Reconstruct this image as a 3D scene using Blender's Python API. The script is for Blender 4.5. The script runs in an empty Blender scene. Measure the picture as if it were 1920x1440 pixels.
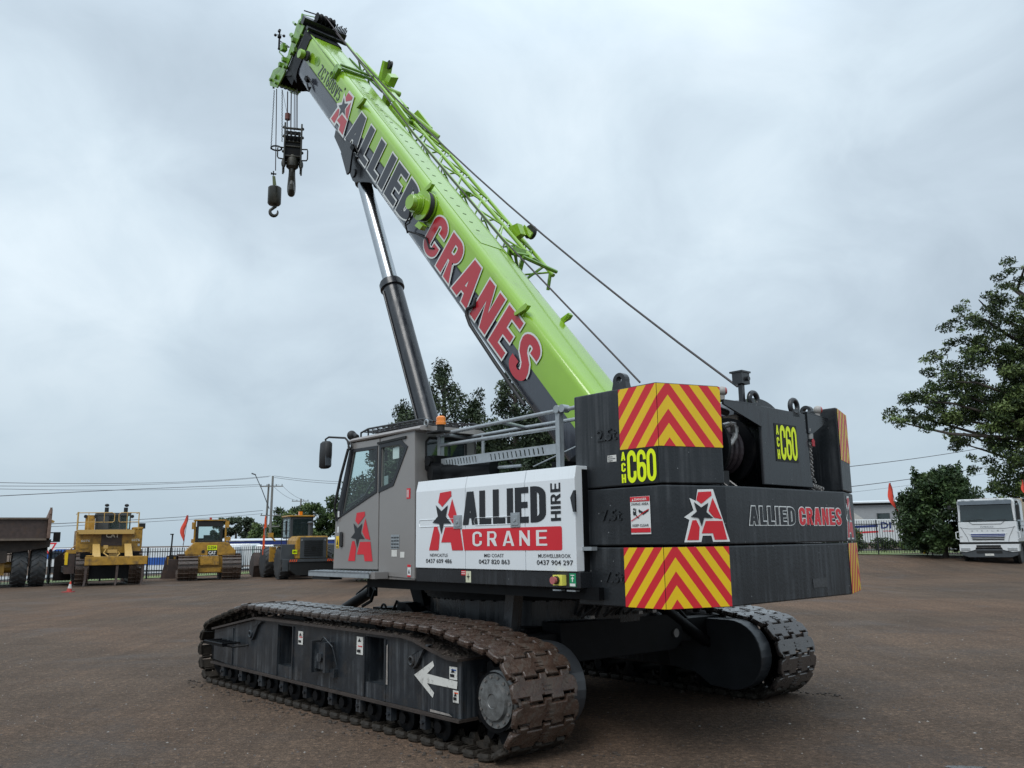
import bpy, math, random
import numpy as np
from mathutils import Vector, Matrix
from mathutils.geometry import tessellate_polygon

SC = bpy.context.scene
COL = SC.collection
rad = math.radians
random.seed(7)
RNG = np.random.default_rng(11)

# ---------------------------------------------------------------- camera
PITCH, ROLL, FPX = 0.1825, -0.0139, 1591.3
def _cam_axes():
    cp, sp = math.cos(PITCH), math.sin(PITCH)
    fw = Vector((0, cp, sp)); up = Vector((0, -sp, cp)); ri = Vector((1, 0, 0))
    c, s = math.cos(ROLL), math.sin(ROLL)
    return c * ri + s * up, -s * ri + c * up, fw
_R, _U, _F = _cam_axes()
cam_d = bpy.data.cameras.new('camera')
cam = bpy.data.objects.new('camera', cam_d)
COL.objects.link(cam)
_m = Matrix.Identity(4)
for i in range(3):
    _m[i][0] = _R[i]; _m[i][1] = _U[i]; _m[i][2] = -_F[i]
_m.translation = Vector((0, 0, 1.75))
cam.matrix_world = _m
cam_d.sensor_width = 36.0
cam_d.lens = FPX / 1920 * 36
cam_d.clip_end = 3000
SC.camera = cam

# ---------------------------------------------------------------- world, sun, exposure
SUN_EL, SUN_AZ = rad(52), rad(-158)      # azimuth measured from +Y clockwise: behind the camera, a little left
w = bpy.data.worlds.new('World'); SC.world = w; w.use_nodes = True
nt = w.node_tree; N = nt.nodes; L = nt.links; N.clear()
out = N.new('ShaderNodeOutputWorld')
tc = N.new('ShaderNodeTexCoord')
sep = N.new('ShaderNodeSeparateXYZ'); L.new(tc.outputs['Generated'], sep.inputs[0])
def wmath(op, a, b=None, clamp=False):
    n = N.new('ShaderNodeMath'); n.operation = op; n.use_clamp = clamp
    for i, x in enumerate((a, b)):
        if x is None: continue
        if isinstance(x, (int, float)): n.inputs[i].default_value = x
        else: L.new(x, n.inputs[i])
    return n.outputs[0]
zz = wmath('ADD', wmath('MAXIMUM', sep.outputs['Z'], 0.0), 0.50)
comb = N.new('ShaderNodeCombineXYZ')
L.new(wmath('DIVIDE', sep.outputs['X'], zz), comb.inputs[0])
L.new(wmath('DIVIDE', sep.outputs['Y'], zz), comb.inputs[1])
def wnoise(scale, detail, rough, off, dist=0.0):
    mp = N.new('ShaderNodeMapping'); mp.inputs['Location'].default_value = off
    L.new(comb.outputs[0], mp.inputs['Vector'])
    n = N.new('ShaderNodeTexNoise'); n.inputs['Scale'].default_value = scale
    n.inputs['Detail'].default_value = detail; n.inputs['Roughness'].default_value = rough
    n.inputs['Distortion'].default_value = dist
    L.new(mp.outputs[0], n.inputs['Vector']); return n.outputs['Fac']
def wramp(src, stops):
    r = N.new('ShaderNodeValToRGB'); L.new(src, r.inputs[0])
    while len(r.color_ramp.elements) < len(stops): r.color_ramp.elements.new(0.5)
    for e, (p, c) in zip(r.color_ramp.elements, stops):
        e.position = p; e.color = (c[0], c[1], c[2], 1)
    return r.outputs[0]
def wmix(mode, fac, a, b):
    n = N.new('ShaderNodeMixRGB'); n.blend_type = mode
    for i, x in ((0, fac), (1, a), (2, b)):
        if isinstance(x, (int, float)): n.inputs[i].default_value = x
        elif isinstance(x, tuple): n.inputs[i].default_value = (x[0], x[1], x[2], 1)
        else: L.new(x, n.inputs[i])
    return n.outputs[0]
# cloud deck seen in perspective: broad blue grey banks with lighter breaks, finer wisps over them
big = wnoise(1.45, 3.0, 0.45, (3.1, 1.7, 0), 0.4)
fine = wnoise(4.6, 6.0, 0.55, (0.4, 5.0, 2.0), 0.5)
mixn = wmath('ADD', wmath('MULTIPLY', big, 0.68), wmath('MULTIPLY', fine, 0.32))
clouds = wramp(mixn, [(0.34, (0.365, 0.440, 0.512)), (0.455, (0.450, 0.535, 0.612)), (0.54, (0.535, 0.630, 0.705)), (0.64, (0.64, 0.730, 0.795))])
# low down the deck smooths out to a pale grey blue
low = wramp(sep.outputs['Z'], [(0.0, (1, 1, 1)), (0.26, (0, 0, 0))])
body = wmix('MIX', low, clouds, (0.395, 0.490, 0.565))
# an overcast sky grows brighter towards the zenith
zen = wramp(sep.outputs['Z'], [(0.0, (0.0,) * 3), (0.5, (0.10,) * 3), (1.0, (1.0,) * 3)])
zgain = wmath('ADD', wmath('MULTIPLY', zen, 1.25), 1.0)
body = wmix('MULTIPLY', 1.0, body, zgain)
# below the horizon: wet ground
below = wmath('LESS_THAN', sep.outputs['Z'], -0.01)
body = wmix('MIX', below, body, (0.09, 0.085, 0.08))
bg = N.new('ShaderNodeBackground'); bg.inputs['Strength'].default_value = 1.24
L.new(body, bg.inputs['Color'])
sky = N.new('ShaderNodeTexSky'); sky.sky_type = 'NISHITA'; sky.sun_disc = False
sky.sun_elevation = SUN_EL; sky.sun_rotation = SUN_AZ
bg2 = N.new('ShaderNodeBackground'); bg2.inputs['Strength'].default_value = 0.05
L.new(sky.outputs[0], bg2.inputs['Color'])
mx = N.new('ShaderNodeMixShader'); mx.inputs[0].default_value = 0.93
L.new(bg2.outputs[0], mx.inputs[1]); L.new(bg.outputs[0], mx.inputs[2])
L.new(mx.outputs[0], out.inputs['Surface'])

sd = bpy.data.lights.new('sun', 'SUN'); sd.energy = 1.5; sd.angle = rad(28); sd.color = (1.0, 0.975, 0.94)
so = bpy.data.objects.new('sun', sd); COL.objects.link(so)
_sdir = Vector((math.sin(SUN_AZ) * math.cos(SUN_EL), math.cos(SUN_AZ) * math.cos(SUN_EL), math.sin(SUN_EL)))
so.rotation_euler = _sdir.to_track_quat('Z', 'Y').to_euler()
so.location = _sdir * 60

SC.view_settings.view_transform = 'Standard'; SC.view_settings.look = 'None'
SC.view_settings.exposure = 0.0; SC.view_settings.gamma = 1.0; SC.view_settings.use_curve_mapping = False
SC.cycles.max_bounces = 6; SC.cycles.transparent_max_bounces = 24

# ---------------------------------------------------------------- materials
def mat(name, col, rough=0.5, metal=0.0, var=0.12, scale=3.0, bump=0.0, bscale=60.0, coat=0.0,
        streak=0.0, streakcol=None, dirt=None, dirtamt=0.5, dscale=4.0, rvar=0.12, spec=0.5, emit=None, drops=0.0):
    m = bpy.data.materials.new(name); m.use_nodes = True
    nt = m.node_tree; N = nt.nodes; L = nt.links
    p = N['Principled BSDF']
    tc = N.new('ShaderNodeTexCoord')
    def noise(sc, det=5, rg=0.6, mp=None):
        n = N.new('ShaderNodeTexNoise'); n.inputs['Scale'].default_value = sc
        n.inputs['Detail'].default_value = det; n.inputs['Roughness'].default_value = rg
        if mp:
            q = N.new('ShaderNodeMapping'); q.inputs['Scale'].default_value = mp
            L.new(tc.outputs['Object'], q.inputs[0]); L.new(q.outputs[0], n.inputs['Vector'])
        else: L.new(tc.outputs['Object'], n.inputs['Vector'])
        return n.outputs['Fac']
    def ramp(src, a, b, ca=(0, 0, 0), cb=(1, 1, 1)):
        r = N.new('ShaderNodeValToRGB'); L.new(src, r.inputs[0])
        r.color_ramp.elements[0].position = a; r.color_ramp.elements[1].position = b
        r.color_ramp.elements[0].color = (*ca, 1); r.color_ramp.elements[1].color = (*cb, 1)
        return r.outputs[0]
    def mix(fac, a, b, mode='MIX'):
        n = N.new('ShaderNodeMixRGB'); n.blend_type = mode
        for i, x in ((0, fac), (1, a), (2, b)):
            if isinstance(x, (int, float)): n.inputs[i].default_value = x
            elif isinstance(x, tuple): n.inputs[i].default_value = (*x, 1)
            else: L.new(x, n.inputs[i])
        return n.outputs[0]
    n1 = noise(scale)
    lo = tuple(c * (1 - var) for c in col); hi = tuple(min(1, c * (1 + var)) for c in col)
    c = ramp(n1, 0.3, 0.7, lo, hi)
    rfac = n1
    if streak > 0:
        s = ramp(noise(1.0, 6, 0.65, (16, 16, 0.55)), 0.47, 0.62)
        s2 = ramp(noise(2.3, 3, 0.5), 0.40, 0.60)
        sm = mix(1.0, s, s2, 'MULTIPLY')
        sc2 = streakcol if streakcol else tuple(min(1, x * 2.6 + 0.015) for x in col)
        q = N.new('ShaderNodeMath'); q.operation = 'MULTIPLY'; q.inputs[1].default_value = streak
        L.new(sm, q.inputs[0]); c = mix(q.outputs[0], c, sc2); rfac = sm
    if dirt:
        d = ramp(noise(dscale, 8, 0.7), 0.62 - 0.3 * dirtamt, 0.75 - 0.2 * dirtamt)
        q = N.new('ShaderNodeMath'); q.operation = 'MULTIPLY'; q.inputs[1].default_value = min(1, 0.4 + dirtamt)
        L.new(d, q.inputs[0]); c = mix(q.outputs[0], c, dirt); rfac = d
    if drops > 0:   # small spatter marks
        v = N.new('ShaderNodeTexVoronoi'); v.inputs['Scale'].default_value = 9.0
        L.new(tc.outputs['Object'], v.inputs['Vector'])
        d = ramp(v.outputs['Distance'], 0.035, 0.06, (1, 1, 1), (0, 0, 0))
        q = N.new('ShaderNodeMath'); q.operation = 'MULTIPLY'; q.inputs[1].default_value = drops
        L.new(d, q.inputs[0]); c = mix(q.outputs[0], c, (0.3, 0.31, 0.32))
    L.new(c, p.inputs['Base Color'])
    r = N.new('ShaderNodeMapRange'); L.new(rfac, r.inputs['Value'])
    r.inputs['To Min'].default_value = max(0.02, rough - rvar); r.inputs['To Max'].default_value = min(1, rough + rvar)
    L.new(r.outputs[0], p.inputs['Roughness'])
    p.inputs['Metallic'].default_value = metal
    p.inputs['Specular IOR Level'].default_value = spec
    p.inputs['Coat Weight'].default_value = coat; p.inputs['Coat Roughness'].default_value = 0.12
    if emit:
        p.inputs['Emission Color'].default_value = (*col, 1); p.inputs['Emission Strength'].default_value = emit
    if bump > 0:
        b = N.new('ShaderNodeBump'); b.inputs['Strength'].default_value = bump; b.inputs['Distance'].default_value = 0.02
        L.new(noise(bscale, 6, 0.6), b.inputs['Height']); L.new(b.outputs[0], p.inputs['Normal'])
    return m

def glass_mat(name, tint, glossy=0.12, thru=0.85):
    m = bpy.data.materials.new(name); m.use_nodes = True
    nt = m.node_tree; N = nt.nodes; L = nt.links; N.clear()
    o = N.new('ShaderNodeOutputMaterial'); t = N.new('ShaderNodeBsdfTransparent'); g = N.new('ShaderNodeBsdfGlossy')
    t.inputs[0].default_value = (*tint, 1); g.inputs['Roughness'].default_value = 0.03
    d = N.new('ShaderNodeBsdfDiffuse'); d.inputs[0].default_value = (tint[0] * .35, tint[1] * .4, tint[2] * .4, 1)
    lw = N.new('ShaderNodeLayerWeight'); lw.inputs[0].default_value = 0.5
    pw = N.new('ShaderNodeMath'); pw.operation = 'POWER'; pw.inputs[1].default_value = 3.0; L.new(lw.outputs['Facing'], pw.inputs[0])
    ad = N.new('ShaderNodeMath'); ad.operation = 'MULTIPLY_ADD'; ad.inputs[1].default_value = 0.6; ad.inputs[2].default_value = glossy; ad.use_clamp = True
    L.new(pw.outputs[0], ad.inputs[0])
    n = N.new('ShaderNodeTexNoise'); n.inputs['Scale'].default_value = 5
    mr = N.new('ShaderNodeMapRange'); mr.inputs['To Min'].default_value = (1 - thru) * .5; mr.inputs['To Max'].default_value = (1 - thru) * 1.5
    L.new(n.outputs['Fac'], mr.inputs['Value'])
    a = N.new('ShaderNodeMixShader'); L.new(mr.outputs[0], a.inputs[0]); L.new(t.outputs[0], a.inputs[1]); L.new(d.outputs[0], a.inputs[2])
    b = N.new('ShaderNodeMixShader'); L.new(ad.outputs[0], b.inputs[0]); L.new(a.outputs[0], b.inputs[1]); L.new(g.outputs[0], b.inputs[2])
    L.new(b.outputs[0], o.inputs[0]); return m

M = {}
M['green'] = mat('green_paint', (0.235, 0.43, 0.024), 0.28, var=0.07, scale=1.3, coat=0.6, streak=0.14, streakcol=(0.34, 0.50, 0.12), drops=0.3, dirt=(0.17, 0.27, 0.045), dirtamt=0.12, dscale=2.2, bump=0.2, bscale=1.6)
M['green_old'] = mat('green_paint_worn', (0.16, 0.33, 0.035), 0.35, var=0.25, scale=9, coat=0.3, dirt=(0.05, 0.07, 0.03), dirtamt=0.35, dscale=11)
M['black'] = mat('black_paint', (0.015, 0.017, 0.020), 0.36, var=0.15, scale=2.0, coat=0.10, streak=0.5, streakcol=(0.045, 0.048, 0.054), drops=0.5, bump=0.03, bscale=90)
M['black_cw'] = mat('black_cast_paint', (0.0135, 0.016, 0.019), 0.46, var=0.25, scale=1.6, streak=.8, streakcol=(0.055, 0.060, 0.066), drops=0.55, bump=0.10, bscale=45)
M['black_boom'] = mat('charcoal_boom_paint', (0.040, 0.045, 0.058), 0.30, var=0.1, scale=2.0, coat=0.5, streak=0.15, drops=0.35)
M['black_rough'] = mat('black_grimy_steel', (0.0045, 0.005, 0.006), 0.6, var=0.35, scale=8, dirt=(0.018, 0.015, 0.013), dirtamt=0.22, dscale=7, spec=0.15)
M['frame'] = mat('crawler_frame_paint', (0.018, 0.022, 0.027), 0.42, var=0.3, scale=3, streak=1.0, streakcol=(0.080, 0.088, 0.096), dirt=(0.036, 0.029, 0.024), dirtamt=0.34, dscale=5, bump=0.08, bscale=30)
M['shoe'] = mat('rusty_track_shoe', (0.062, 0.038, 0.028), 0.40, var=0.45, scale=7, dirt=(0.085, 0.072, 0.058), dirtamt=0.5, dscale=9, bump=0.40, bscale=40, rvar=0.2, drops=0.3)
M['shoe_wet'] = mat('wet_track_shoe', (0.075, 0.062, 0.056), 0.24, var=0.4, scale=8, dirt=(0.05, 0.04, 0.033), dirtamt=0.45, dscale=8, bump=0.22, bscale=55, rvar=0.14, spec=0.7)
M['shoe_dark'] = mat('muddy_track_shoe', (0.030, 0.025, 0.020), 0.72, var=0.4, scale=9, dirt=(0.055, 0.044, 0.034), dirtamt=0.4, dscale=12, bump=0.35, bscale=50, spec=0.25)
M['mud'] = mat('dried_mud', (0.060, 0.046, 0.036), 0.85, var=0.35, scale=20, bump=0.6, bscale=50)
M['ring_rust'] = mat('brown_flange', (0.040, 0.030, 0.025), 0.6, var=0.3, scale=10, bump=0.2)
M['white'] = mat('white_panel_paint', (0.74, 0.775, 0.80), 0.24, var=0.02, scale=1.2, coat=0.5, rvar=0.06, streak=0.10, streakcol=(0.60, 0.62, 0.63))
M['cab'] = mat('warm_grey_cab_paint', (0.235, 0.222, 0.212), 0.34, var=0.05, scale=2, coat=0.4, drops=0.5)
M['galv'] = mat('galvanised_steel', (0.33, 0.36, 0.38), 0.40, metal=0.35, var=0.15, scale=14)
M['chrome'] = mat('chrome_rod', (0.40, 0.42, 0.44), 0.27, metal=1.0, var=0.08, scale=6, rvar=0.05)
M['darkrust'] = mat('dark_rusty_underside', (0.030, 0.021, 0.016), 0.75, var=0.35, scale=5, dirt=(0.07, 0.045, 0.03), dirtamt=0.25)
M['steel'] = mat('bare_steel', (0.30, 0.29, 0.28), 0.35, metal=0.7, var=0.25, scale=12)
M['cast'] = mat('worn_grey_casting', (0.125, 0.13, 0.13), 0.38, var=0.45, scale=11, dirt=(0.05, 0.045, 0.04), dirtamt=0.35, dscale=14, bump=0.15)
M['rope'] = mat('dark_wire_rope', (0.030, 0.020, 0.024), 0.55, var=0.3, scale=60)
M['hook'] = mat('hook_olive_black', (0.030, 0.030, 0.022), 0.42, var=0.4, scale=9, dirt=(0.07, 0.065, 0.05), dirtamt=0.3)
M['rubber'] = mat('black_rubber', (0.018, 0.018, 0.019), 0.6, var=0.2, scale=8)
M['tyre'] = mat('old_tyre', (0.040, 0.043, 0.046), 0.75, var=0.3, scale=6, dirt=(0.075, 0.065, 0.055), dirtamt=0.35, bump=0.2, bscale=20)
M['red'] = mat('red_film', (0.62, 0.018, 0.030), 0.34, var=0.04, rvar=0.05)
M['redboom'] = mat('red_boom_film', (0.43, 0.018, 0.030), 0.30, var=0.05, rvar=0.05, coat=0.3)
M['yellow'] = mat('yellow_film', (0.80, 0.52, 0.010), 0.34, var=0.05, rvar=0.05, streak=0.06, streakcol=(0.45, 0.3, 0.05))
M['hivis'] = mat('fluorescent_yellow_film', (0.80, 0.95, 0.0), 0.4, var=0.02)
M['ltxt'] = mat('pale_outline_film', (0.66, 0.68, 0.66), 0.38, var=0.03)
M['dtxt'] = mat('dark_letter_film', (0.030, 0.033, 0.042), 0.32, var=0.06)
M['ktxt'] = mat('black_letter_film', (0.010, 0.011, 0.014), 0.34, var=0.05)
M['ktxt2'] = mat('matt_black_backing', (0.008, 0.009, 0.009), 0.6, var=0.05)
M['wfilm'] = mat('white_film', (0.74, 0.75, 0.74), 0.4, var=0.04)
M['wworn'] = mat('worn_white_paint', (0.66, 0.65, 0.61), 0.55, var=0.1, dirt=(0.10, 0.09, 0.08), dirtamt=0.28, dscale=16)
M['gfilm'] = mat('green_sign_film', (0.01, 0.27, 0.12), 0.4, var=0.04)
M['ctgy'] = mat('dozer_yellow', (0.40, 0.215, 0.028), 0.5, var=0.25, scale=4, dirt=(0.10, 0.065, 0.035), dirtamt=0.42, dscale=3)
M['ctgy2'] = mat('pale_dozer_yellow', (0.52, 0.33, 0.10), 0.5, var=0.1, scale=4, dirt=(0.3, 0.19, 0.08), dirtamt=0.3)
M['rustbrown'] = mat('rusty_brown_steel', (0.055, 0.036, 0.030), 0.7, var=0.3, scale=6, dirt=(0.10, 0.06, 0.04), dirtamt=0.3)
M['rustpale'] = mat('pale_rust', (0.20, 0.13, 0.10), 0.7, var=0.3, scale=6)
M['dkgrey'] = mat('dark_grey_guard', (0.055, 0.062, 0.068), 0.5, var=0.15)
M['truckwhite'] = mat('truck_white', (0.66, 0.68, 0.69), 0.3, var=0.05, coat=0.5, dirt=(0.42, 0.40, 0.37), dirtamt=0.15)
M['navy'] = mat('navy_paint', (0.012, 0.03, 0.16), 0.4, var=0.1)
M['blue'] = mat('blue_paint', (0.02, 0.09, 0.35), 0.35, var=0.1)
M['orange'] = mat('orange_film', (0.80, 0.10, 0.02), 0.5, var=0.05)
M['flagred'] = mat('faded_red_flag', (0.70, 0.07, 0.04), 0.7, var=0.12)
M['amber'] = mat('amber_lens', (0.80, 0.22, 0.01), 0.2, var=0.05, coat=0.6)
M['lens'] = mat('red_lens', (0.35, 0.03, 0.03), 0.2, var=0.05, coat=0.6)
M['lamp'] = mat('headlamp_lens', (0.55, 0.57, 0.58), 0.12, metal=0.6, var=0.2, scale=30)
M['pole'] = mat('weathered_timber_pole', (0.17, 0.165, 0.15), 0.8, var=0.15, scale=6)
M['fence'] = mat('black_fence_paint', (0.012, 0.013, 0.018), 0.5, var=0.1)
M['shed'] = mat('grey_cladding', (0.30, 0.315, 0.33), 0.6, var=0.06)
M['shedl'] = mat('pale_cladding', (0.46, 0.46, 0.44), 0.6, var=0.05)
M['whitewall'] = mat('white_cladding', (0.62, 0.65, 0.67), 0.5, var=0.05)
M['trunk'] = mat('bark', (0.055, 0.045, 0.038), 0.85, var=0.3, scale=8, bump=0.4, bscale=20)
M['glass'] = glass_mat('tinted_green_glass', (0.86, 0.955, 0.94), 0.015, 0.965)
M['glass_dark'] = glass_mat('dark_glass', (0.22, 0.30, 0.31), 0.08, 0.78)
M['mirror'] = mat('mirror_glass', (0.06, 0.07, 0.08), 0.12, var=0.1, spec=0.8)

# ---------------------------------------------------------------- mesh helpers
class MB:
    def __init__(s): s.v = []; s.f = []; s.m = []
    def add(s, vs, fs, mi=0):
        o = len(s.v); s.v += [tuple(p) for p in vs]
        for f in fs: s.f.append(tuple(i + o for i in f)); s.m.append(mi)
        return s
    def box(s, x0, x1, y0, y1, z0, z1, mi=0):
        return s.hexa([(x0, y0, z0), (x1, y0, z0), (x1, y1, z0), (x0, y1, z0), (x0, y0, z1), (x1, y0, z1), (x1, y1, z1), (x0, y1, z1)], mi)
    def hexa(s, p, mi=0):
        return s.add(p, [(0, 3, 2, 1), (4, 5, 6, 7), (0, 1, 5, 4), (1, 2, 6, 5), (2, 3, 7, 6), (3, 0, 4, 7)], mi)
    def prism(s, poly, fr, d0, d1, holes=(), mi=0):
        """polygon in the frame's plane, thickened from d0 to d1 along its normal"""
        loops = [list(poly)] + [list(h) for h in holes]
        flat = [p for l in loops for p in l]
        tris = tessellate_polygon([[Vector((p[0], p[1], 0)) for p in l] for l in loops])
        n = len(flat)
        vs = [fr(p[0], p[1], d0) for p in flat] + [fr(p[0], p[1], d1) for p in flat]
        fs = []
        for t in tris:
            a, b, c = [flat[i] for i in t]
            cr = (b[0] - a[0]) * (c[1] - a[1]) - (b[1] - a[1]) * (c[0] - a[0])
            if abs(cr) < 1e-12: continue
            t = tuple(t) if cr > 0 else tuple(reversed(t))
            fs.append(tuple(i + n for i in t)); fs.append(tuple(reversed(t)))
        o = 0
        for k, l in enumerate(loops):
            ar = sum(l[i][0] * l[(i + 1) % len(l)][1] - l[(i + 1) % len(l)][0] * l[i][1] for i in range(len(l)))
            ccw = (ar > 0) == (k == 0)
            for i in range(len(l)):
                a, b = o + i, o + (i + 1) % len(l)
                fs.append((a, b, b + n, a + n) if ccw else (b, a, a + n, b + n))
            o += len(l)
        return s.add(vs, fs, mi)
    def sheet(s, poly, fr, d, holes=(), mi=0):
        loops = [list(poly)] + [list(h) for h in holes]
        flat = [p for l in loops for p in l]
        fs = []
        for t in tessellate_polygon([[Vector((p[0], p[1], 0)) for p in l] for l in loops]):
            a, b, c = [flat[i] for i in t]
            cr = (b[0] - a[0]) * (c[1] - a[1]) - (b[1] - a[1]) * (c[0] - a[0])
            if abs(cr) < 1e-12: continue
            fs.append(tuple(t) if cr > 0 else tuple(reversed(t)))
        return s.add([fr(p[0], p[1], d) for p in flat], fs, mi)
    def tube(s, pts, r, n=8, closed=False, mi=0, r1=None):
        pts = [Vector(p) for p in pts]; k = len(pts); vs = []; up = None
        for i, p in enumerate(pts):
            a = pts[(i - 1) % k] if (closed or i > 0) else p
            b = pts[(i + 1) % k] if (closed or i < k - 1) else p
            d = (b - a).normalized()
            if up is None:
                up = Vector((0, 0, 1)) if abs(d.z) < 0.9 else Vector((1, 0, 0))
            x = d.cross(up).normalized(); up = x.cross(d).normalized()
            rr = r if r1 is None else r + (r1 - r) * i / max(1, k - 1)
            for j in range(n):
                an = 2 * math.pi * j / n
                vs.append(p + x * math.cos(an) * rr + up * math.sin(an) * rr)
        fs = []
        for i in range(k if closed else k - 1):
            i2 = (i + 1) % k
            for j in range(n):
                j2 = (j + 1) % n
                fs.append((i * n + j, i * n + j2, i2 * n + j2, i2 * n + j))
        if not closed:
            fs.append(tuple(reversed(range(n)))); fs.append(tuple((k - 1) * n + j for j in range(n)))
        return s.add(vs, [tuple(reversed(f)) for f in fs], mi)
    def cyl(s, p0, p1, r, n=20, r1=None, mi=0): return s.tube([p0, p1], r, n, mi=mi, r1=r1)
    def lathe(s, prof, o, ax, n=24, mi=0):
        o = Vector(o); ax = Vector(ax).normalized()
        t = Vector((0, 0, 1)) if abs(ax.z) < 0.9 else Vector((1, 0, 0))
        x = ax.cross(t).normalized(); y = ax.cross(x)
        vs = []
        for r, h in prof:
            for j in range(n):
                a = 2 * math.pi * j / n
                vs.append(o + ax * h + x * (r * math.cos(a)) + y * (r * math.sin(a)))
        fs = []
        for i in range(len(prof) - 1):
            for j in range(n):
                j2 = (j + 1) % n
                fs.append((i * n + j, i * n + j2, (i + 1) * n + j2, (i + 1) * n + j))
        if prof[0][0] > 1e-6: fs.append(tuple(reversed(range(n))))
        if prof[-1][0] > 1e-6: fs.append(tuple((len(prof) - 1) * n + j for j in range(n)))
        return s.add(vs, fs, mi)
    def torus(s, o, ax, R, r, n=24, m=8, mi=0, a0=0.0, a1=2 * math.pi):
        o = Vector(o); ax = Vector(ax).normalized()
        t = Vector((0, 0, 1)) if abs(ax.z) < 0.9 else Vector((1, 0, 0))
        x = ax.cross(t).normalized(); y = ax.cross(x)
        full = abs(a1 - a0 - 2 * math.pi) < 1e-6
        k = n if full else n + 1
        pts = [o + x * R * math.cos(a0 + (a1 - a0) * i / n) + y * R * math.sin(a0 + (a1 - a0) * i / n) for i in range(k)]
        return s.tube(pts, r, m, closed=full, mi=mi)
    def ball(s, o, r, n=10, mi=0, sq=(1, 1, 1)):
        o = Vector(o); vs = []; fs = []
        for i in range(n + 1):
            a = math.pi * i / n
            for j in range(n * 2):
                b = math.pi * j / n
                vs.append((o.x + sq[0] * r * math.sin(a) * math.cos(b), o.y + sq[1] * r * math.sin(a) * math.sin(b), o.z + sq[2] * r * math.cos(a)))
        for i in range(n):
            for j in range(n * 2):
                j2 = (j + 1) % (n * 2)
                fs.append((i * 2 * n + j, (i + 1) * 2 * n + j, (i + 1) * 2 * n + j2, i * 2 * n + j2))
        return s.add(vs, fs, mi)
    def loft(s, secs, mi=0, caps=True):
        n = len(secs[0]); vs = [p for sec in secs for p in sec]; fs = []
        for i in range(len(secs) - 1):
            for j in range(n):
                j2 = (j + 1) % n
                fs.append((i * n + j, i * n + j2, (i + 1) * n + j2, (i + 1) * n + j))
        if caps:
            fs.append(tuple(reversed(range(n)))); fs.append(tuple((len(secs) - 1) * n + j for j in range(n)))
        return s.add(vs, fs, mi)
    def mesh(s, name, mats):
        me = bpy.data.meshes.new(name)
        me.from_pydata(s.v, [], s.f); me.validate()
        for m in (mats if isinstance(mats, (list, tuple)) else [mats]): me.materials.append(M[m] if isinstance(m, str) else m)
        if len(me.materials) > 1 and len(me.polygons) == len(s.m):
            me.polygons.foreach_set('material_index', s.m)
        me.update(); return me

def obj(name, mb, mats, parent=None, label=None, smooth=None, bev=0.0, loc=None, kind=None, fixn=True):
    me = mb.mesh(name, mats) if isinstance(mb, MB) else mb
    o = bpy.data.objects.new(name, me); COL.objects.link(o)
    if isinstance(mb, MB) and fixn:
        import bmesh
        bm = bmesh.new(); bm.from_mesh(me); bmesh.ops.recalc_face_normals(bm, faces=bm.faces); bm.to_mesh(me); bm.free()
    if parent: o.parent = parent
    if loc: o.location = loc
    if label: o['label'] = label
    if kind: o['kind'] = kind
    if smooth:
        me.polygons.foreach_set('use_smooth', [True] * len(me.polygons))
        try: me.set_sharp_from_angle(angle=rad(smooth if smooth is not True else 40))
        except Exception: pass
    if bev > 0:
        b = o.modifiers.new('bevel', 'BEVEL'); b.width = bev; b.segments = 2; b.limit_method = 'ANGLE'; b.angle_limit = rad(40)
        b.harden_normals = False
    return o
def thing(name, label, cat, loc=(0, 0, 0), rz=0.0, group=None):
    o = bpy.data.objects.new(name, None); COL.objects.link(o); o.empty_display_size = 0.2
    o.location = loc; o.rotation_euler = (0, 0, rz); o['label'] = label; o['category'] = cat
    if group: o['group'] = group
    return o
def tag(o, label, cat, group=None):
    o['label'] = label; o['category'] = cat
    if group: o['group'] = group
    return o
def copytree(o, parent=None):
    c = o.copy(); COL.objects.link(c)
    if parent: c.parent = parent
    for ch in list(o.children): copytree(ch, c)
    return c

class Fr:
    """plane frame: f(u, v, d) = o + u*U + v*V + d*N"""
    def __init__(s, o, u, v):
        s.o = Vector(o); s.u = Vector(u).normalized(); s.v = Vector(v).normalized(); s.n = s.u.cross(s.v).normalized()
    def __call__(s, u, v, d=0.0): return s.o + s.u * u + s.v * v + s.n * d

# ---------------------------------------------------------------- lettering
def arc(cx, cy, rx, ry, a0, a1, n=8):
    return [(cx + rx * math.cos(rad(a0 + (a1 - a0) * i / n)), cy + ry * math.sin(rad(a0 + (a1 - a0) * i / n))) for i in range(n + 1)]
def stroke_path(path, t):
    h = t / 2; Lp = []; Rp = []
    for i, p in enumerate(path):
        a = path[max(0, i - 1)]; b = path[min(len(path) - 1, i + 1)]
        if i > 0 and i < len(path) - 1:
            d1 = Vector((p[0] - a[0], p[1] - a[1])).normalized(); d2 = Vector((b[0] - p[0], b[1] - p[1])).normalized()
            n1 = Vector((-d1.y, d1.x)); n2 = Vector((-d2.y, d2.x)); nn = (n1 + n2).normalized()
            k = h / max(0.4, nn.dot(n1))
        else:
            d = Vector((b[0] - a[0], b[1] - a[1])).normalized(); nn = Vector((-d.y, d.x)); k = h
        Lp.append((p[0] + nn.x * k, p[1] + nn.y * k)); Rp.append((p[0] - nn.x * k, p[1] - nn.y * k))
    return Lp + Rp[::-1]
def stad(x0, x1, y0, y1, ry, n=6):
    cx = (x0 + x1) / 2; rx = (x1 - x0) / 2
    return arc(cx, y1 - ry, rx, ry, 0, 180, n * 2) + arc(cx, y0 + ry, rx, ry, 180, 360, n * 2)
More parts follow.
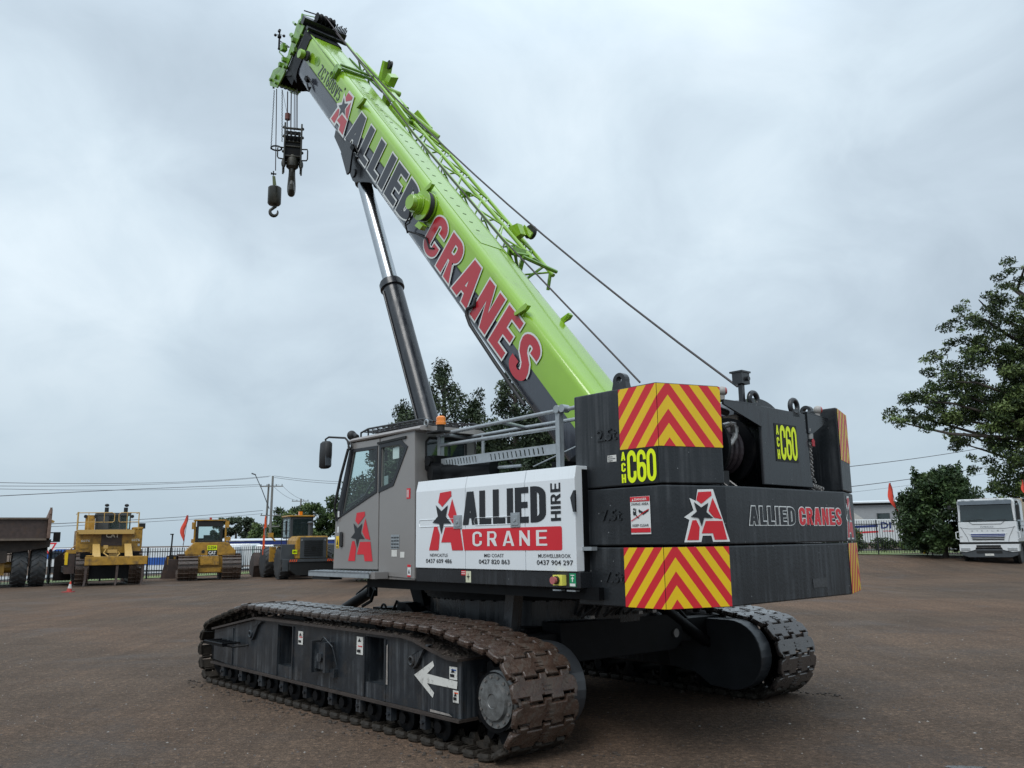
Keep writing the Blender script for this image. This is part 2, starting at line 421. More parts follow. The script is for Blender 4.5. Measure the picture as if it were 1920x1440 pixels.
def glyph(c, t=0.19, w=0.52):
    """returns (list of (outer, [holes])), width; height 1"""
    h = t * 0.86
    if c == ' ': return [], 0.28
    if c == 'I': return [([(0, 0), (t, 0), (t, 1), (0, 1)], [])], t
    if c == 'L': return [([(0, 0), (w * .88, 0), (w * .88, h), (t, h), (t, 1), (0, 1)], [])], w * .88
    if c == 'E':
        e = w * .92; return [([(0, 0), (e, 0), (e, h), (t, h), (t, .5 - h / 2), (e * .93, .5 - h / 2), (e * .93, .5 + h / 2), (t, .5 + h / 2), (t, 1 - h), (e, 1 - h), (e, 1), (0, 1)], [])], e
    if c == 'H': return [([(0, 0), (t, 0), (t, .5 - h / 2), (w - t, .5 - h / 2), (w - t, 0), (w, 0), (w, 1), (w - t, 1), (w - t, .5 + h / 2), (t, .5 + h / 2), (t, 1), (0, 1)], [])], w
    if c == 'T': return [([(w / 2 - t / 2, 0), (w / 2 + t / 2, 0), (w / 2 + t / 2, 1 - h), (w, 1 - h), (w, 1), (0, 1), (0, 1 - h), (w / 2 - t / 2, 1 - h)], [])], w
    if c == 'V':
        return [([(w / 2 - t * .55, 0), (w / 2 + t * .55, 0), (w + .03, 1), (w - t * .95, 1), (w / 2, .3), (t * .95 , 1), (-.03, 1)], [])], w
    if c == 'Z': return [([(0, 0), (w, 0), (w, h), (t * 1.25, h), (w, 1 - h), (w, 1), (0, 1), (0, 1 - h), (w - t * 1.25, 1 - h), (0, h)], [])], w
    if c == 'N':
        w2 = w * 1.08; return [([(0, 0), (t * .9, 0), (t * .9, .60), (w2 - t * .95, 0), (w2, 0), (w2, 1), (w2 - t * .9, 1), (w2 - t * .9, .40), (t * .95, 1), (0, 1)], [])], w2
    if c == 'A':
        w2 = w * 1.16; a = w2 / 2; tp = t * .60
        def ix(y): return (a - tp) * y       # outer left edge
        s = t * 1.02
        out = [(0, 0), (s, 0), (s + ix(.2) , .2), (w2 - s - ix(.2), .2), (w2 - s, 0), (w2, 0), (a + tp, 1), (a - tp, 1)]
        hb = .2 + h * .9
        x0 = s + ix(hb); ytop = (a - s) / (a - tp) if s < a else .8
        ytop = min(.86, ytop)
        hole = [(x0, hb), (w2 - x0, hb), (a + .004, ytop), (a - .004, ytop)]
        return [(out, [hole])], w2
    if c == 'D':
        r = w * .72
        out = [(0, 0)] + arc(w - r, .26, r, .26, -90, 0, 7) + arc(w - r, .74, r, .26, 0, 90, 7) + [(0, 1)]
        ri = r - t * .98
        hole = [(t, h)] + arc(w - r, .26, max(.03, ri), .26 - h + .02, -90, 0, 5) + arc(w - r, .74, max(.03, ri), .26 - h + .02, 0, 90, 5) + [(t, 1 - h)]
        return [(out, [hole])], w
    if c == 'O' or c == '0': return [(stad(0, w, 0, 1, .27), [stad(t, w - t, h, 1 - h, .17)])], w
    if c == 'C':
        p = [(w - t / 2, .645)] + arc(w / 2, .76, w / 2 - t / 2, .24 - h / 2, 0, 180, 12) + arc(w / 2, .24, w / 2 - t / 2, .24 - h / 2, 180, 360, 12) + [(w - t / 2, .355)]
        return [(stroke_path(p, t), [])], w
    if c == 'S':
        p = [(w - t / 2, .68)] + arc(w / 2, .78, w / 2 - t / 2, .22 - h / 2, 0, 180, 10) + [(t / 2 + .015, .68), (w * .34, .565), (w * .66, .435), (w - t / 2 - .015, .32)] + arc(w / 2, .22, w / 2 - t / 2, .22 - h / 2, 0, -180, 10) + [(t / 2, .32)]
        return [(stroke_path(p, t * .95), [])], w
    if c == '5':
        p = [(w - .02, 1 - h / 2), (t / 2, 1 - h / 2), (t / 2, .55), (w * .35, .6)] + arc(w * .5, .30, w / 2 - t / 2, .30 - h / 2, 75, -90, 9) + arc(w / 2, .22, w / 2 - t / 2, .22 - h / 2, -100, -175, 5)
        return [(stroke_path(p, t * .9), [])], w
    if c == 'R':
        r = .22; out = [(0, 0), (t, 0), (t, .42), (t + .06, .42), (w - t * .95, 0), (w + .03, 0), (w - t * .72, .445)] + arc(w - r, .71, r, .29, -70, 90, 10) + [(0, 1)]
        hole = [(t, .42 + h)] + arc(w - r, .71, max(.04, r - t * .95), .29 - h, -90, 90, 8) + [(t, 1 - h)]
        return [(out, [hole])], w + .02
    if c == '6':
        out = [(w, .69)] + arc(w / 2, .75, w / 2, .25, 0, 180, 12) + arc(w / 2, .25, w / 2, .25, 180, 360, 12) + arc(w * .62, .43, w * .38, .18, 0, 90, 5) + [(t, .61)] + arc(w / 2, .75, w / 2 - t, .25 - h, 180, 0, 8) + [(w - t, .69)]
        return [(out, [stad(t, w - t, h, .61 - h * .95, .13)])], w
    return [([(0, 0), (w, 0), (w, 1), (0, 1)], [])], w
def grow(poly, d):
    """miter offset; d > 0 grows a counter-clockwise polygon"""
    P = [p for i, p in enumerate(poly) if (Vector(p) - Vector(poly[i - 1])).length > 1e-5]
    ar = sum(P[i][0] * P[(i + 1) % len(P)][1] - P[(i + 1) % len(P)][0] * P[i][1] for i in range(len(P)))
    if ar < 0: P = P[::-1]
    r = []
    for i, p in enumerate(P):
        a = P[i - 1]; b = P[(i + 1) % len(P)]
        d1 = Vector((p[0] - a[0], p[1] - a[1])).normalized(); d2 = Vector((b[0] - p[0], b[1] - p[1])).normalized()
        n1 = Vector((d1.y, -d1.x)); n2 = Vector((d2.y, -d2.x)); nn = n1 + n2
        if nn.length < 1e-6: nn = n1
        nn.normalize(); k = d / max(0.45, nn.dot(n1))
        r.append((p[0] + nn.x * k, p[1] + nn.y * k))
    return r
def lay_text(txt, u0, u1, v0, v1, t=0.19, w=0.52, gap=0.09):
    """glyph polygons scaled to fill the box"""
    items = []; x = 0
    for c in txt:
        g, gw = glyph(c, t, w); items.append((g, x)); x += gw + gap
    tot = x - gap; sx = (u1 - u0) / tot; sy = (v1 - v0); res = []
    for g, ox in items:
        for o, hs in g:
            res.append(([(u0 + (p[0] + ox) * sx, v0 + p[1] * sy) for p in o], [[(u0 + (p[0] + ox) * sx, v0 + p[1] * sy) for p in h] for h in hs]))
    return res
def put_polys(mb, polys, fr, d, mi=0, g=0.0):
    for o, hs in polys:
        oo = grow(o, g) if g else o
        hh = []
        for h in hs:
            q = grow(h, -g) if g else h
            if g:
                xs = [p[0] for p in h]; ys = [p[1] for p in h]
                if min(max(xs) - min(xs), max(ys) - min(ys)) < 2.2 * abs(g): continue
            hh.append(q)
        mb.sheet(oo, fr, d, hh, mi)
    return mb
def lettering(name, txt, box, fr, d, m, parent, outline=None, og=0.02, **kw):
    polys = lay_text(txt, *box, **kw)
    if outline:
        o = obj('letter_outline', put_polys(MB(), polys, fr, d, g=og), outline, parent, fixn=False)
        d += 0.003
    return obj(name, put_polys(MB(), polys, fr, d), m, parent, fixn=False)
_tcache = {}
def small_text(txt, u0, u1, v0, v1, fr, d, m, parent, bold=0.02, name='lettering', rot=False):
    """print in Blender's own typeface, fitted to a box on the plane"""
    key = (txt, bold)
    if key not in _tcache:
        cu = bpy.data.curves.new('t', 'FONT'); cu.body = txt; cu.offset = bold; cu.resolution_u = 2; cu.space_character = 1.0 + bold
        o = bpy.data.objects.new('t', cu); COL.objects.link(o)
        dg = bpy.context.evaluated_depsgraph_get(); me = bpy.data.meshes.new_from_object(o.evaluated_get(dg))
        vs = [tuple(v.co) for v in me.vertices]; fs = [tuple(p.vertices) for p in me.polygons]
        bpy.data.objects.remove(o); bpy.data.curves.remove(cu); bpy.data.meshes.remove(me)
        _tcache[key] = (vs, fs)
    vs, fs = _tcache[key]
    x0 = min(v[0] for v in vs); x1 = max(v[0] for v in vs); y0 = min(v[1] for v in vs); y1 = max(v[1] for v in vs)
    P = []
    for v in vs:
        a = (v[0] - x0) / (x1 - x0); b = (v[1] - y0) / (y1 - y0)
        P.append(fr(u0 + (u1 - u0) * a, v0 + (v1 - v0) * b, d))
    return obj(name, MB().add(P, fs), m, parent, fixn=False)

# emblem: a letter A cut by a star, unit box (0..1, 0..1)
def _pz(l): return [((x - 170) / 243.0, (1105 - y) / 425.0) for x, y in l]
EMB_RED = [_pz([(250, 687), (330, 680), (332, 716), (267, 790), (237, 757)]),
           _pz([(337, 738), (388, 925), (340, 912), (308, 852)]),
           _pz([(288, 940), (390, 940), (413, 1105), (337, 1105), (327, 1048), (259, 1048)]),
           _pz([(207, 935), (230, 931), (249, 992), (240, 1105), (170, 1105)])]
EMB_STAR = _pz([(221, 775), (263, 822), (308, 780), (293, 862), (334, 915), (278, 912), (261, 990), (246, 914), (197, 903), (236, 858)])
EMB_ALL = _pz([(252, 672), (340, 668), (424, 1115), (330, 1115), (322, 1060), (262, 1060), (252, 1115), (160, 1115), (196, 926), (170, 906), (224, 852), (204, 752), (238, 776)])
def emblem(fr, box, d, parent, red='red', star='ktxt', back=None, bg=0.02):
    u0, u1, v0, v1 = box
    def mp(pl): return [(u0 + (u1 - u0) * x, v0 + (v1 - v0) * y) for x, y in pl]
    if back:
        mb = MB()
        mb.sheet(grow(mp(EMB_ALL), bg * .6), fr, d)
        obj('emblem_backing', mb, back, parent, fixn=False); d += 0.003
    mb = MB()
    for p in EMB_RED: mb.sheet(mp(p), fr, d, mi=0)
    obj('emblem_letter', mb, red, parent, fixn=False)
    obj('emblem_star', MB().sheet(mp(EMB_STAR), fr, d + 0.003), star, parent, fixn=False)

# ================================================================ the crane (built in its own frame: x forward, y left, z up)
CX, CY, TH = 0.3322, 9.963, 2.2938
crane = thing('crawler_crane', 'large crawler crane with raised lime green boom, grey cab and black counterweights', 'crane', (CX, CY, 0), TH)
AL = rad(48.5); CA, SA = math.cos(AL), math.sin(AL)
def B(s, y, n): return (s * CA - n * SA, y, s * SA + n * CA)
FP = Fr((0, 1.6945, 0), (-1, 0, 0), (0, 0, 1))
FS = Fr((0, 1.537, 0), (-1, 0, 0), (0, 0, 1))
FRR = Fr((-3.19, 0, 0), (0, -1, 0), (0, 0, 1))
FXY = Fr((0, 0, 0), (1, 0, 0), (0, 1, 0))

# ---------------- crawlers
def track_path():
    pts = [(3.95, 0.0), (-1.6, 0.0)]
    for a in range(-96, -264, -8): pts.append((-1.6 + .44 * math.cos(rad(a)), .44 + .44 * math.sin(rad(a))))
    pts += [(-0.95, 1.0), (0.2, 1.025), (1.6, 1.02), (3.0, 1.03)]
    for a in range(76, -90, -8): pts.append((3.93 + .40 * math.cos(rad(a)), .40 + .40 * math.sin(rad(a))))
    return pts
def resample(pts, step):
    P = [Vector((p[0], p[1])) for p in pts] + [Vector(pts[0])]
    seg = [(P[i + 1] - P[i]).length for i in range(len(P) - 1)]; tot = sum(seg)
    k = round(tot / step); st = tot / k; res = []; i = 0; acc = 0
    for j in range(k):
        d = j * st
        while acc + seg[i] < d and i < len(seg) - 1: acc += seg[i]; i += 1
        t = (d - acc) / seg[i]; res.append((P[i].lerp(P[i + 1], t), (P[i + 1] - P[i]).normalized()))
    # smooth tangents over neighbours
    n = len(res)
    return [(res[j][0], (res[(j + 1) % n][0] - res[j - 1][0]).normalized()) for j in range(n)]
def shoe_mesh(m):
    hw = .36; e0, e1 = -.086, .086; tb = .042
    # plan outline: tabs on the leading edge fit the notches of the trailing edge
    lead = [(-.30, -.20), (-.04, .04), (.20, .30)]
    pl = [(e0, -hw + .075), (e0 + .018, -hw + .02), (e0 + .05, -hw)] + [(e1 - .05, -hw), (e1 - .018, -hw + .02), (e1, -hw + .07)]
    for a, b in lead: pl += [(e1, a), (e1 + tb, a + .006), (e1 + tb, b - .006), (e1, b)]
    pl += [(e1, hw - .07), (e1 - .018, hw - .02), (e1 - .05, hw), (e0 + .05, hw), (e0 + .018, hw - .02), (e0, hw - .075)]
    for a, b in reversed(lead): pl += [(e0, b + .013), (e0 + tb, b + .013), (e0 + tb, a - .013), (e0, a - .013)]
    r = MB(); P0 = grow(pl, 0.0); P1 = grow(pl, -.009); n = len(P0)
    r.loft([[(x, y, -.032) for x, y in P0], [(x, y, -.010) for x, y in P0], [((x + u) / 2, (y + v) / 2, -.003) for (x, y), (u, v) in zip(P0, P1)], [(x, y, 0) for x, y in P1]], caps=False)
    r.sheet(P1, FXY, 0); r.sheet(P0, FXY, -.032)
    # inside: hollow end boxes, link lugs and guide horns
    for sgn in (-1, 1):
        a, b = sgn * .165, sgn * .340
        lo, hi = min(a, b), max(a, b)
        lo2, hi2 = (lo + .035, hi) if sgn < 0 else (lo, hi - .035); r.box(-.082, -.066, lo2, hi2, -.058, -.032); r.box(.066, .082, lo2, hi2, -.058, -.032)
        q0, q1, q2, q3 = b - sgn * .018, b + sgn * .008, b - sgn * .048, b - sgn * .030
        r.hexa([(-.074, q0, -.032), (.074, q0, -.032), (.074, q1, -.032), (-.074, q1, -.032), (-.066, q0 - sgn * .004, -.056), (.066, q0 - sgn * .004, -.056), (.066, q1 - sgn * .008, -.056), (-.066, q1 - sgn * .008, -.056)])
        r.box(-.070, .070, min(a, a + sgn * .014), max(a, a + sgn * .014), -.095, -.042)
        g = sgn * .115
        r.hexa([(-.06, g - .032, -.042), (.06, g - .032, -.042), (.06, g + .032, -.042), (-.06, g + .032, -.042),
                (-.028, g - .018, -.135), (.028, g - .018, -.135), (.028, g + .018, -.135), (-.028, g + .018, -.135)])
        r.cyl((-.1, g - .03 * sgn, -.06), (-.1, g + .04 * sgn, -.06), .026, 8)
    # cast ribs and bolt bosses on the outer face
    for k in (-.034, 0, .034): r.box(k - .009, k + .009, -.055, .03, 0, .007)
    for yy in (-.24, .235): r.cyl((.03, yy, -.002), (.03, yy, .004), .011, 8)
    return r.mesh('track_shoe', m)
SHOE = {k: shoe_mesh(k) for k in ('shoe', 'shoe_wet', 'shoe_dark')}
def crawler(sg):
    def Y(y): return sg * y
    F = Fr((0, Y(2.2), 0), (-sg, 0, 0), (0, 0, 1))
    U = lambda x: -sg * x
    prof = [(3.93, .30), (3.93, .665), (2.69, .865), (1.6, .872), (-.445, .876), (-.617, .858), (-.90, .79), (-1.139, .744), (-1.289, .74), (-1.287, .275), (3.5, .275)]
    def rect(x0, x1, z0, z1): return [(U(x0), z0), (U(x1), z0), (U(x1), z1), (U(x0), z1)]
    fr = MB()
    fr.prism([(U(x), z) for x, z in prof], F, -.025, 0, holes=[rect(2.11, 1.77, .40, .835), rect(.235, -.10, .415, .845)])
    fr.prism([(U(x), z) for x, z in prof], F, -.66, -.63)
    # inner box walls behind the openings and the web that closes the rest
    for x0, x1, z0, z1 in ((2.11, 1.77, .40, .835), (.235, -.10, .415, .845)):
        for xa, xb, za, zb in ((x0, x0 + .02, z0, z1), (x1 - .02, x1, z0, z1), (x1, x0, z0 - .02, z0), (x1, x0, z1, z1 + .02)):
            fr.box(xa, xb, min(Y(2.17), Y(1.86)), max(Y(2.17), Y(1.86)), za, zb)
        fr.box(x1, x0, min(Y(1.86), Y(1.84)), max(Y(1.86), Y(1.84)), z0, z1)
    fr.prism([(U(x), z) for x, z in [(-1.287, .275), (-1.287, .74), (-1.265, .74), (-1.265, .275)]], F, -.6, -.028)
    body = obj('crawler_frame', fr, 'frame', crane, 'left crawler frame with worn white arrow' if sg > 0 else 'far crawler frame mostly in shade')
    tf = MB()
    top = prof[1:9]
    for (xa, za), (xb, zb) in zip(top[:-1], top[1:]):
        ya, yb = sorted((Y(1.58), Y(2.245)))
        tf.hexa([(xa, ya, za + .002), (xb, ya, zb + .002), (xb, yb, zb + .002), (xa, yb, za + .002), (xa, ya, za + .026), (xb, ya, zb + .026), (xb, yb, zb + .026), (xa, yb, za + .026)])
    obj('top_flange', tf, 'ring_rust', body)
    bf = MB()
    ya, yb = sorted((Y(1.6), Y(2.24))); bf.box(-1.30, 3.93, ya, yb, .248, .272)
    obj('bottom_flange', bf, 'ring_rust', body)
    for x in (3.35, 2.125, 1.752, .250, -.118):
        ya, yb = sorted((Y(2.2), Y(2.213))); obj('rib', MB().box(x - .012, x + .012, ya, yb, .28, .84 if x < 3 else .72), 'frame', body)
    # lifting lugs, middle bracket, boarding step, scrapers
    for x in (2.72, -.66):
        l = MB(); l.prism([(U(x) - sg * .14, .86), (U(x) - sg * .16, .86)] if 0 else [(U(x + .13), .70), (U(x + .10), .64), (U(x + .04), .62), (U(x - .01), .66), (U(x - .16), .85), (U(x - .22), .85), (U(x - .22), .80), (U(x - .0), .62)][0:6], F, .0, .035)
        l.torus(F(U(x + .06), .69, .038), F.n, .035, .014, 14, 6)
        obj('lifting_lug', l, 'frame', body)
    mk = MB(); ya, yb = sorted((Y(2.2), Y(2.30)))
    mk.box(.86, .90, ya, yb, .44, .74); mk.box(1.14, 1.18, ya, yb, .42, .74); mk.box(.90, 1.14, *sorted((Y(2.2), Y(2.26))), .46, .72)
    mk.cyl((1.02, Y(2.26), .58), (1.02, Y(2.285), .58), .05, 8); mk.tube([(1.08, Y(2.24), .73), (.95, Y(2.27), .79), (.80, Y(2.25), .70), (.76, Y(2.22), .52)], .008, 6)
    mk.box(.76, .84, *sorted((Y(2.2), Y(2.25))), .40, .48)
    obj('jack_bracket', mk, 'frame', body)
    st = MB()
    y0, y1 = Y(2.22), Y(2.42)
    st.tube([(3.7, Y(2.2), .56), (3.7, y1, .56), (3.15, y1, .56), (3.15, Y(2.2), .56)], .013, 6)
    st.tube([(3.65, Y(2.2), .53), (3.65, Y(2.34), .52), (3.0, Y(2.34), .53), (2.9, Y(2.2), .55)], .012, 6)
    for x in (3.25, 3.35, 3.45, 3.55): st.tube([(x, Y(2.2), .56), (x, y1, .56)], .008, 5)
    st.box(3.15, 3.7, *sorted((Y(2.36), Y(2.42))), .525, .55)
    obj('boarding_step', st, 'black_rough', body)
    if sg > 0:
        ar = [(-.60, .565), (-.886, .712), (-.905, .670), (-.80, .595), (-1.242, .575), (-1.233, .512), (-.80, .515), (-.905, .445), (-.885, .400)]
        obj('arrow_marking', MB().sheet([(U(x), z) for x, z in ar], F, .006), 'wworn', body)
        for x0, x1, z0, z1, c2 in ((1.63, 1.52, .66, .80, 'red'), (.40, .28, .66, .83, 'red'), (-1.13, -1.24, .585, .69, 'blue'), (-1.18, -1.26, .40, .50, 'orange')):
            k = MB(); k.sheet(rect(x0, x1, z0, z1), F, .007, mi=0)
            dx = (x0 - x1)
            k.sheet(rect(x0 - dx * .1, x1 + dx * .35, z0 + .02, z0 + .045), F, .010, mi=1)
            k.sheet(rect(x0 - dx * .25, x1 + dx * .1, z0 + .075, z0 + .085), F, .010, mi=2)
            k.sheet([(U(x0 - dx * .2), z1 - .05), (U(x0 - dx * .7), z1 - .045), (U(x0 - dx * .45), z1 - .012)], F, .010, mi=1)
            obj('warning_sticker', k, ['wworn', 'ktxt', c2], body, fixn=False)
        # scraped paint
        pr = mat('pale_primer', (0.26, 0.235, 0.215), 0.7, var=.3, scale=20)
        sc = MB(); sc.sheet([(U(-.135), .43), (U(-.165), .43), (U(-.16), .80), (U(-.14), .78)], F, .006)
        obj('paint_scrape', sc, pr, body)
        sc = MB(); sc.sheet([(U(-.73), .83), (U(-.98), .772), (U(-1.0), .755), (U(-.72), .815)], F, .006); obj('paint_scrape', sc, pr, body)
        sc = MB(); sc.sheet([(U(-.86), .283), (U(-1.18), .283), (U(-1.14), .30), (U(-.86), .305)], F, .016)
        obj('paint_scrape', sc, pr, body)
        md = MB(); rr = random.Random(4)
        for k in range(420):
            x = rr.uniform(-1.25, 1.5); zt = np.interp(x, [-1.289, -1.139, -.9, -.617, -.445, 3], [.74, .744, .79, .858, .876, .876]) + .026
            s = rr.uniform(.006, .016); md.ball((x, Y(rr.uniform(1.9, 2.235)), zt + s * .3), s, 3, sq=(1.3, 1.3, .6))
        obj('mud_crumbs', md, 'mud', body, kind='stuff')
    # upper skids
    for x in (1.95, .45, -.2):
        k = MB(); k.hexa([(x - .28, *(sorted((Y(1.8), Y(2.1)))[0:1]), .90), (x + .28, sorted((Y(1.8), Y(2.1)))[0], .90), (x + .28, sorted((Y(1.8), Y(2.1)))[1], .90), (x - .28, sorted((Y(1.8), Y(2.1)))[1], .90),
                          (x - .2, sorted((Y(1.8), Y(2.1)))[0], .945), (x + .2, sorted((Y(1.8), Y(2.1)))[0], .945), (x + .2, sorted((Y(1.8), Y(2.1)))[1], .945), (x - .2, sorted((Y(1.8), Y(2.1)))[1], .945)])
        obj('skid', k, 'black_rough', body)
    # clods fallen beside and between the shoes
    rr = random.Random(9 if sg > 0 else 10); md = MB()
    for q in range(260):
        x = rr.uniform(-2.3, 4.3); s = rr.uniform(.006, .020) * (1 if rr.random() < .9 else 1.6); yy = (2.30 + abs(rr.gauss(0, .10))) if rr.random() < .7 else (1.50 - abs(rr.gauss(0, .10)))
        md.ball((x, Y(yy), s * .3), s, 3, sq=(1.2, 1, .6))
    obj('fallen_mud', md, 'mud', body, kind='stuff')
    # rollers
    rm = MB()
    rm.lathe([(.05, -.30), (.05, -.26), (.085, -.26), (.125, -.25), (.125, -.20), (.095, -.18), (.095, .18), (.125, .20), (.125, .25), (.085, .26), (.05, .26), (.05, .30)], (0, 0, 0), (0, 1, 0), 20)
    r0 = None
    for i in range(9):
        x = -.95 + i * .545
        o = obj('roller', rm, 'black_rough', body, smooth=40) if i == 0 else r0.copy()
        if i == 0: r0 = o
        else: COL.objects.link(o); o.parent = body
        o.location = (x, Y(1.9), .165)
        k = MB(); ya, yb = sorted((Y(2.155), Y(2.215)))
        k.box(x + .16, x + .24, ya, yb, .12, .25); k.cyl((x + .20, Y(2.215), .18), (x + .20, Y(2.235), .18), .02, 6)
        obj('roller_bracket', k, 'frame', body)
    # front idler, drive sprocket and its bolted hub
    k = MB(); k.lathe([(.06, -.26), (.20, -.25), (.22, -.2), (.30, -.2), (.33, -.17), (.33, .17), (.30, .2), (.22, .2), (.20, .25), (.06, .26)], (3.93, Y(1.9), .40), (0, 1, 0), 28)
    obj('idler_wheel', k, 'black_rough', body, smooth=40)
    k = MB(); k.lathe([(.1, -.2), (.24, -.2), (.24, .2), (.1, .2)], (-1.6, Y(1.9), .44), (0, 1, 0), 28)
    for yy in (1.79, 2.01):
        g = []
        for i in range(22):
            a = 2 * math.pi * i / 22
            g.append((-1.6 * -sg * 1 + 0, 0)) if 0 else None
            r1 = .335 if i % 2 else .27
            for da in (-.09, .09): g.append((U(-1.6) + r1 * math.cos(a + da), .44 + r1 * math.sin(a + da)))
        k.prism(g, Fr((0, Y(yy), 0), (-sg, 0, 0), (0, 0, 1)), -.03, .03)
    obj('drive_sprocket', k, 'black_rough', body)
    k = MB(); k.lathe([(.24, -.18), (.24, -.03), (.215, -.02), (.215, 0), (.165, .004), (.150, .03), (.06, .036), (.055, .03), (0, .03)], (-1.63, Y(2.115), .455), (0, sg, 0), 36)
    hub = obj('hub_cover', k, 'cast', body, smooth=35)
    k = MB()
    for i in range(14):
        a = 2 * math.pi * i / 14
        k.cyl((-1.63 + .19 * math.cos(a), Y(2.112), .455 + .19 * math.sin(a)), (-1.63 + .19 * math.cos(a), Y(2.128), .455 + .19 * math.sin(a)), .014, 6)
    obj('bolts', k, 'steel', body)
    # drive guard on the inner side
    k = MB()
    gp = arc(-1.53, .49, .40, .37, 90, 270, 16) + [(-1.25, .14), (-1.05, .26), (-.70, .30), (-.62, .86), (-.9, .86)]
    k.prism([(U(x), z) for x, z in gp], Fr((0, Y(1.44), 0), (-sg, 0, 0), (0, 0, 1)), -.10, .10)
    obj('drive_guard', k, mat('guard_paint', (0.036, 0.040, 0.045), .32, var=.2), body, bev=.01)
    # shoes
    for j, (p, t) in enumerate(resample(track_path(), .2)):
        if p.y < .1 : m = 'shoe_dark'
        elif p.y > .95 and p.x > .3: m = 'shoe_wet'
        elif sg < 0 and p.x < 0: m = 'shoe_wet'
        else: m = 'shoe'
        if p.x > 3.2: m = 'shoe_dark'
        o = bpy.data.objects.new('track_shoe', SHOE[m]); COL.objects.link(o); o.parent = body
        # local x = direction of travel, z = outward
        X = Vector((-t.x, 0, -t.y)); Yv = Vector((0, 1, 0)); Z = X.cross(Yv)
        Mx = Matrix((X, Yv, Z)).transposed().to_4x4(); Mx.translation = Vector((p.x, Y(1.9), p.y + .004))
        if Z.dot(Vector((p.x - 1.2, 0, p.y - .5))) < 0:
            X = -X; Z = X.cross(Yv); Mx = Matrix((X, Yv, Z)).transposed().to_4x4(); Mx.translation = Vector((p.x, Y(1.9), p.y + .004))
        jit = random.uniform(-.025, .025)
        o.matrix_local = Mx @ Matrix.Rotation(jit, 4, 'Y')
    return body
crawler(1); crawler(-1)

# ---------------- car body between the crawlers
k = MB(); k.box(-1.0, 1.0, -1.2, 1.2, .55, .92); k.box(-.8, .8, -1.5, 1.5, .62, .86)
car = obj('undercarriage', k, 'black_rough', crane, bev=.02)
for x in (-1.15, 1.9):
    k = MB(); pf = Fr((x, 0, 0), (0, -1, 0), (0, 0, 1))
    k.prism([(-1.0, .60), (.62, .58)] + arc(.66, .765, .19, .185, -90, 90, 8) + [(-1.0, .97)], pf, -.13, .13)
    k.box(x - .09, x + .09, -1.6, 1.6, .64, .88)
    cb = obj('cross_beam', k, 'black_rough', car, bev=.01)
    obj('pivot_pin', MB().cyl((x - .15, -.72, .75), (x - .13, -.72, .75), .045, 14), 'steel', cb)
k = MB(); k.cyl((-1.25, -.50, 1.06), (-1.25, -1.28, .62), .06, 14); k.cyl((-1.25, -1.1, .72), (-1.25, -1.38, .56), .035, 10); k.tube([(-1.2, -.6, 1.1), (-1.2, -.9, .98), (-1.2, -1.2, .74)], .02, 6)
obj('strut_cylinder', k, 'black_rough', car, smooth=40)
k = MB(); k.cyl((2.72, 1.05, .88), (1.98, 1.05, 1.16), .068, 16); k.box(1.94, 2.0, .99, 1.11, 1.10, 1.24)
k.tube([(2.5, .95, 1.10), (2.2, .95, 1.24), (1.95, .97, 1.30)], .014, 6); k.tube([(1.9, 1.1, 1.25), (1.80, 1.12, 1.18), (1.88, 1.12, 1.05), (2.1, 1.1, .98)], .020, 6)
obj('jack_cylinder', k, 'black_rough', car, smooth=40)
k = MB()
k.prism([(0, 0), (.5, 0), (.28, .14)], Fr((1.2, 1.15, .93), (-1, 0, 0), (0, 0, 1)), -.1, .1); k.box(.95, 1.12, 1.1, 1.25, .93, 1.08)
k.torus((1.55, 1.15, .98), (0, 1, 0), .05, .014, 12, 6); k.tube([(1.1, 1.15, 1.02), (1.2, 1.2, 1.08), (1.3, 1.2, .95)], .018, 6); k.tube([(.9, 1.2, .95), (.5, 1.25, 1.0), (0, 1.28, .93)], .018, 6)
obj('valve_block', k, 'black_rough', car)
k = MB()
for i in range(7):
    yy = .75 - i * .11; k.tube([(-1.3, yy, 1.0), (-1.42 + .05 * (i % 3), yy - .06, 1.10), (-1.30, yy - .12, 1.16), (-1.15, yy - .10, 1.02)], .014 + .004 * (i % 2), 6)
obj('hose', k, 'rubber', car, smooth=60)
k = MB()
for yy in (.62, -.1, -.32): k.box(-1.34, -1.26, yy - .03, yy + .03, .99, 1.02)
obj('hose_clamp', k, 'steel', car)
# mast between crawler and deck
k = MB(); k.hexa([(-1.02, 1.30, .75), (-.90, 1.30, .75), (-.90, 1.42, .75), (-1.02, 1.42, .75), (-1.10, 1.30, 1.30), (-.98, 1.30, 1.30), (-.98, 1.42, 1.30), (-1.10, 1.42, 1.30)])
obj('support_post', k, 'black', car)
# slew ring
k = MB(); k.lathe([(1.20, .92), (1.29, .92), (1.29, 1.16), (1.22, 1.16)], (0, 0, 0), (0, 0, 1), 64)
ring = obj('slew_ring', k, 'black', crane, smooth=30)
k = MB(); k.lathe([(1.05, 1.165), (1.33, 1.165), (1.33, 1.20), (1.36, 1.20), (1.36, 1.24), (1.05, 1.24)], (0, 0, 0), (0, 0, 1), 64)
for i in range(60):
    a = 2 * math.pi * i / 60; k.cyl((1.31 * math.cos(a), 1.31 * math.sin(a), 1.15), (1.31 * math.cos(a), 1.31 * math.sin(a), 1.25), .014, 6)
obj('ring_bolts', k, 'black_rough', ring)

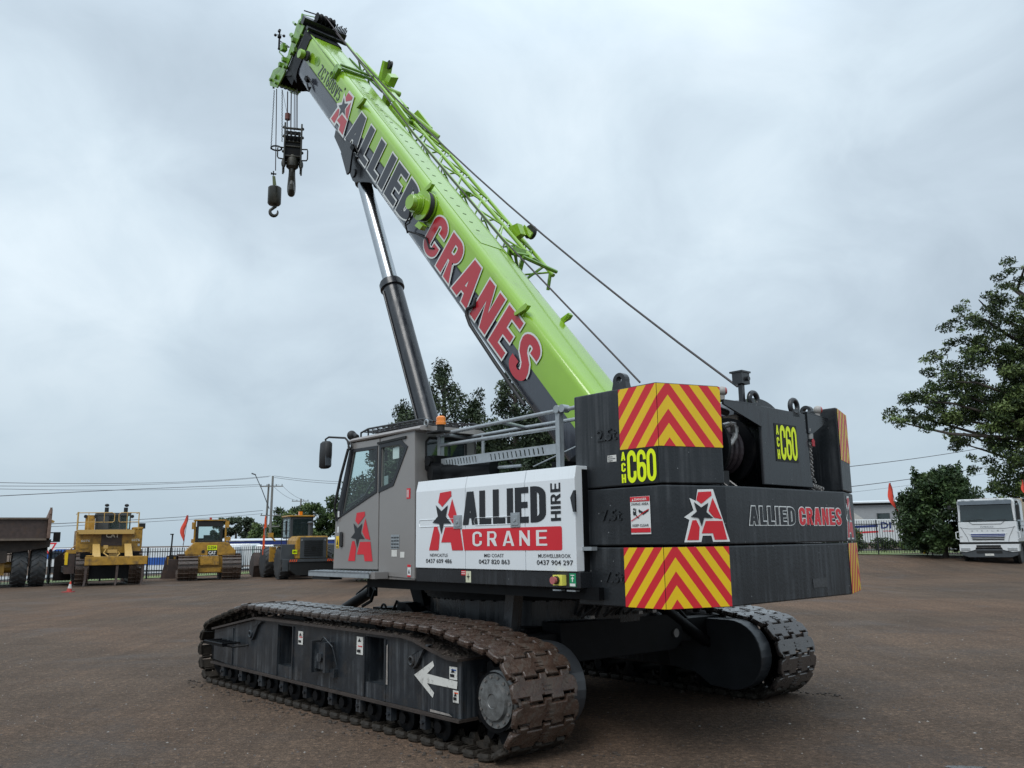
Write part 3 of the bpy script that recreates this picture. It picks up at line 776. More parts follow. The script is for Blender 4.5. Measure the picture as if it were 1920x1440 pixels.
# ---------------- upper deck
k = MB()
k.box(-2.35, 1.2, -1.6, 1.6, 1.26, 1.36)
k.box(-2.30, .60, -.75, .75, 1.36, 2.0)
k.prism([(.98, 1.02), (1.10, 1.25), (.9, 1.30), (.8, 1.04)], Fr((0, .9, 0), (1, 0, 0), (0, 0, 1)), -.2, .2)
deck = obj('deck', k, 'black_rough', crane)
k = MB(); k.box(-2.22, .13, 1.48, 1.682, 1.352, 1.486)
sill = obj('sill', k, 'black', deck, bev=.006)
# stickers on the sill
FSl = Fr((0, 1.682, 0), (-1, 0, 0), (0, 0, 1))
def sq(u0, u1, v0, v1): return [(u0, v0), (u1, v0), (u1, v1), (u0, v1)]
k = MB(); k.sheet(sq(.63, .70, 1.43, 1.475), FSl, .003, mi=0)
for v in (1.441, 1.459): k.sheet(sq(.637, .693, v, v + .006), FSl, .006, mi=1)
obj('sticker', k, ['red', 'wfilm'], sill, fixn=False)
k = MB(); k.sheet(sq(.70, .78, 1.365, 1.47), FSl, .003, mi=0)
k.sheet([(.74, 1.455), (.745, 1.425), (.768, 1.42), (.745, 1.412), (.74, 1.38), (.735, 1.412), (.712, 1.42), (.735, 1.425)], FSl, .006, mi=1)
obj('sticker', k, [mat('cream_film', (.62, .62, .45), .5), 'ktxt'], sill, 'cream sticker with black four-point cross', fixn=False)
k = MB(); k.box(-2.06, -1.95, 1.684, 1.735, 1.375, 1.46, 0); k.cyl((-2.0, 1.735, 1.418), (-2.0, 1.755, 1.418), .034, 14, mi=1); k.cyl((-2.0, 1.755, 1.418), (-2.0, 1.79, 1.418), .026, 14, r1=.032, mi=2)
obj('emergency_stop', k, [mat('yellow_housing', (.75, .72, .12), .45), 'ktxt', mat('faded_red_button', (.42, .12, .12), .5)], sill, 'yellow emergency stop box with faded red button', smooth=30)
k = MB(); k.sheet(sq(2.10, 2.175, 1.365, 1.475), FSl, .003, mi=0); k.sheet(sq(2.106, 2.169, 1.37, 1.392), FSl, .006, mi=1)
k.sheet([(2.138, 1.45), (2.155, 1.43), (2.143, 1.43), (2.143, 1.405), (2.131, 1.405), (2.131, 1.43), (2.119, 1.43)], FSl, .006, mi=1)
k.sheet(sq(2.115, 2.16, 1.455, 1.462), FSl, .006, mi=1)
obj('sticker', k, ['gfilm', 'wfilm'], sill, 'green and white assembly sticker', fixn=False)
k = MB()
for u in (1.88, 2.05): k.box(-u - .10, -u, 1.62, 1.67, 1.325, 1.337)
obj('hinge_plate', k, 'galv', sill)

# white engine panels
XS = [.126, -.706, -1.566, -2.200]
panels = []
for i in range(3):
    a, b = XS[i] - .004, XS[i + 1] + .004
    k = MB(); sec = [(1.60, 1.49), (1.6945, 1.49), (1.6945, 2.262), (1.668, 2.371), (1.30, 2.371), (1.30, 2.34), (1.60, 2.34)]
    k.loft([[(a, y, z) for y, z in sec], [(b, y, z) for y, z in sec]])
    p = obj('engine_panel', k, 'white', crane, ['white engine panel with red emblem', 'white engine panel in the middle', 'white engine panel next to the counterweight'][i], bev=.004)
    panels.append(p)
k = MB(); k.box(-2.2, .10, .75, 1.595, 1.36, 2.335); obj('engine_bay', k, 'black_rough', deck)
for i, (u, z) in enumerate(((.595, 1.936), (1.445, 1.933))):
    k = MB(); k.prism(sq(u - .062, u + .062, z - .064, z + .066), FP, .001, .012); k.prism(sq(u - .045, u + .045, z - .046, z + .048), FP, .012, .018); k.cyl(FP(u, z, .018), FP(u, z, .026), .018, 12)
    obj('latch', k, 'galv', panels[i], bev=.002)
    k = MB()
    for v in (z + .035, z - .035):
        u0 = u - .66 if i == 0 else u - .60
        k.tube([FP(u0, z, 0), FP(u0 + .02, v, .0), FP(u - .07, v, .0)], .005, 6)
    obj('pressed_groove', k, 'white', panels[i])
emblem(FP, (.117, .678, 1.665, 2.243), .004, panels[0])
lettering('lettering', 'ALLIED', (.672, 1.845, 1.905, 2.222), FP, .004, 'ktxt', panels[1], t=.20, w=.46, gap=.055)
FPr = Fr((0, 1.6945, 0), (0, 0, 1), (1, 0, 0))
lettering('lettering', 'HIRE', (1.912, 2.235, -2.028, -1.905), FPr, .004, 'ktxt', panels[2], t=.19, w=.62, gap=.12)
bar = [(.695, 1.664)] + arc(2.015, 1.684, .02, .02, -90, 0, 4) + arc(2.015, 1.846, .02, .02, 0, 90, 4) + [(.655, 1.866)]
obj('red_band', MB().sheet(bar, FP, .003), 'red', panels[1], fixn=False)
for c, (a, b) in zip('CRANE', ((.825, .965), (1.045, 1.185), (1.265, 1.425), (1.495, 1.635), (1.715, 1.855))):
    lettering('lettering', c, (a, b, 1.703, 1.838), FP, .006, 'wfilm', panels[1], t=.15, w=.6)
for t1, t2, (a, b), (c, d), pi in (('NEWCASTLE', '0437 609 486', (.135, .43), (.065, .495), 0), ('MID COAST', '0427 820 863', (.995, 1.275), (.915, 1.355), 1), ('MUSWELLBROOK', '0437 904 297', (1.735, 2.135), (1.715, 2.16), 2)):
    small_text(t1, a, b, 1.602, 1.633, FP, .004, 'ktxt', panels[pi], .004)
    small_text(t2, c, d, 1.540, 1.582, FP, .004, 'ktxt', panels[pi], .010)
# handle at the rear of the last panel
obj('door_handle', MB().prism([(2.16, 2.10), (2.20, 2.16), (2.215, 2.16), (2.215, 1.98), (2.19, 1.98)], FP, .002, .02), 'black', panels[2])

# ---------------- deck rails
rail = thingless = None
for x, z1 in ((-.018, 2.885), (-1.815, 2.925)):
    k = MB()
    k.box(x - .028, x + .028, 1.497, 1.503, 2.375, z1 - .02); k.box(x - .028, x - .022, 1.455, 1.503, 2.375, z1 - .02)
    k.box(x - .075, x + .055, 1.43, 1.56, 2.372, 2.384)
    k.cyl((x, 1.44, z1 - .01), (x, 1.52, z1 - .01), .036, 14); k.cyl((x - .07, 1.44, z1 - .01), (x - .07, 1.52, z1 - .01), .036, 14)
    if rail is None: rail = obj('deck_railing', k, 'galv', crane, 'galvanised handrail over the white panels', smooth=35)
    else: obj('railing_post', k, 'galv', rail, smooth=35)
def rl(pts, r=.019): obj('rail', MB().tube(pts, r, 10), 'galv', rail, smooth=50)
rl([(-.03, 1.485, 2.872), (-1.79, 1.485, 2.905)]); rl([(-.02, 1.485, 2.752), (-1.80, 1.485, 2.752)])
rl([(-.03, 1.46, 2.875), (.14, 1.0, 2.885), (-.82, 1.0, 2.895), (-2.3, 1.0, 2.90)]); rl([(-1.02, 1.47, 2.888), (-.82, 1.0, 2.895)])
rl([(-1.85, 1.46, 2.905), (-2.3, 1.46, 2.93)]); rl([(-1.85, 1.2, 2.80), (-2.3, 1.2, 2.82)])
rl([(-.14, 1.0, 2.36), (-.14, 1.0, 2.89)]); rl([(-2.0, 1.0, 2.36), (-2.0, 1.0, 2.89)])
slots = []
Ft = Fr((0, 1.50, 0), (-1, 0, 0), (0, 0, 1))
for g0, g1, nn in ((.14, .62, 11), (.86, 1.60, 13)):
    for i in range(nn):
        u = g0 + (g1 - g0) * i / (nn - 1); slots.append([(u, 2.588), (u + .020, 2.588), (u + .034, 2.528), (u + .014, 2.528)])
obj('toe_plate', MB().prism(sq(.035, 1.79, 2.513, 2.605), Ft, 0, .006, holes=slots), 'galv', rail)

# ---------------- cab
FC = Fr((0, 1.70, 0), (-1, 0, 0), (0, 0, 1))
def cx(pts): return [(-x, z) for x, z in pts]
g1 = [(1.385, 2.79), (.905, 2.785), (.905, 2.325), (1.60, 2.085)]
g2 = [(.786, 2.79), (.405, 2.79), (.334, 2.743), (.57, 2.393), (.79, 2.349)]
f1 = [(1.46, 2.825), (.862, 2.82), (.862, 2.30), (1.76, 2.01)]
k = MB(); k.box(.15, 1.78, .86, 1.685, 1.36, 1.44); k.box(.145, .175, .87, 1.69, 1.44, 2.20)
cab = obj('cab', k, 'cab', crane, 'grey operator cab with green tinted glass', bev=.006)
# door (front) and fixed side panel (rear)
dp = [(.835, 1.46), (1.795, 1.455), (1.765, 2.01), (1.45, 2.90), (.835, 2.895)]
k = MB(); k.prism(cx(dp), FC, -.035, 0, holes=[cx(g1)]); door = obj('door', k, 'cab', cab, 'sliding cab door with red emblem', bev=.005)
k = MB(); k.prism(cx(f1), FC, .001, .009, holes=[cx(g1)]); obj('window_frame', k, 'ktxt', door)
obj('window', MB().sheet(cx(g1), FC, -.010), 'glass', door)
sp = [(.14, 1.376), (.822, 1.40), (.822, 2.895), (.15, 2.925)]
k = MB(); k.prism(cx(sp), FC, -.045, -.004, holes=[cx(g2)]); side = obj('side_panel', k, 'cab', cab, bev=.005)
k = MB(); k.prism([tuple(p) for p in grow(cx(g2), .045)], FC, -.003, .004, holes=[cx(g2)]); obj('window_frame', k, 'ktxt', side)
obj('window', MB().sheet(cx(g2), FC, -.017), 'glass', side)
obj('paper_notice', MB().prism(cx([(.60, 2.77), (.48, 2.775), (.48, 2.65), (.60, 2.645)]), FC, -.032, -.026), 'wfilm', side)
obj('paper_notice', MB().prism(cx([(.77, 2.47), (.69, 2.475), (.69, 2.37), (.77, 2.37)]), FC, -.032, -.026), mat('dim_paper', (.25, .3, .3), .6), side)
# other sides
k = MB()
FI = Fr((0, .86, 0), (-1, 0, 0), (0, 0, 1)); whole = [(.15, 1.44), (1.78, 1.44), (1.76, 2.01), (1.44, 2.91), (.15, 2.91)]
k.prism(cx(whole), FI, 0, .03, holes=[cx([(1.36, 2.82), (.30, 2.82), (.30, 2.0), (1.62, 2.0)])])
FRc = Fr((.15, 0, 0), (0, -1, 0), (0, 0, 1))
k.prism(sq(-1.695, -.86, 2.2, 2.92), FRc, -.03, 0, holes=[[(-1.50, 2.48), (-1.06, 2.48), (-1.02, 2.52), (-1.02, 2.80), (-1.06, 2.84), (-1.50, 2.84), (-1.54, 2.80), (-1.54, 2.52)]])
k.hexa([(1.75, .88, 1.45), (1.79, .88, 1.45), (1.79, 1.66, 1.45), (1.75, 1.66, 1.45), (1.73, .88, 2.02), (1.765, .88, 2.02), (1.765, 1.66, 2.02), (1.73, 1.66, 2.02)])
# pillars of the windscreen
k.tube([(1.755, 1.655, 2.0), (1.44, 1.655, 2.91)], .022, 6); k.tube([(1.755, .89, 2.0), (1.44, .89, 2.91)], .022, 6)
obj('cab_shell', k, 'cab', cab)
k = MB(); k.prism([(-1.50, 2.48), (-1.06, 2.48), (-1.02, 2.52), (-1.02, 2.80), (-1.06, 2.84), (-1.50, 2.84), (-1.54, 2.80), (-1.54, 2.52)], FRc, -.02, -.014); obj('window', k, 'glass_dark', cab)
k = MB(); rw = [(-1.50, 2.48), (-1.06, 2.48), (-1.02, 2.52), (-1.02, 2.80), (-1.06, 2.84), (-1.50, 2.84), (-1.54, 2.80), (-1.54, 2.52)]
k.prism(grow(rw, .022), FRc, .002, .008, holes=[rw]); obj('window_frame', k, 'rubber', cab)
k = MB(); k.sheet(cx([(1.36, 2.82), (.30, 2.82), (.30, 2.0), (1.62, 2.0)]), FI, .015); obj('window', k, 'glass', cab)
k = MB(); k.add([(1.755, .9, 2.03), (1.755, 1.64, 2.03), (1.448, 1.64, 2.89), (1.448, .9, 2.89)], [(0, 1, 2, 3)]); obj('windscreen', k, 'glass', cab)
# roof with gutter
k = MB(); sec = [(.84, 2.91), (1.715, 2.91), (1.725, 2.925), (1.715, 2.945), (1.66, 2.962), (.90, 2.965), (.84, 2.945)]
k.loft([[(.02, y, z) for y, z in sec], [(.10, y, z + .004) for y, z in sec], [(1.40, y, z) for y, z in sec], [(1.47, y, z - .012) for y, z in sec]])
obj('roof', k, mat('faded_roof', (.33, .31, .30), .45, var=.1), cab)
k = MB(); k.prism(cx([(.86, 2.855), (.30, 2.872), (.30, 2.845), (.86, 2.83)]), FC, 0, .014); obj('door_track', k, 'ktxt2', cab)
# seat, console and stick shapes inside
k = MB(); k.box(.45, .85, 1.1, 1.5, 1.85, 1.97); k.hexa([(.38, 1.1, 1.95), (.48, 1.1, 1.95), (.48, 1.5, 1.95), (.38, 1.5, 1.95), (.28, 1.12, 2.6), (.36, 1.12, 2.6), (.36, 1.48, 2.6), (.28, 1.48, 2.6)]); k.box(.5, .75, 1.15, 1.45, 1.44, 1.85)
obj('seat', k, 'rubber', cab, bev=.02)
k = MB(); k.box(1.15, 1.45, .95, 1.08, 2.02, 2.35); k.tube([(1.35, 1.0, 2.3), (1.33, 1.0, 2.6)], .015, 6); k.box(1.28, 1.34, 1.30, 1.52, 2.70, 2.83); k.box(1.45, 1.55, 1.35, 1.5, 2.1, 2.32)
k.tube([(1.62, 1.66, 2.15), (1.18, 1.66, 2.28), (1.05, 1.66, 2.40), (.90, 1.66, 2.47)], .012, 6); k.tube([(1.45, 1.1, 2.2), (1.32, 1.1, 2.80)], .012, 6)
obj('console', k, 'ktxt', cab)
k = MB(); k.prism([(-1.632, 1.87), (-1.60, 1.88), (-1.575, 1.86), (-1.575, 1.72), (-1.60, 1.70), (-1.632, 1.72)], FC, .002, .022); obj('door_handle', k, 'rubber', door, bev=.004)
k = MB(); k.sheet(sq(-1.735, -1.67, 1.69, 1.83), FC, .003, mi=0); k.sheet([(-1.72, 1.73), (-1.685, 1.73), (-1.70, 1.80)], FC, .006, mi=1); k.sheet(sq(-1.725, -1.68, 1.70, 1.712), FC, .006, mi=1)
obj('warning_sticker', k, ['yellow', 'ktxt'], door, fixn=False)
k = MB(); k.sheet(sq(-1.70, -1.66, 2.05, 2.12), FC, .011); obj('sticker', k, 'wfilm', door, fixn=False); k = MB(); k.sheet(sq(-1.71, -1.68, 1.87, 1.94), FC, .003); obj('sticker', k, 'wfilm', door, fixn=False)
emblem(FC, (-1.453, -.933, 1.547, 2.095), .004, door)
k = MB(); k.sheet(sq(-.29, -.22, 2.20, 2.31), FC, -.001, mi=0); k.sheet(sq(-.26, -.25, 2.215, 2.295), FC, .002, mi=1); k.sheet(sq(-.28, -.27, 2.215, 2.295), FC, .002, mi=1)
obj('sticker', k, ['red', 'wfilm'], side, fixn=False)
k = MB(); k.sheet(sq(-.58, -.42, 1.68, 1.83), FC, -.001, mi=0)
for i in range(4):
    for j in range(3): k.sheet(sq(-.57 + j * .05, -.53 + j * .05, 1.69 + i * .034, 1.705 + i * .034), FC, .002, mi=1)
obj('data_plate', k, ['galv', 'dkgrey'], side, fixn=False)
k = MB(); k.sheet(sq(-.565, -.46, 1.60, 1.67), FC, -.001); obj('sticker', k, 'wworn', side, fixn=False); k = MB(); k.sheet(sq(-.40, -.32, 1.59, 1.65), FC, -.001); obj('sticker', k, 'wworn', side, fixn=False)
k = MB(); k.sheet(sq(-.26, -.20, 1.395, 1.52), FC, .0, mi=0); k.sheet(sq(-.26, -.20, 1.495, 1.52), FC, .003, mi=1); k.sheet(sq(-.26, -.20, 1.395, 1.412), FC, .003, mi=1); k.sheet([(-.245, 1.43), (-.215, 1.43), (-.23, 1.48)], FC, .003, mi=2)
obj('warning_sticker', k, ['wfilm', 'red', 'ktxt'], side, fixn=False)
# step plate below the door
k = MB(); k.box(.70, 2.02, 1.705, 1.90, 1.415, 1.437); k.box(.70, 2.02, 1.885, 1.90, 1.375, 1.437)
stp = obj('step_plate', k, 'galv', cab, bev=.003)
k = MB()
for i in range(16):
    for j in range(3): k.box(.80 + i * .074, .835 + i * .074, 1.73 + j * .05, 1.752 + j * .05, 1.437, 1.443)
obj('tread_pattern', k, 'galv', stp)
k = MB(); k.box(.62, .74, 1.705, 1.87, 1.37, 1.44); obj('step_bracket', k, 'cab', cab)
k = MB(); k.box(1.55, 1.95, 1.72, 1.88, 1.34, 1.375); obj('step_guard', k, 'ktxt2', cab)
# mirror and its bar
k = MB(); sec = []
for z, s in ((2.63, .6), (2.65, .95), (2.80, 1.0), (2.93, .95), (2.955, .6)):
    sec.append([(1.865 + dx * s * .085 - (2.8 - z) * -.06, 1.80 + dy * s * .05, z) for dx, dy in ((-1, -.6), (-.8, -1), (.8, -1), (1, -.6), (1, .7), (.7, 1), (-.7, 1), (-1, .7))])
k.loft(sec); mir = obj('mirror', k, 'rubber', cab, smooth=60)
k = MB(); k.hexa([(1.778, 1.775, 2.66), (1.786, 1.76, 2.66), (1.786, 1.84, 2.66), (1.778, 1.84, 2.66), (1.796, 1.775, 2.93), (1.804, 1.76, 2.93), (1.804, 1.84, 2.93), (1.796, 1.84, 2.93)]); obj('mirror_glass', k, 'mirror', mir)
k = MB(); k.tube([(1.865, 1.80, 2.90), (1.89, 1.79, 2.985), (1.83, 1.78, 3.005), (1.50, 1.75, 2.965), (1.46, 1.74, 2.93), (1.43, 1.73, 2.83)], .012, 8)
k.torus((1.42, 1.73, 2.86), (0, 1, 0), .035, .012, 14, 6)
obj('mirror_arm', k, 'rubber', cab, smooth=60)
k = MB(); k.tube([(1.44, 1.74, 2.83), (1.56, 1.76, 2.52), (1.68, 1.76, 2.20)], .017, 8); k.tube([(1.68, 1.76, 2.20), (1.71, 1.745, 2.12), (1.70, 1.72, 2.0)], .012, 8)
obj('grab_rail', k, 'rubber', cab, smooth=60)
# roof guard
k = MB()
for y in (1.62, .95): k.tube([(1.36, y, 2.96), (1.36, y, 3.02), (1.20, y, 3.05), (.10, y, 3.04), (-.08, y, 2.99)], .012, 6)
for i in range(12):
    x = 1.34 - i * .11; k.tube([(x, 1.62, 3.03), (x, .95, 3.03)], .008, 5)
for y in (1.45, 1.28, 1.12): k.tube([(1.34, y, 3.03), (.05, y, 3.035)], .007, 5)
for x in (1.2, .55): k.tube([(x, 1.62, 2.96), (x, 1.62, 3.05)], .010, 6)
obj('roof_guard', k, 'ktxt', cab)
k = MB(); k.ball((1.50, 1.66, 3.0), .06, 8, sq=(.8, 1, 1)); k.cyl((1.44, 1.66, 3.0), (1.38, 1.66, 2.97), .03, 8); obj('work_lamp', k, 'rubber', cab, smooth=60)
k = MB(); k.torus((.02, 1.64, 2.985), (0, 1, 0), .033, .010, 16, 6); obj('eye_bolt', k, 'galv', cab)
k = MB(); k.lathe([(.055, 0), (.055, .03), (.05, .035), (.05, .075), (.035, .092), (0, .096)], (-.13, 1.56, 2.955), (0, 0, 1), 16); obj('beacon', k, 'amber', cab, 'amber beacon behind the cab roof', smooth=40)
k = MB(); k.cyl((-.13, 1.56, 2.89), (-.13, 1.56, 2.955), .04, 12); k.box(-.22, .02, 1.48, 1.64, 2.875, 2.89); obj('beacon_mount', k, 'rubber', cab)
# clutter behind the cab
k = MB(); k.box(-.06, .10, 1.34, 1.60, 2.50, 2.64); k.cyl((0, 1.56, 2.58), (0, 1.64, 2.58), .05, 14); k.cyl((-.06, 1.50, 2.46), (-.75, 1.36, 2.46), .085, 16); k.cyl((-.02, 1.62, 2.46), (-.06, 1.50, 2.46), .10, 16)
k.box(-1.75, -1.60, 1.2, 1.38, 2.36, 2.46); k.box(-.35, -.25, 1.55, 1.6, 2.36, 2.39); k.tube([(-.5, 1.2, 2.45), (-.6, 1.18, 2.56), (-.72, 1.15, 2.57), (-.80, 1.1, 2.45)], .012, 6)
obj('engine_clutter', k, 'black_rough', deck, smooth=30, kind='stuff')
k = MB(); k.cyl((-.70, 1.30, 2.475), (-.98, 1.2, 2.48), .016, 8); k.tube([(-1.05, 1.1, 2.47), (-1.75, .9, 2.72)], .008, 6); obj('thin_rod', k, 'galv', deck)
# boom foot brackets
for y in (.44, -.44):
    k = MB(); k.prism([(.10, 1.9), (-.45, 2.30), (-1.0, 2.62), (-1.55, 2.95), (-1.80, 3.05), (-2.2, 3.05), (-2.3, 1.9)], Fr((0, y, 0), (1, 0, 0), (0, 0, 1)), -.02, .02)
    obj('boom_foot_plate', k, 'black_rough', deck)
k = MB(); k.cyl((-1.7, -.55, 2.75), (-1.7, .55, 2.75), .11, 18); obj('boom_pivot', k, 'black_rough', deck, smooth=40)

# ---------------- counterweights
PL = [(-2.06, 1.537), (-2.988, 1.537), (-3.19, .9665), (-3.19, -.9665), (-2.988, -1.537), (-2.06, -1.537)]
FCH = Fr((-2.988, 1.537, 0), (-.202, -.5705, 0), (0, 0, 1)); LCH = math.hypot(.202, .5705)
FCR = Fr((-3.19, -.9665, 0), (.202, -.5705, 0), (0, 0, 1))
cw = []
for z0, z1, lab in ((1.210, 1.686, 'lowest counterweight slab with striped corner boards'), (1.697, 2.168, 'middle counterweight slab with company lettering')):
    k = MB(); k.prism(PL, FXY, z0, z1); cw.append(obj('counterweight_slab', k, 'black_cw', crane, lab, bev=.012))
k = MB(); k.prism([(-2.06, 1.537), (-2.988, 1.537), (-3.19, .9665), (-2.06, .9665)], FXY, 2.178, 2.989); cwl = obj('counterweight_block', k, 'black_cw', crane, 'upper counterweight block nearer the cab', bev=.012)
k = MB(); k.prism([(-2.06, -1.537), (-2.988, -1.537), (-3.19, -.9665), (-2.06, -.9665)], FXY, 2.178, 2.989); cwr = obj('counterweight_block', k, 'black_cw', crane, 'upper counterweight block on the far side', bev=.012)
def clip(poly, a, b, c):
    """keep a*x + b*y <= c"""
    r = []
    for i, p in enumerate(poly):
        q = poly[(i + 1) % len(poly)]; dp = a * p[0] + b * p[1] - c; dq = a * q[0] + b * q[1] - c
        if dp <= 0: r.append(p)
        if dp * dq < 0: t = dp / (dp - dq); r.append((p[0] + (q[0] - p[0]) * t, p[1] + (q[1] - p[1]) * t))
    return r
def chevron(parent, faces, W, z0, z1, per, ph, slope=1.25, apex=None):
    """faces: list of (frame, u_start_in_board, u_end_in_board, offset) ; board coordinate 0..W"""
    apex = W / 2 if apex is None else apex
    for fr, a, b, off in faces:
        mb = MB()
        for xa, xb, sgn in ((0, apex, -1), (apex, W, 1)):
            # v = z + slope*|x-apex| constant along a stripe
            for i in range(-1, 30):
                lo = z0 + ph + i * per / 2; hi = lo + per / 2
                p = [(max(xa, a), z0), (min(xb, b), z0), (min(xb, b), z1), (max(xa, a), z1)]
                if min(xb, b) - max(xa, a) < 1e-4: continue
                # v = y + slope*sgn*(x-apex)
                p = clip(p, slope * sgn, 1, hi + slope * sgn * apex)
                if len(p) > 2: p = clip(p, -slope * sgn, -1, -(lo + slope * sgn * apex))
                if len(p) < 3: continue
                mb.sheet([(x - a + off, y) for x, y in p], fr, .004, mi=i % 2)
        obj('chevron_board', mb, ['red', 'yellow'], parent, fixn=False)
W = .404 + LCH
chevron(cwl, [(FS, 0, .404, 2.584), (FCH, .404, W, 0)], W, 2.475, 2.980, .230, -.045)
chevron(cw[0], [(FS, 0, .404, 2.584), (FCH, .404, W, 0)], W, 1.216, 1.682, .212, -.035)
chevron(cwr, [(FCR, 0, LCH, 0)], W, 2.475, 2.980, .230, -.045, apex=W / 2)
chevron(cw[0], [(FCR, 0, LCH, 0)], W, 1.216, 1.682, .212, -.035, apex=W / 2)
emblem(FCH, (.215, .592, 1.735, 2.118), .004, cw[1], back='wfilm', bg=.012)
emblem(FCR, (.02, .40, 1.735, 2.118), .004, cw[1], back='wfilm', bg=.012)
lettering('lettering', 'ALLIED', (-.655, .055, 1.853, 2.005), FRR, .004, 'ktxt', cw[1], outline='wfilm', og=.0085, t=.20, w=.50, gap=.10)
lettering('lettering', 'CRANES', (.125, .875, 1.853, 2.005), FRR, .004, 'red', cw[1], outline='wfilm', og=.0085, t=.20, w=.50, gap=.10)
# fleet number boards
def fleet(fr, u0, u1, v0, v1, parent):
    obj('number_backing', MB().sheet(sq(u0, u1, v0, v1), fr, .004), 'ktxt2', parent, fixn=False)
    w = u1 - u0; h = v1 - v0
    lettering('lettering', 'C60', (u0 + w * .21, u1 - w * .04, v0 + h * .05, v1 - h * .04), fr, .008, 'hivis', parent, t=.155, w=.50, gap=.035)
    for i, c in enumerate('HCA'): lettering('lettering', c, (u0 + w * .05, u0 + w * .165, v0 + h * (.06 + .32 * i), v0 + h * (.31 + .32 * i)), fr, .008, 'hivis', parent, t=.2, w=.52)
fleet(FS, 2.575, 2.975, 2.185, 2.470, cwl)
# embossed weights: raised lettering in the casting itself
def emboss(txt, u0, u1, v0, v1, parent):
    o = small_text(txt, u0, u1, v0, v1, FS, .0, 'black_cw', parent, .01, name='embossed_weight')
    s = o.modifiers.new('thick', 'SOLIDIFY'); s.thickness = .012; s.offset = 1
emboss('2.5t', 2.335, 2.555, 2.565, 2.665, cwl); emboss('7.5t', 2.355, 2.575, 1.90, 1.99, cw[1]); emboss('7.5t', 2.37, 2.58, 1.40, 1.485, cw[0])
# danger notice
k = MB(); k.sheet(sq(2.672, 2.876, 1.787, 2.085), FS, .004, mi=0); k.sheet(sq(2.674, 2.874, 2.045, 2.083), FS, .007, mi=1); k.sheet(sq(2.674, 2.874, 1.80, 1.835), FS, .007, mi=1); k.sheet(sq(2.672, 2.876, 1.777, 1.786), FS, .004, mi=2)
k.sheet([(2.695, 2.05), (2.712, 2.05), (2.7035, 2.07)], FS, .010, mi=0)
k.sheet([(2.678, 1.895), (2.866, 1.985), (2.868, 1.979), (2.680, 1.888)], FS, .010, mi=1)
k.sheet(arc(2.712, 1.985, .010, .010, 0, 360, 10)[:-1], FS, .008, mi=2)
k.sheet([(2.70, 1.972), (2.722, 1.962), (2.728, 1.99), (2.734, 1.99), (2.732, 1.945), (2.745, 1.925), (2.762, 1.918), (2.758, 1.910), (2.738, 1.918), (2.724, 1.94), (2.706, 1.935), (2.70, 1.945)], FS, .008, mi=2)
k.sheet([(2.756, 1.972), (2.770, 1.988), (2.770, 1.978), (2.805, 1.962), (2.862, 1.985), (2.862, 1.968), (2.805, 1.938), (2.770, 1.960), (2.770, 1.950)], FS, .008, mi=2)
dn = obj('danger_notice', k, ['wfilm', 'red', 'ktxt'], cw[1], fixn=False)
small_text('DANGER', 2.722, 2.848, 2.053, 2.072, FS, .011, 'wfilm', cw[1], .02)
small_text('SWING AREA', 2.684, 2.864, 2.015, 2.035, FS, .008, 'ktxt', cw[1], .012)
small_text('KEEP CLEAR', 2.690, 2.858, 1.846, 1.866, FS, .008, 'ktxt', cw[1], .012)
k = MB(); k.sheet(sq(2.44, 2.54, 2.385, 2.44), FS, .004, mi=0)
for i in range(3): k.sheet(sq(2.448, 2.50 + .03 * (i % 2), 2.392 + i * .016, 2.397 + i * .016), FS, .007, mi=1)
obj('data_plate', k, ['wworn', 'dkgrey'], cwl, fixn=False)
# rub marks and patches
k = MB(); k.sheet(sq(.28, .52, 1.30, 1.38), FRR, .004); obj('worn_patch', k, mat('rubbed_patch', (.045, .047, .05), .5, var=.4, scale=30), cw[0])
def eye(x, y, z, ax, parent, R=.055, r=.02):
    k = MB(); k.torus((x, y, z), ax, R, r, 20, 8); k.box(x - .02, x + .02, y - .06, y + .06, z - .10, z - .03) if ax[0] else k.box(x - .06, x + .06, y - .02, y + .02, z - .10, z - .03)
    obj('lifting_eye', k, 'black', parent, smooth=50)
k = MB(); pe = [(-.085, 0), (.085, 0)] + arc(0, .075, .07, .07, -10, 190, 12)
k.prism(pe, Fr((-2.58, 1.49, 2.985), (-1, 0, 0), (0, 0, 1)), -.03, .03, holes=[arc(0, .085, .028, .028, 0, 360, 12)[:-1]]); obj('lifting_eye', k, 'black', cwl, bev=.006)
k = MB(); k.prism(pe, Fr((-2.58, -1.49, 2.985), (-1, 0, 0), (0, 0, 1)), -.03, .03, holes=[arc(0, .085, .028, .028, 0, 360, 12)[:-1]]); obj('lifting_eye', k, 'black', cwr, bev=.006)
k = MB(); k.box(-2.30, -2.1, 1.55, 1.62, 1.66, 1.69); obj('hinge_plate', k, 'galv', cw[0])

# winch housing between the upper blocks
k = MB()
k.prism([(-.24, 2.205), (.585, 2.20), (.56, 2.33), (.535, 2.895), (-.235, 2.905)], Fr((-3.1, 0, 0), (0, -1, 0), (0, 0, 1)), -.03, 0)
k.box(-3.07, -2.35, -.56, -.53, 2.2, 2.88); k.box(-2.4, -2.35, -.53, .90, 2.2, 2.75); k.box(-3.07, -2.4, -.53, .22, 2.86, 2.89)
hs = obj('winch_housing', k, 'black', crane, 'black winch housing with fleet number between the upper blocks', bev=.006)
fleet(Fr((-3.1, 0, 0), (0, -1, 0), (0, 0, 1)), -.03, .345, 2.42, 2.765, hs)
k = MB(); FH = Fr((-3.1, 0, 0), (0, -1, 0), (0, 0, 1))
k.prism([(-.80, 2.895), (-.80, 2.865), (-.24, 2.71), (-.24, 2.905)], FH, -.01, .012); k.prism([(-.80, 2.893), (-.24, 2.903), (-.24, 2.915), (-.80, 2.905)], FH, -.06, .012)
obj('side_bracket', k, 'black', hs)
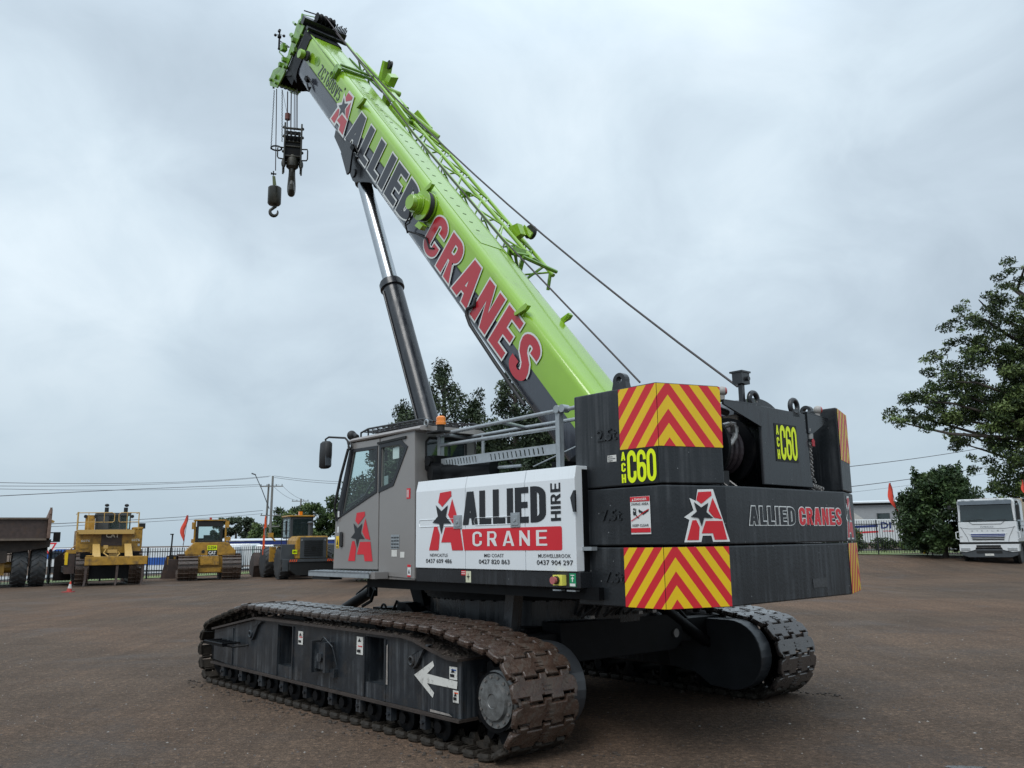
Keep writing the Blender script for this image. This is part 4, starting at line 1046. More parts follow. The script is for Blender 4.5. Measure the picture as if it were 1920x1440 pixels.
k = MB(); k.prism([(.545, 2.905), (.545, 2.715), (.60, 2.70), (.93, 2.86), (.93, 2.875)], FH, -.01, .012); k.prism([(.545, 2.907), (.93, 2.877), (.93, 2.886), (.545, 2.918)], FH, -.06, .012)
obj('side_bracket', k, 'black', hs)
for y, z in ((.775, 2.905), (-.80, 2.885)):
    k = MB(); k.cyl((-3.08, y, z), (-3.08, y, z + .045), .022, 10, r1=.026); k.ball((-3.085, y, z + .075), .042, 8); lm = obj('marker_lamp', k, mat('grey_lamp_body', (.36, .34, .32), .5, var=.1), hs, smooth=60)
    k = MB(); k.lathe([(.0, .043), (.022, .040), (.034, .030), (.034, .02)], (-3.085, y, z + .075), (-.75, -.66, 0), 14); obj('lamp_lens', k, 'lens', lm)
eye(-3.08, .30, 2.955, (1, 0, 0), hs, .062, .024); eye(-3.08, -.37, 2.955, (1, 0, 0), hs, .062, .024)
# drum cover hump
k = MB(); k.prism(arc(.13, 2.80, .42, .24, 12, 168, 14), Fr((-2.85, 0, 0), (0, -1, 0), (0, 0, 1)), -.30, 0); obj('drum_cover', k, 'black', hs)
# rear camera on its post
k = MB(); k.box(-3.06, -3.02, .395, .435, 2.88, 3.10); k.box(-3.09, -2.99, .355, .475, 3.085, 3.19); k.box(-3.10, -2.97, .345, .485, 3.185, 3.20); k.cyl((-3.09, .40, 3.13), (-3.115, .40, 3.13), .02, 10)
k.box(-3.05, -3.0, .29, .355, 3.10, 3.16)
obj('camera_post', k, 'black', hs, 'small camera box on a post above the winch')
# winch with flange, motor and steel elbows
k = MB(); k.lathe([(.10, -.28), (.30, -.28), (.30, -.25), (.17, -.25), (.17, .10), (.30, .10), (.30, .14), (.24, .16), (.12, .17), (.12, .24), (.09, .24)], (-2.74, .52, 2.53), (0, 1, 0), 40)
wn = obj('winch_drum', k, 'black_rough', hs, smooth=35)
k = MB(); k.torus((-2.74, .50, 2.53), (0, 1, 0), .20, .035, 28, 8); k.torus((-2.74, .42, 2.53), (0, 1, 0), .20, .035, 28, 8); k.torus((-2.74, .34, 2.53), (0, 1, 0), .20, .035, 28, 8); obj('rope_turns', k, 'rope', wn)
k = MB(); k.cyl((-2.94, .62, 2.70), (-2.94, .50, 2.73), .026, 10); k.tube([(-2.96, .50, 2.73), (-2.97, .46, 2.73), (-2.98, .46, 2.69), (-2.98, .47, 2.62), (-2.97, .52, 2.56), (-2.95, .58, 2.52)], .026, 10); k.tube([(-2.95, .58, 2.52), (-2.93, .63, 2.46)], .033, 10); k.box(-3.0, -2.95, .44, .49, 2.66, 2.71)
obj('hydraulic_elbow', k, 'steel', hs, smooth=50)
k = MB(); k.tube([(-2.9, .80, 2.85), (-2.95, .70, 2.80), (-2.9, .62, 2.88)], .015, 6); k.tube([(-2.93, .63, 2.46), (-2.9, .72, 2.36), (-2.8, .85, 2.30)], .035, 8); k.box(-2.9, -2.8, .62, .80, 2.60, 2.78); k.box(-2.95, -2.75, .55, .92, 2.18, 2.32)
k.tube([(-2.95, .88, 2.74), (-2.97, .76, 2.70), (-2.93, .68, 2.72)], .018, 8); k.cyl((-3.0, .60, 2.82), (-3.0, .75, 2.84), .03, 10)
obj('hose', k, 'rubber', hs, smooth=50)
for y0 in (.72, -.72):
    for dy in (0, -.14):
        k = MB(); k.tube([(-2.60, y0 + dy, 2.36), (-2.72, y0 + dy - .01, 2.37), (-2.83, y0 + dy - .03, 2.32), (-3.0, y0 + dy - .08, 2.175)], .011, 6)
        k.prism([(2.60, 2.35), (2.72, 2.36), (2.83, 2.31), (3.0, 2.17), (2.60, 2.17)], Fr((0, y0 + dy - .04, 0), (-1, 0, 0), (0, 0, 1)), -.008, .008)
        obj('guide_plate', k, 'black', cw[1])
# chain hung on the housing
k = MB()
for i in range(20):
    z = 2.62 - i * .019; y = -.60 - .02 * math.sin(i) * .3 - (.0 if i < 17 else .02 * (i - 17))
    k.torus((-3.09, y, z), (1, 0, 0) if i % 2 else (0, 1, 0), .012, .004, 8, 4)
for j in range(9): k.torus((-3.07 + .02 * (j % 2), -.60 - .022 * j, 2.225 - .004 * j), (0, .3, 1) if j % 2 else (0, 1, .3), .022, .007, 10, 5)
k.cyl((-3.10, -.60, 2.66), (-3.10, -.60, 2.71), .025, 8); k.cyl((-3.1, -.58, 2.73), (-3.1, -.58, 2.76), .018, 8)
ch = obj('chain', k, 'steel', hs)
obj('red_tag', MB().prism([(-.02, 0), (.02, 0), (.024, .05), (0, .075), (-.024, .05)], Fr((-3.12, -.60, 2.59), (0, -1, 0), (0, 0, 1)), 0, .006), mat('red_tag', (.4, .02, .03), .5), hs)

# ---------------- lift cylinder
k = MB(); k.cyl((1.55, 0, 1.75), (3.24, 0, 5.60), .155, 32)
k.lathe([(.155, 0), (.185, .01), (.185, .10), (.165, .11), (.165, .14), (.12, .145)], (3.20, 0, 5.51), (1.69, 0, 3.85), 32)
lc = obj('lift_cylinder', k, mat('cylinder_paint', (.022, .025, .031), .38, coat=.15, var=.1, streak=.3), crane, 'black lift cylinder behind the cab', smooth=40)
obj('piston_rod', MB().cyl((3.22, 0, 5.57), (4.10, 0, 7.575), .115, 32), 'chrome', lc, smooth=40)
k = MB(); k.tube([(1.60, .165, 1.80), (3.20, .165, 5.45)], .018, 8); k.tube([(1.70, -.05, 1.80), (3.16, -.165, 5.35)], .012, 6)
obj('hydraulic_line', k, 'black', lc, smooth=50)
obj('rod_end', MB().lathe([(.13, -.02), (.15, 0), (.15, .12), (.10, .14)], (4.08, 0, 7.53), (1.69, 0, 3.85), 24), 'black', lc, smooth=40)

# ---------------- boom
TOPN, HW = 3.02, .32
up_sec = [(-HW, 2.60), (-HW, 2.925), (-.305, 2.975), (-.265, 3.008), (-.22, TOPN), (.22, TOPN), (.265, 3.008), (.305, 2.975), (HW, 2.925), (HW, 2.60)]
lo_sec = [(-HW + .004, 2.61), (HW - .004, 2.61), (HW - .004, 2.40), (.305, 2.31), (.25, 2.235), (.15, 2.19), (0, 2.175), (-.15, 2.19), (-.25, 2.235), (-.305, 2.31), (-HW + .004, 2.40)]
k = MB(); k.loft([[B(s, y, n) for y, n in up_sec] for s in (.75, 11.62)]); boom = obj('boom', k, 'green', crane, 'lime green raised telescopic boom with charcoal underside', smooth=50)
k = MB(); k.loft([[B(s, y, n) for y, n in lo_sec] for s in (1.2, 11.60)]); obj('boom_underside', k, 'black_boom', boom, smooth=50)
FB = Fr(B(0, HW, 0), (-CA, 0, -SA), (-SA, 0, CA))
FT = Fr(B(0, 0, TOPN), (-CA, 0, -SA), (0, -1, 0))     # top plane, seen from above: u = -s, v = -y
# seam strip along the colour split, reinforcing plate and slots on top
k = MB(); k.prism([(-11.2, 2.598), (-11.2, 2.612), (-4.0, 2.612), (-4.0, 2.598)], FB, .0005, .012); obj('seam_strip', k, 'ktxt', boom)
k = MB(); k.prism([(-11.3, -.19), (-4.9, -.19), (-4.75, -.17), (-4.72, .17), (-4.6, .21), (-11.3, .21)], FT, .001, .007); tp = obj('top_plate', k, 'green', boom, bev=.002)
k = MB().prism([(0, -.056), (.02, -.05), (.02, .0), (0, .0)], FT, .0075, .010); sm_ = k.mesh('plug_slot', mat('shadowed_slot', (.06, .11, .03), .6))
for i in range(23):
    s = 9.85 - i * .215; o = bpy.data.objects.new('plug_slot', sm_); COL.objects.link(o); o.parent = tp; o.location = (s * CA, 0, s * SA)
def blug(s, y, sg):
    k = MB(); f = Fr(B(s, y, 0), (-CA, 0, -SA), (-SA, 0, CA))
    k.prism([(-.085, 2.90), (-.05, 2.88), (.05, 3.05), (.05, 3.11), (.0, 3.11), (-.04, 3.02)], f, 0, sg * .055)
    k.prism([(.0, 3.10), (.05, 3.11), (.03, 2.94), (.012, 2.94)], f, 0, sg * .014)
    obj('lug', k, 'green', boom, bev=.004)
for s in (3.23, 8.85): blug(s, .322, 1)
for s in (3.23,): blug(s, -.322, -1)
blug(6.10, .322, 1)
# lettering on the boom side
lettering('lettering', 'ALLIED', (-8.90, -6.22, 2.345, 2.885), FB, .014, 'dtxt', boom, outline='ltxt', og=.024, t=.20, w=.47, gap=.11)
lettering('lettering', 'CRANES', (-5.66, -2.61, 2.355, 2.895), FB, .014, 'redboom', boom, outline='ltxt', og=.024, t=.20, w=.50, gap=.13)
lettering('lettering', 'ZCT600V5', (-10.78, -9.68, 2.635, 2.840), FB, .006, 'dtxt', boom, t=.13, w=.50, gap=.17)
emblem(FB, (-9.63, -9.03, 2.345, 2.925), .014, boom, red='redboom', star='dtxt', back='ltxt', bg=.03)
# holes
k = MB()
for s, n in ((9.62, 2.90), (5.30, 2.83)): k.cyl(FB(-s, n, .001), FB(-s, n, .006), .022, 10)
obj('dark_hole', k, 'ktxt2', boom)
# cable drum
k = MB(); k.lathe([(.05, .02), (.21, .02), (.21, .035), (.19, .04), (.19, .12), (.21, .125), (.21, .14), (.05, .14)], B(5.93, HW, 2.81), (0, 1, 0), 36)
dr = obj('cable_drum', k, 'green', boom, 'green cable drum on the boom side', smooth=35)
obj('cable_winding', MB().lathe([(.195, .042), (.203, .055), (.203, .105), (.195, .118)], B(5.93, HW, 2.81), (0, 1, 0), 36), 'rubber', dr, smooth=50)
k = MB(); k.lathe([(.13, .14), (.13, .22), (.105, .22), (.105, .29), (.10, .295), (0, .296)], B(5.98, HW, 2.79), (0, 1, 0), 30); k.torus(B(5.98, HW + .15, 2.79), (0, 1, 0), .135, .012, 24, 6)
k.prism([(-5.75, 2.57), (-5.60, 2.60), (-5.58, 2.68), (-5.72, 2.66)], FB, .12, .20)
obj('drum_hub', k, 'green', dr, smooth=35)
k = MB(); k.tube([B(6.05, .5, 2.66), B(6.02, .48, 2.56), B(6.12, .42, 2.40), B(6.05, .36, 2.30)], .012, 6); k.tube([B(6.0, .5, 2.65), B(5.96, .47, 2.5), B(6.1, .42, 2.38)], .010, 6)
k.tube([B(6.05, .36, 2.33), B(5.85, .35, 2.42), B(5.6, .35, 2.50), B(5.45, .34, 2.44), B(5.35, .34, 2.50)], .014, 6)
obj('cable', k, 'rubber', boom, smooth=50)
k = MB(); k.tube([B(4.10, .335, 2.56), B(4.02, .36, 2.50), B(4.10, .36, 2.38), B(4.05, .36, 2.32), B(3.9, .36, 2.28), B(3.2, .34, 2.25), B(2.4, .33, 2.24)], .024, 8)
obj('hydraulic_hose', k, 'rubber', boom, smooth=50)
k = MB()
for s, n in ((10.95, 2.44), (8.42, 2.40)):
    k.prism([(-s - .06, n - .03), (-s + .06, n - .03), (-s + .06, n + .04), (-s - .06, n + .04)], FB, .03, .10)
    for q in range(4): k.tube([FB(-s + .02 * q, n - .05, .05), FB(-s + .08 + .04 * q, n - .10 - .01 * q, .04), FB(-s + .18, n - .05, .03)], .009, 5)
    k.tube([FB(-s - .05, n, .08), FB(-s - .02, n + .06, .08), FB(-s + .2, n + .01, .05)], .010, 5)
obj('boom_lamp', k, 'black_rough', boom)
k = MB(); k.lathe([(.06, 0), (.06, .10), (.085, .10), (.085, .17), (.08, .18), (0, .18)], B(11.42, HW, 2.70), (0, 1, 0), 20); bs = obj('side_roller', k, 'green', boom, smooth=35)
obj('roller_ring', MB().lathe([(.075, .03), (.092, .035), (.092, .07), (.075, .075)], B(11.36, HW, 2.72), (0, 1, 0), 20), 'rubber', bs)
k = MB(); k.prism(arc(-11.0, 2.80, .12, .08, 0, 360, 14)[:-1], FB, .0, .006); obj('cover_plate', k, 'green_old', boom)
# bracket for the lift cylinder
for y in (.20, -.20):
    k = MB(); k.prism([(-9.55, 2.22), (-9.49, 2.11), (-8.85, 2.02), (-8.32, 1.92), (-8.22, 1.94), (-8.15, 2.0), (-7.82, 2.17), (-7.5, 2.26)], Fr(B(0, y, 0), (-CA, 0, -SA), (-SA, 0, CA)), -.02, .02)
    obj('cylinder_bracket', k, 'black', boom)
k = MB(); k.hexa([B(9.55, -.19, 2.22), B(9.5, -.19, 2.12), B(9.5, .19, 2.12), B(9.55, .19, 2.22), B(8.5, -.19, 2.22), B(8.5, -.19, 1.97), B(8.5, .19, 1.97), B(8.5, .19, 2.22)]); obj('bracket_web', k, 'black', boom)
obj('cylinder_pin', MB().cyl(B(8.38, -.24, 2.02), B(8.38, .24, 2.02), .07, 18), 'black', boom, smooth=40)
k = MB(); k.prism([(-8.84, 2.36), (-8.80, 2.12), (-8.34, 1.98), (-8.30, 2.05), (-8.55, 2.40)], FB, .0, .03); obj('side_gusset', k, 'black', boom)
# collar at the end of the base section, nested sections
def ringsec(s0, s1, g, m, name, parent, sh=0.0):
    k = MB(); secs = []
    pts = [(.32 + g, 2.62), (.32 + g, 2.40 - sh), (.30 + g, 2.28 - sh), (.24 + g, 2.18 - g - sh), (.14, 2.12 - g - sh), (0, 2.10 - g - sh), (-.14, 2.12 - g - sh), (-.24 - g, 2.18 - g - sh), (-.30 - g, 2.28 - sh), (-.32 - g, 2.40 - sh), (-.32 - g, 2.62), (-.32 - g, 2.95), (-.27, 3.02 + g), (.27, 3.02 + g), (.32 + g, 2.95)]
    k.loft([[B(s, y, n) for y, n in pts] for s in (s0, s1)]); return obj(name, k, m, parent, smooth=30)
ringsec(11.60, 11.90, .014, 'black_rough', 'boom_collar', boom, .04)
ringsec(11.90, 12.02, -.03, 'black_rough', 'inner_section', boom); ringsec(12.02, 12.12, -.07, 'black_boom', 'inner_section', boom)
k = MB(); k.tube([B(11.95, .27, 2.99), B(10.30, .30, 3.02), B(10.1, .31, 3.00)], .022, 10); obj('guy_tube', k, 'green', boom, smooth=50)
k = MB(); k.prism([(-10.22, 2.88), (-10.08, 2.86), (-10.05, 3.07), (-10.16, 3.10), (-10.20, 3.02)], FB, -.02, .05); k.torus(B(10.14, .385, 2.90), (0, 1, 0), .06, .012, 14, 6); obj('tube_bracket', k, 'green_old', boom)
for dn_ in (0, .055):
    obj('cross_tube', MB().tube([B(10.16, .30, 3.05 + dn_), B(10.32, -.52, 3.03 + dn_)], .024, 8), 'green_old', boom, smooth=50)
# ---------------- head
k = MB()
for y in (.21, -.21):
    fh = Fr(B(0, y, 0), (-CA, 0, -SA), (-SA, 0, CA))
    k.prism([(-12.30, 3.0), (-12.45, 3.04), (-12.62, 3.0), (-12.66, 2.86), (-12.52, 2.30), (-12.66, 2.02), (-12.90, 1.82), (-12.90, 1.62), (-12.76, 1.55), (-12.42, 1.66), (-12.36, 1.95), (-12.34, 2.5)], fh, -.014, .014)
hd = obj('boom_head', k, 'green_old', crane, 'green boom head with sheaves', bev=.004)
k = MB()
for y in (-.12, -.04, .04, .12):
    k.lathe([(.05, -.03), (.17, -.03), (.14, -.008), (.14, .008), (.17, .03), (.05, .03)], B(12.62, y, 1.80), (0, 1, 0), 24)
    k.lathe([(.05, -.03), (.14, -.03), (.11, -.008), (.11, .008), (.14, .03), (.05, .03)], B(12.50, y, 2.96), (0, 1, 0), 24)
obj('sheave', k, 'black_rough', hd, smooth=40)
k = MB()
for s, n, r in ((12.62, 1.80, .05), (12.5, 2.96, .04), (12.35, 2.4, .035), (12.78, 1.66, .03), (12.5, 1.72, .03), (12.25, 2.8, .03), (12.4, 2.1, .03)): k.cyl(B(s, -.27, n), B(s, .27, n), r, 12)
for s, n, a in ((12.45, 2.62, .3), (12.28, 2.5, .2), (12.5, 2.2, .35), (12.62, 2.05, .25)): k.box(*(lambda c: (c[0] - .03, c[0] + .03, .20, .20 + a * .3, c[2] - .04, c[2] + .04))(B(s, 0, n)))
obj('head_pins', k, 'green_old', hd, smooth=35)
k = MB(); k.hexa([B(12.36, -.19, 2.98), B(12.02, -.22, 2.98), B(12.02, .22, 2.98), B(12.36, .19, 2.98), B(12.36, -.19, 1.95), B(12.02, -.22, 2.1), B(12.02, .22, 2.1), B(12.36, .19, 1.95)][::1]); k.loft([[B(s, y, n) for y, n in ((.19, 2.2), (.17, 1.95), (0, 1.88), (-.17, 1.95), (-.19, 2.2))] for s in (12.3, 11.95)])
obj('head_body', k, 'black_rough', hd)
# rope guard bar and rollers over the tip
k = MB(); k.hexa([B(11.98, -.46, 3.05), B(12.12, -.46, 3.05), B(12.12, .40, 3.05), B(11.98, .40, 3.05), B(11.98, -.46, 3.19), B(12.12, -.46, 3.19), B(12.12, .40, 3.19), B(11.98, .40, 3.19)])
k.hexa([B(11.80, -.44, 3.04), B(11.90, -.44, 3.04), B(11.90, .36, 3.04), B(11.80, .36, 3.04), B(11.80, -.44, 3.10), B(11.90, -.44, 3.10), B(11.90, .36, 3.10), B(11.80, .36, 3.10)])
gb = obj('rope_guard', k, 'ktxt', hd, bev=.01)
k = MB()
for y in (.14, .05, -.04, -.13): k.lathe([(.03, -.035), (.09, -.035), (.065, 0), (.09, .035), (.03, .035)], B(12.06, y, 3.26), (0, 1, 0), 18)
for i in range(10): k.cyl(B(12.05, -.18 - .03 * i, 3.19), B(12.05, -.18 - .03 * i, 3.26 + .02 * (i % 3)), .012, 6)
k.tube([B(12.62, .2, 3.16), B(12.1, .1, 3.30), B(12.05, -.2, 3.28)], .012, 6)
obj('guide_roller', k, 'black_rough', gb, smooth=40)
k = MB(); k.tube([B(12.60, .18, 2.95), B(12.74, .16, 3.06)], .022, 8); k.cyl(B(12.72, .22, 2.84), B(12.98, .16, 2.80), .026, 10); k.tube([B(12.74, .14, 3.06), B(12.10, .0, 3.27)], .010, 5)
k.cyl(B(12.64, .20, 2.62), B(12.76, .2, 2.62), .045, 10)
obj('head_arm', k, 'green_old', hd, smooth=40)
# anemometer
k = MB(); k.tube([B(12.64, .2, 2.42), B(13.40, .12, 2.27)], .010, 6); k.tube([B(12.66, .2, 2.40), B(13.0, .15, 2.30), B(13.38, .12, 2.25)], .006, 5)
an = obj('anemometer', k, 'black_rough', hd, 'wind sensor with small cups on an arm at the boom tip')
c0 = Vector(B(13.47, .1, 2.27))
k = MB(); k.cyl(c0 + Vector((0, 0, -.20)), c0, .020, 8); k.cyl(c0, c0 + Vector((0, 0, .19)), .015, 8); k.cyl(c0 + Vector((0, 0, .04)), c0 + Vector((0, 0, .08)), .038, 10); k.ball(c0 + Vector((0, 0, -.20)), .026, 6); k.box(c0.x - .02, c0.x + .02, c0.y - .02, c0.y + .02, c0.z + .19, c0.z + .22)
obj('sensor_stem', k, 'black_rough', an, smooth=50)
for a in (30, 150, 270):
    k = MB(); e = c0 + Vector((.095 * math.cos(rad(a)), .095 * math.sin(rad(a)), .12)); k.tube([c0 + Vector((0, 0, .12)), e], .005, 5); k.ball(e, .030, 6); obj('wind_cup', k, 'ktxt', an, smooth=60)
k = MB(); c1 = B(12.74, .24, 2.34)
for q in (-.09, .0): k.tube([B(12.66, .24, 2.42 + q), B(12.86, .26, 2.38 + q), B(12.84, .26, 2.30 + q), B(12.66, .24, 2.3 + q)], .014, 6)
k.box(c1[0] - .05, c1[0] + .05, .2, .3, c1[2] - .06, c1[2] + .06); k.box(c1[0] - .02, c1[0] + .10, .22, .28, c1[2] + .06, c1[2] + .10)
obj('head_lamp_bracket', k, 'green_old', hd)
for dn2 in (0, .1):
    k = MB(); q = B(12.80, .16, 1.62 + dn2); k.ball(q, .05, 6); k.cyl(q, (q[0], q[1], q[2] - .12), .022, 8); obj('shackle', k, 'green_old', hd, smooth=60)

# ---------------- stowed jib along the far side of the boom
k = MB()
ch4 = [lambda s: B(s, -.43, 2.975 + (9.3 - s) * .008), lambda s: B(s, -.68, 2.985 + (9.3 - s) * .011), lambda s: B(s, -1.02, 2.955), lambda s: B(s, -.80, 2.60)]
def lim(i, s): return s
jb = obj('jib', MB().tube([ch4[1](9.4), ch4[1](4.65)], .030, 10), 'green', crane, 'green lattice jib stowed beside the boom', smooth=50)
for i, (a, b, r) in enumerate(((9.25, 4.75, .026), None or (9.25, 4.65, .026), (9.3, 4.5, .030), (9.0, 4.8, .024))):
    if i == 1: continue
    obj('chord', MB().tube([ch4[i](a), ch4[i](b)], r, 8), 'green', jb, smooth=50)
br = 0
for (i, j, ph) in ((1, 2, 0), (0, 1, .3), (2, 3, .2), (0, 3, .45)):
    s = 9.1 - ph; t = 0
    while s > 4.9:
        s2 = s - .36
        obj('lattice_brace', MB().tube([ch4[i if t % 2 == 0 else j](s), ch4[j if t % 2 == 0 else i](s2)], .014, 6), 'green', jb, smooth=50)
        s = s2; t += 1
for s in (9.2, 8.9, 4.75):
    obj('end_frame', MB().tube([ch4[0](s), ch4[1](s), ch4[2](s), ch4[3](s), ch4[0](s)], .024, 6), 'green_old', jb)
k = MB(); k.box(*(lambda c: (c[0] - .07, c[0] + .07, -.76, -.44, c[2] - .02, c[2] + .05))(B(4.85, 0, 2.98))); k.tube([B(4.75, -.6, 2.98), B(4.62, -.6, 2.72)], .03, 6); k.tube([B(4.55, -1.0, 2.95), B(4.42, -1.0, 2.76)], .026, 6); k.tube([B(4.9, -.42, 3.0), B(4.75, -.42, 2.8)], .022, 6); k.tube([B(4.6, -.45, 3.06), B(4.5, -1.04, 3.02)], .026, 6)
obj('foot_bracket', k, 'green_old', jb)
k = MB(); k.prism([(-5.55, 3.0), (-5.28, 3.0), (-5.22, 3.12), (-5.40, 3.18)], Fr(B(0, -.80, 0), (-CA, 0, -SA), (-SA, 0, CA)), -.05, .05); sb = obj('sheave_bracket', k, 'green', jb)
k = MB(); k.lathe([(.03, -.03), (.10, -.03), (.08, 0), (.10, .03), (.03, .03)], B(5.27, -.94, 3.16), (0, 1, 0), 22); obj('jib_sheave', k, 'rubber', sb, smooth=40)
k = MB(); k.prism([(-5.40, 3.11), (-5.40, 3.19), (-5.16, 3.20), (-5.16, 3.12)], Fr(B(0, -.89, 0), (-CA, 0, -SA), (-SA, 0, CA)), -.012, .012); obj('sheave_plate', k, 'green', sb)
k = MB(); c = B(6.3, -.40, 3.03); k.hexa([B(6.42, -.36, 2.98), B(6.28, -.36, 2.98), B(6.28, -.46, 2.98), B(6.42, -.46, 2.98), B(6.42, -.36, 3.05), B(6.28, -.36, 3.08), B(6.28, -.46, 3.08), B(6.42, -.46, 3.05)]); obj('rest_bracket', k, 'green_old', jb)
# upper part: pair of heavy tubes from the head with the folding unit
for y, n0, n1, r in ((-.44, 3.10, 3.06, .028), (-.72, 3.0, 3.04, .034)):
    obj('folding_tube', MB().tube([B(11.72, y * .9, n0), B(9.35, y, n1)], r, 10), 'green', jb, smooth=50)
obj('folding_tube', MB().tube([B(11.6, -.5, 2.90), B(10.2, -.62, 2.93)], .024, 8), 'green_old', jb, smooth=50)
k = MB()
for s in (11.2, 10.8): k.tube([B(s, -.45, 3.07), B(s - .12, -.7, 2.70)], .016, 6); k.tube([B(s, -.7, 3.02), B(s - .1, -.5, 2.75)], .014, 6)
k.tube([B(11.5, -.55, 2.68), B(10.2, -.6, 2.72)], .022, 8)
obj('folding_brace', k, 'green_old', jb)
k = MB(); k.hexa([B(10.30, -.70, 3.0), B(9.40, -.66, 3.0), B(9.40, -.56, 3.0), B(10.30, -.58, 3.0), B(10.30, -.70, 3.09), B(9.40, -.66, 3.07), B(9.40, -.56, 3.07), B(10.30, -.58, 3.09)])
k.hexa([B(10.22, -.72, 3.10), B(10.05, -.72, 3.10), B(10.05, -.58, 3.10), B(10.22, -.58, 3.10), B(10.22, -.72, 3.30), B(10.05, -.72, 3.30), B(10.05, -.58, 3.26), B(10.22, -.58, 3.26)])
k.hexa([B(10.50, -.78, 3.05), B(10.36, -.78, 3.05), B(10.36, -.6, 3.05), B(10.50, -.6, 3.05), B(10.62, -.78, 3.34), B(10.54, -.78, 3.36), B(10.54, -.6, 3.36), B(10.62, -.6, 3.34)])
k.cyl(B(9.95, -.82, 3.06), B(9.95, -.56, 3.06), .05, 12); k.prism([(-10.05, 2.98), (-9.85, 2.98), (-9.80, 2.72), (-9.95, 2.72)], Fr(B(0, -.62, 0), (-CA, 0, -SA), (-SA, 0, CA)), -.05, .05)
obj('folding_unit', k, 'green', jb, bev=.006)
obj('folding_sheave', MB().lathe([(.02, -.025), (.075, -.025), (.055, 0), (.075, .025), (.02, .025)], B(10.50, -.70, 3.34), (0, 1, 0), 18), 'rubber', jb, smooth=40)
# heavier upper ends of the jib
k = MB()
for y in (-.43, -.90): k.prism([(-9.40, 2.93), (-9.30, 3.10), (-8.70, 3.08), (-8.60, 2.96), (-9.1, 2.86)], Fr(B(0, y, 0), (-CA, 0, -SA), (-SA, 0, CA)), -.02, .02)
k.tube([B(9.35, -.45, 3.08), B(8.5, -.98, 3.02)], .040, 10); k.tube([B(9.25, -.45, 2.95), B(8.4, -.98, 2.95)], .03, 8)
obj('jib_end_plate', k, 'green', jb)

# ---------------- hoist ropes
k = MB(); p0 = Vector((-2.53, -.30, 3.217)); p1 = Vector(B(12.0, -.22, 3.16)); mid = []
for i in range(13):
    t = i / 12; p = p0.lerp(p1, t); p.z -= .30 * 4 * t * (1 - t); mid.append(p)
obj('hoist_rope', k.tube(mid, .012, 6), 'rope', crane, smooth=60)
k = MB(); k.tube([(-1.289, -.30, 3.445), B(5.0, -.30, 3.07), B(8.0, -.27, 3.06), B(12.06, .03, 3.33)], .011, 6); obj('hoist_rope', k, 'rope', crane, smooth=60)
# falls of rope down to the hook block and the single line
k = MB()
for x, yy in ((6.70, .06), (6.73, .12)): k.tube([(x, yy, 10.25), (x - .04, yy, 9.40)], .012, 6)
for x in (6.49, 6.42, 6.37): k.tube([(x, .1, 10.15), (x - .05, .1, 9.34)], .008, 6)
obj('rope_fall', k, 'rope', crane, smooth=60)
k = MB(); k.tube([(7.256, .1, 10.54), (7.164, .1, 8.80)], .010, 6); obj('single_line', k, 'rope', crane, smooth=60)
def chain(a, b, name='chain'):
    a, b = Vector(a), Vector(b); n = int((b - a).length / .030); mb = MB()
    d = (b - a).normalized(); ax = [d.cross(Vector((0, 1, 0))).normalized(), Vector((0, 1, 0))]
    for i in range(n): mb.torus(a.lerp(b, (i + .5) / n), ax[i % 2], .012, .0045, 8, 4)
    obj(name, mb, 'black_rough', crane)
chain((7.36, .1, 10.56), (7.40, .1, 9.32)); chain((7.01, .1, 10.42), (6.93, .1, 9.30))
k = MB(); k.torus((7.165, .1, 9.26), (0, 0, 1), .098, .016, 30, 10); obj('limit_ring', k, 'black_rough', crane, smooth=60)
k = MB(); k.tube([(7.0, .1, 10.40), (6.76, .1, 9.82)], .004, 5); obj('thin_wire', k, 'rope', crane)
k = MB(); k.cyl((6.735, .1, 9.68), (6.735, .1, 9.80), .050, 16); obj('limit_weight', k, mat('rusty_weight', (.14, .045, .035), .6, var=.3, scale=12), crane, smooth=35)

# hook block: hangs from the crane, a thing of its own
def W3(p): return (CX + p[0] * math.cos(TH) - p[1] * math.sin(TH), CY + p[0] * math.sin(TH) + p[1] * math.cos(TH), p[2])
hb = thing('hook_block', 'dark multi-sheave hook block hanging under the boom tip', 'hook block', W3((6.47, .1, 9.0)), TH + rad(0))
# local frame: axle along a direction facing the camera sideways
hy = Vector((.44, .898, 0)).normalized()     # sideways in the picture, in crane axes
hx = Vector((hy.y, -hy.x, 0))
def H3(a, b, c): v = hy * a * .60 + hx * b * .70; return (v.x, v.y, c * .80)     # a: left in picture, b: away, c: up
k = MB()
for a in (-.25, .25):
    k.hexa([H3(a - .025, -.22, -.55), H3(a + .025, -.22, -.55), H3(a + .025, .22, -.55), H3(a - .025, .22, -.55), H3(a - .025, -.19, .55), H3(a + .025, -.19, .55), H3(a + .025, .19, .55), H3(a - .025, .19, .55)])
body_ = obj('side_plate', k, 'hook', hb, bev=.006)
k = MB()
for a in (-.18, -.06, .06, .18): k.tube([H3(a - .03, 0, .22), H3(a - .005, 0, .22), H3(a + .005, 0, .22), H3(a + .03, 0, .22)], .15, 24)
obj('sheave', k, 'black_rough', hb, smooth=40)
k = MB()
for c in (.50, .28, -.10, -.32): k.tube([H3(-.27, 0, c), H3(.27, 0, c)], .020 if c < .4 else .013, 10)
for c in (.42, .10, -.02, -.26): k.tube([H3(-.24, -.14, c), H3(.24, -.14, c)], .018, 8)
for a in (-.28, .28):
    for c in (.50, .28, -.10): k.ball(H3(a, 0, c), .030, 6)
obj('axle', k, 'hook', hb, smooth=40)
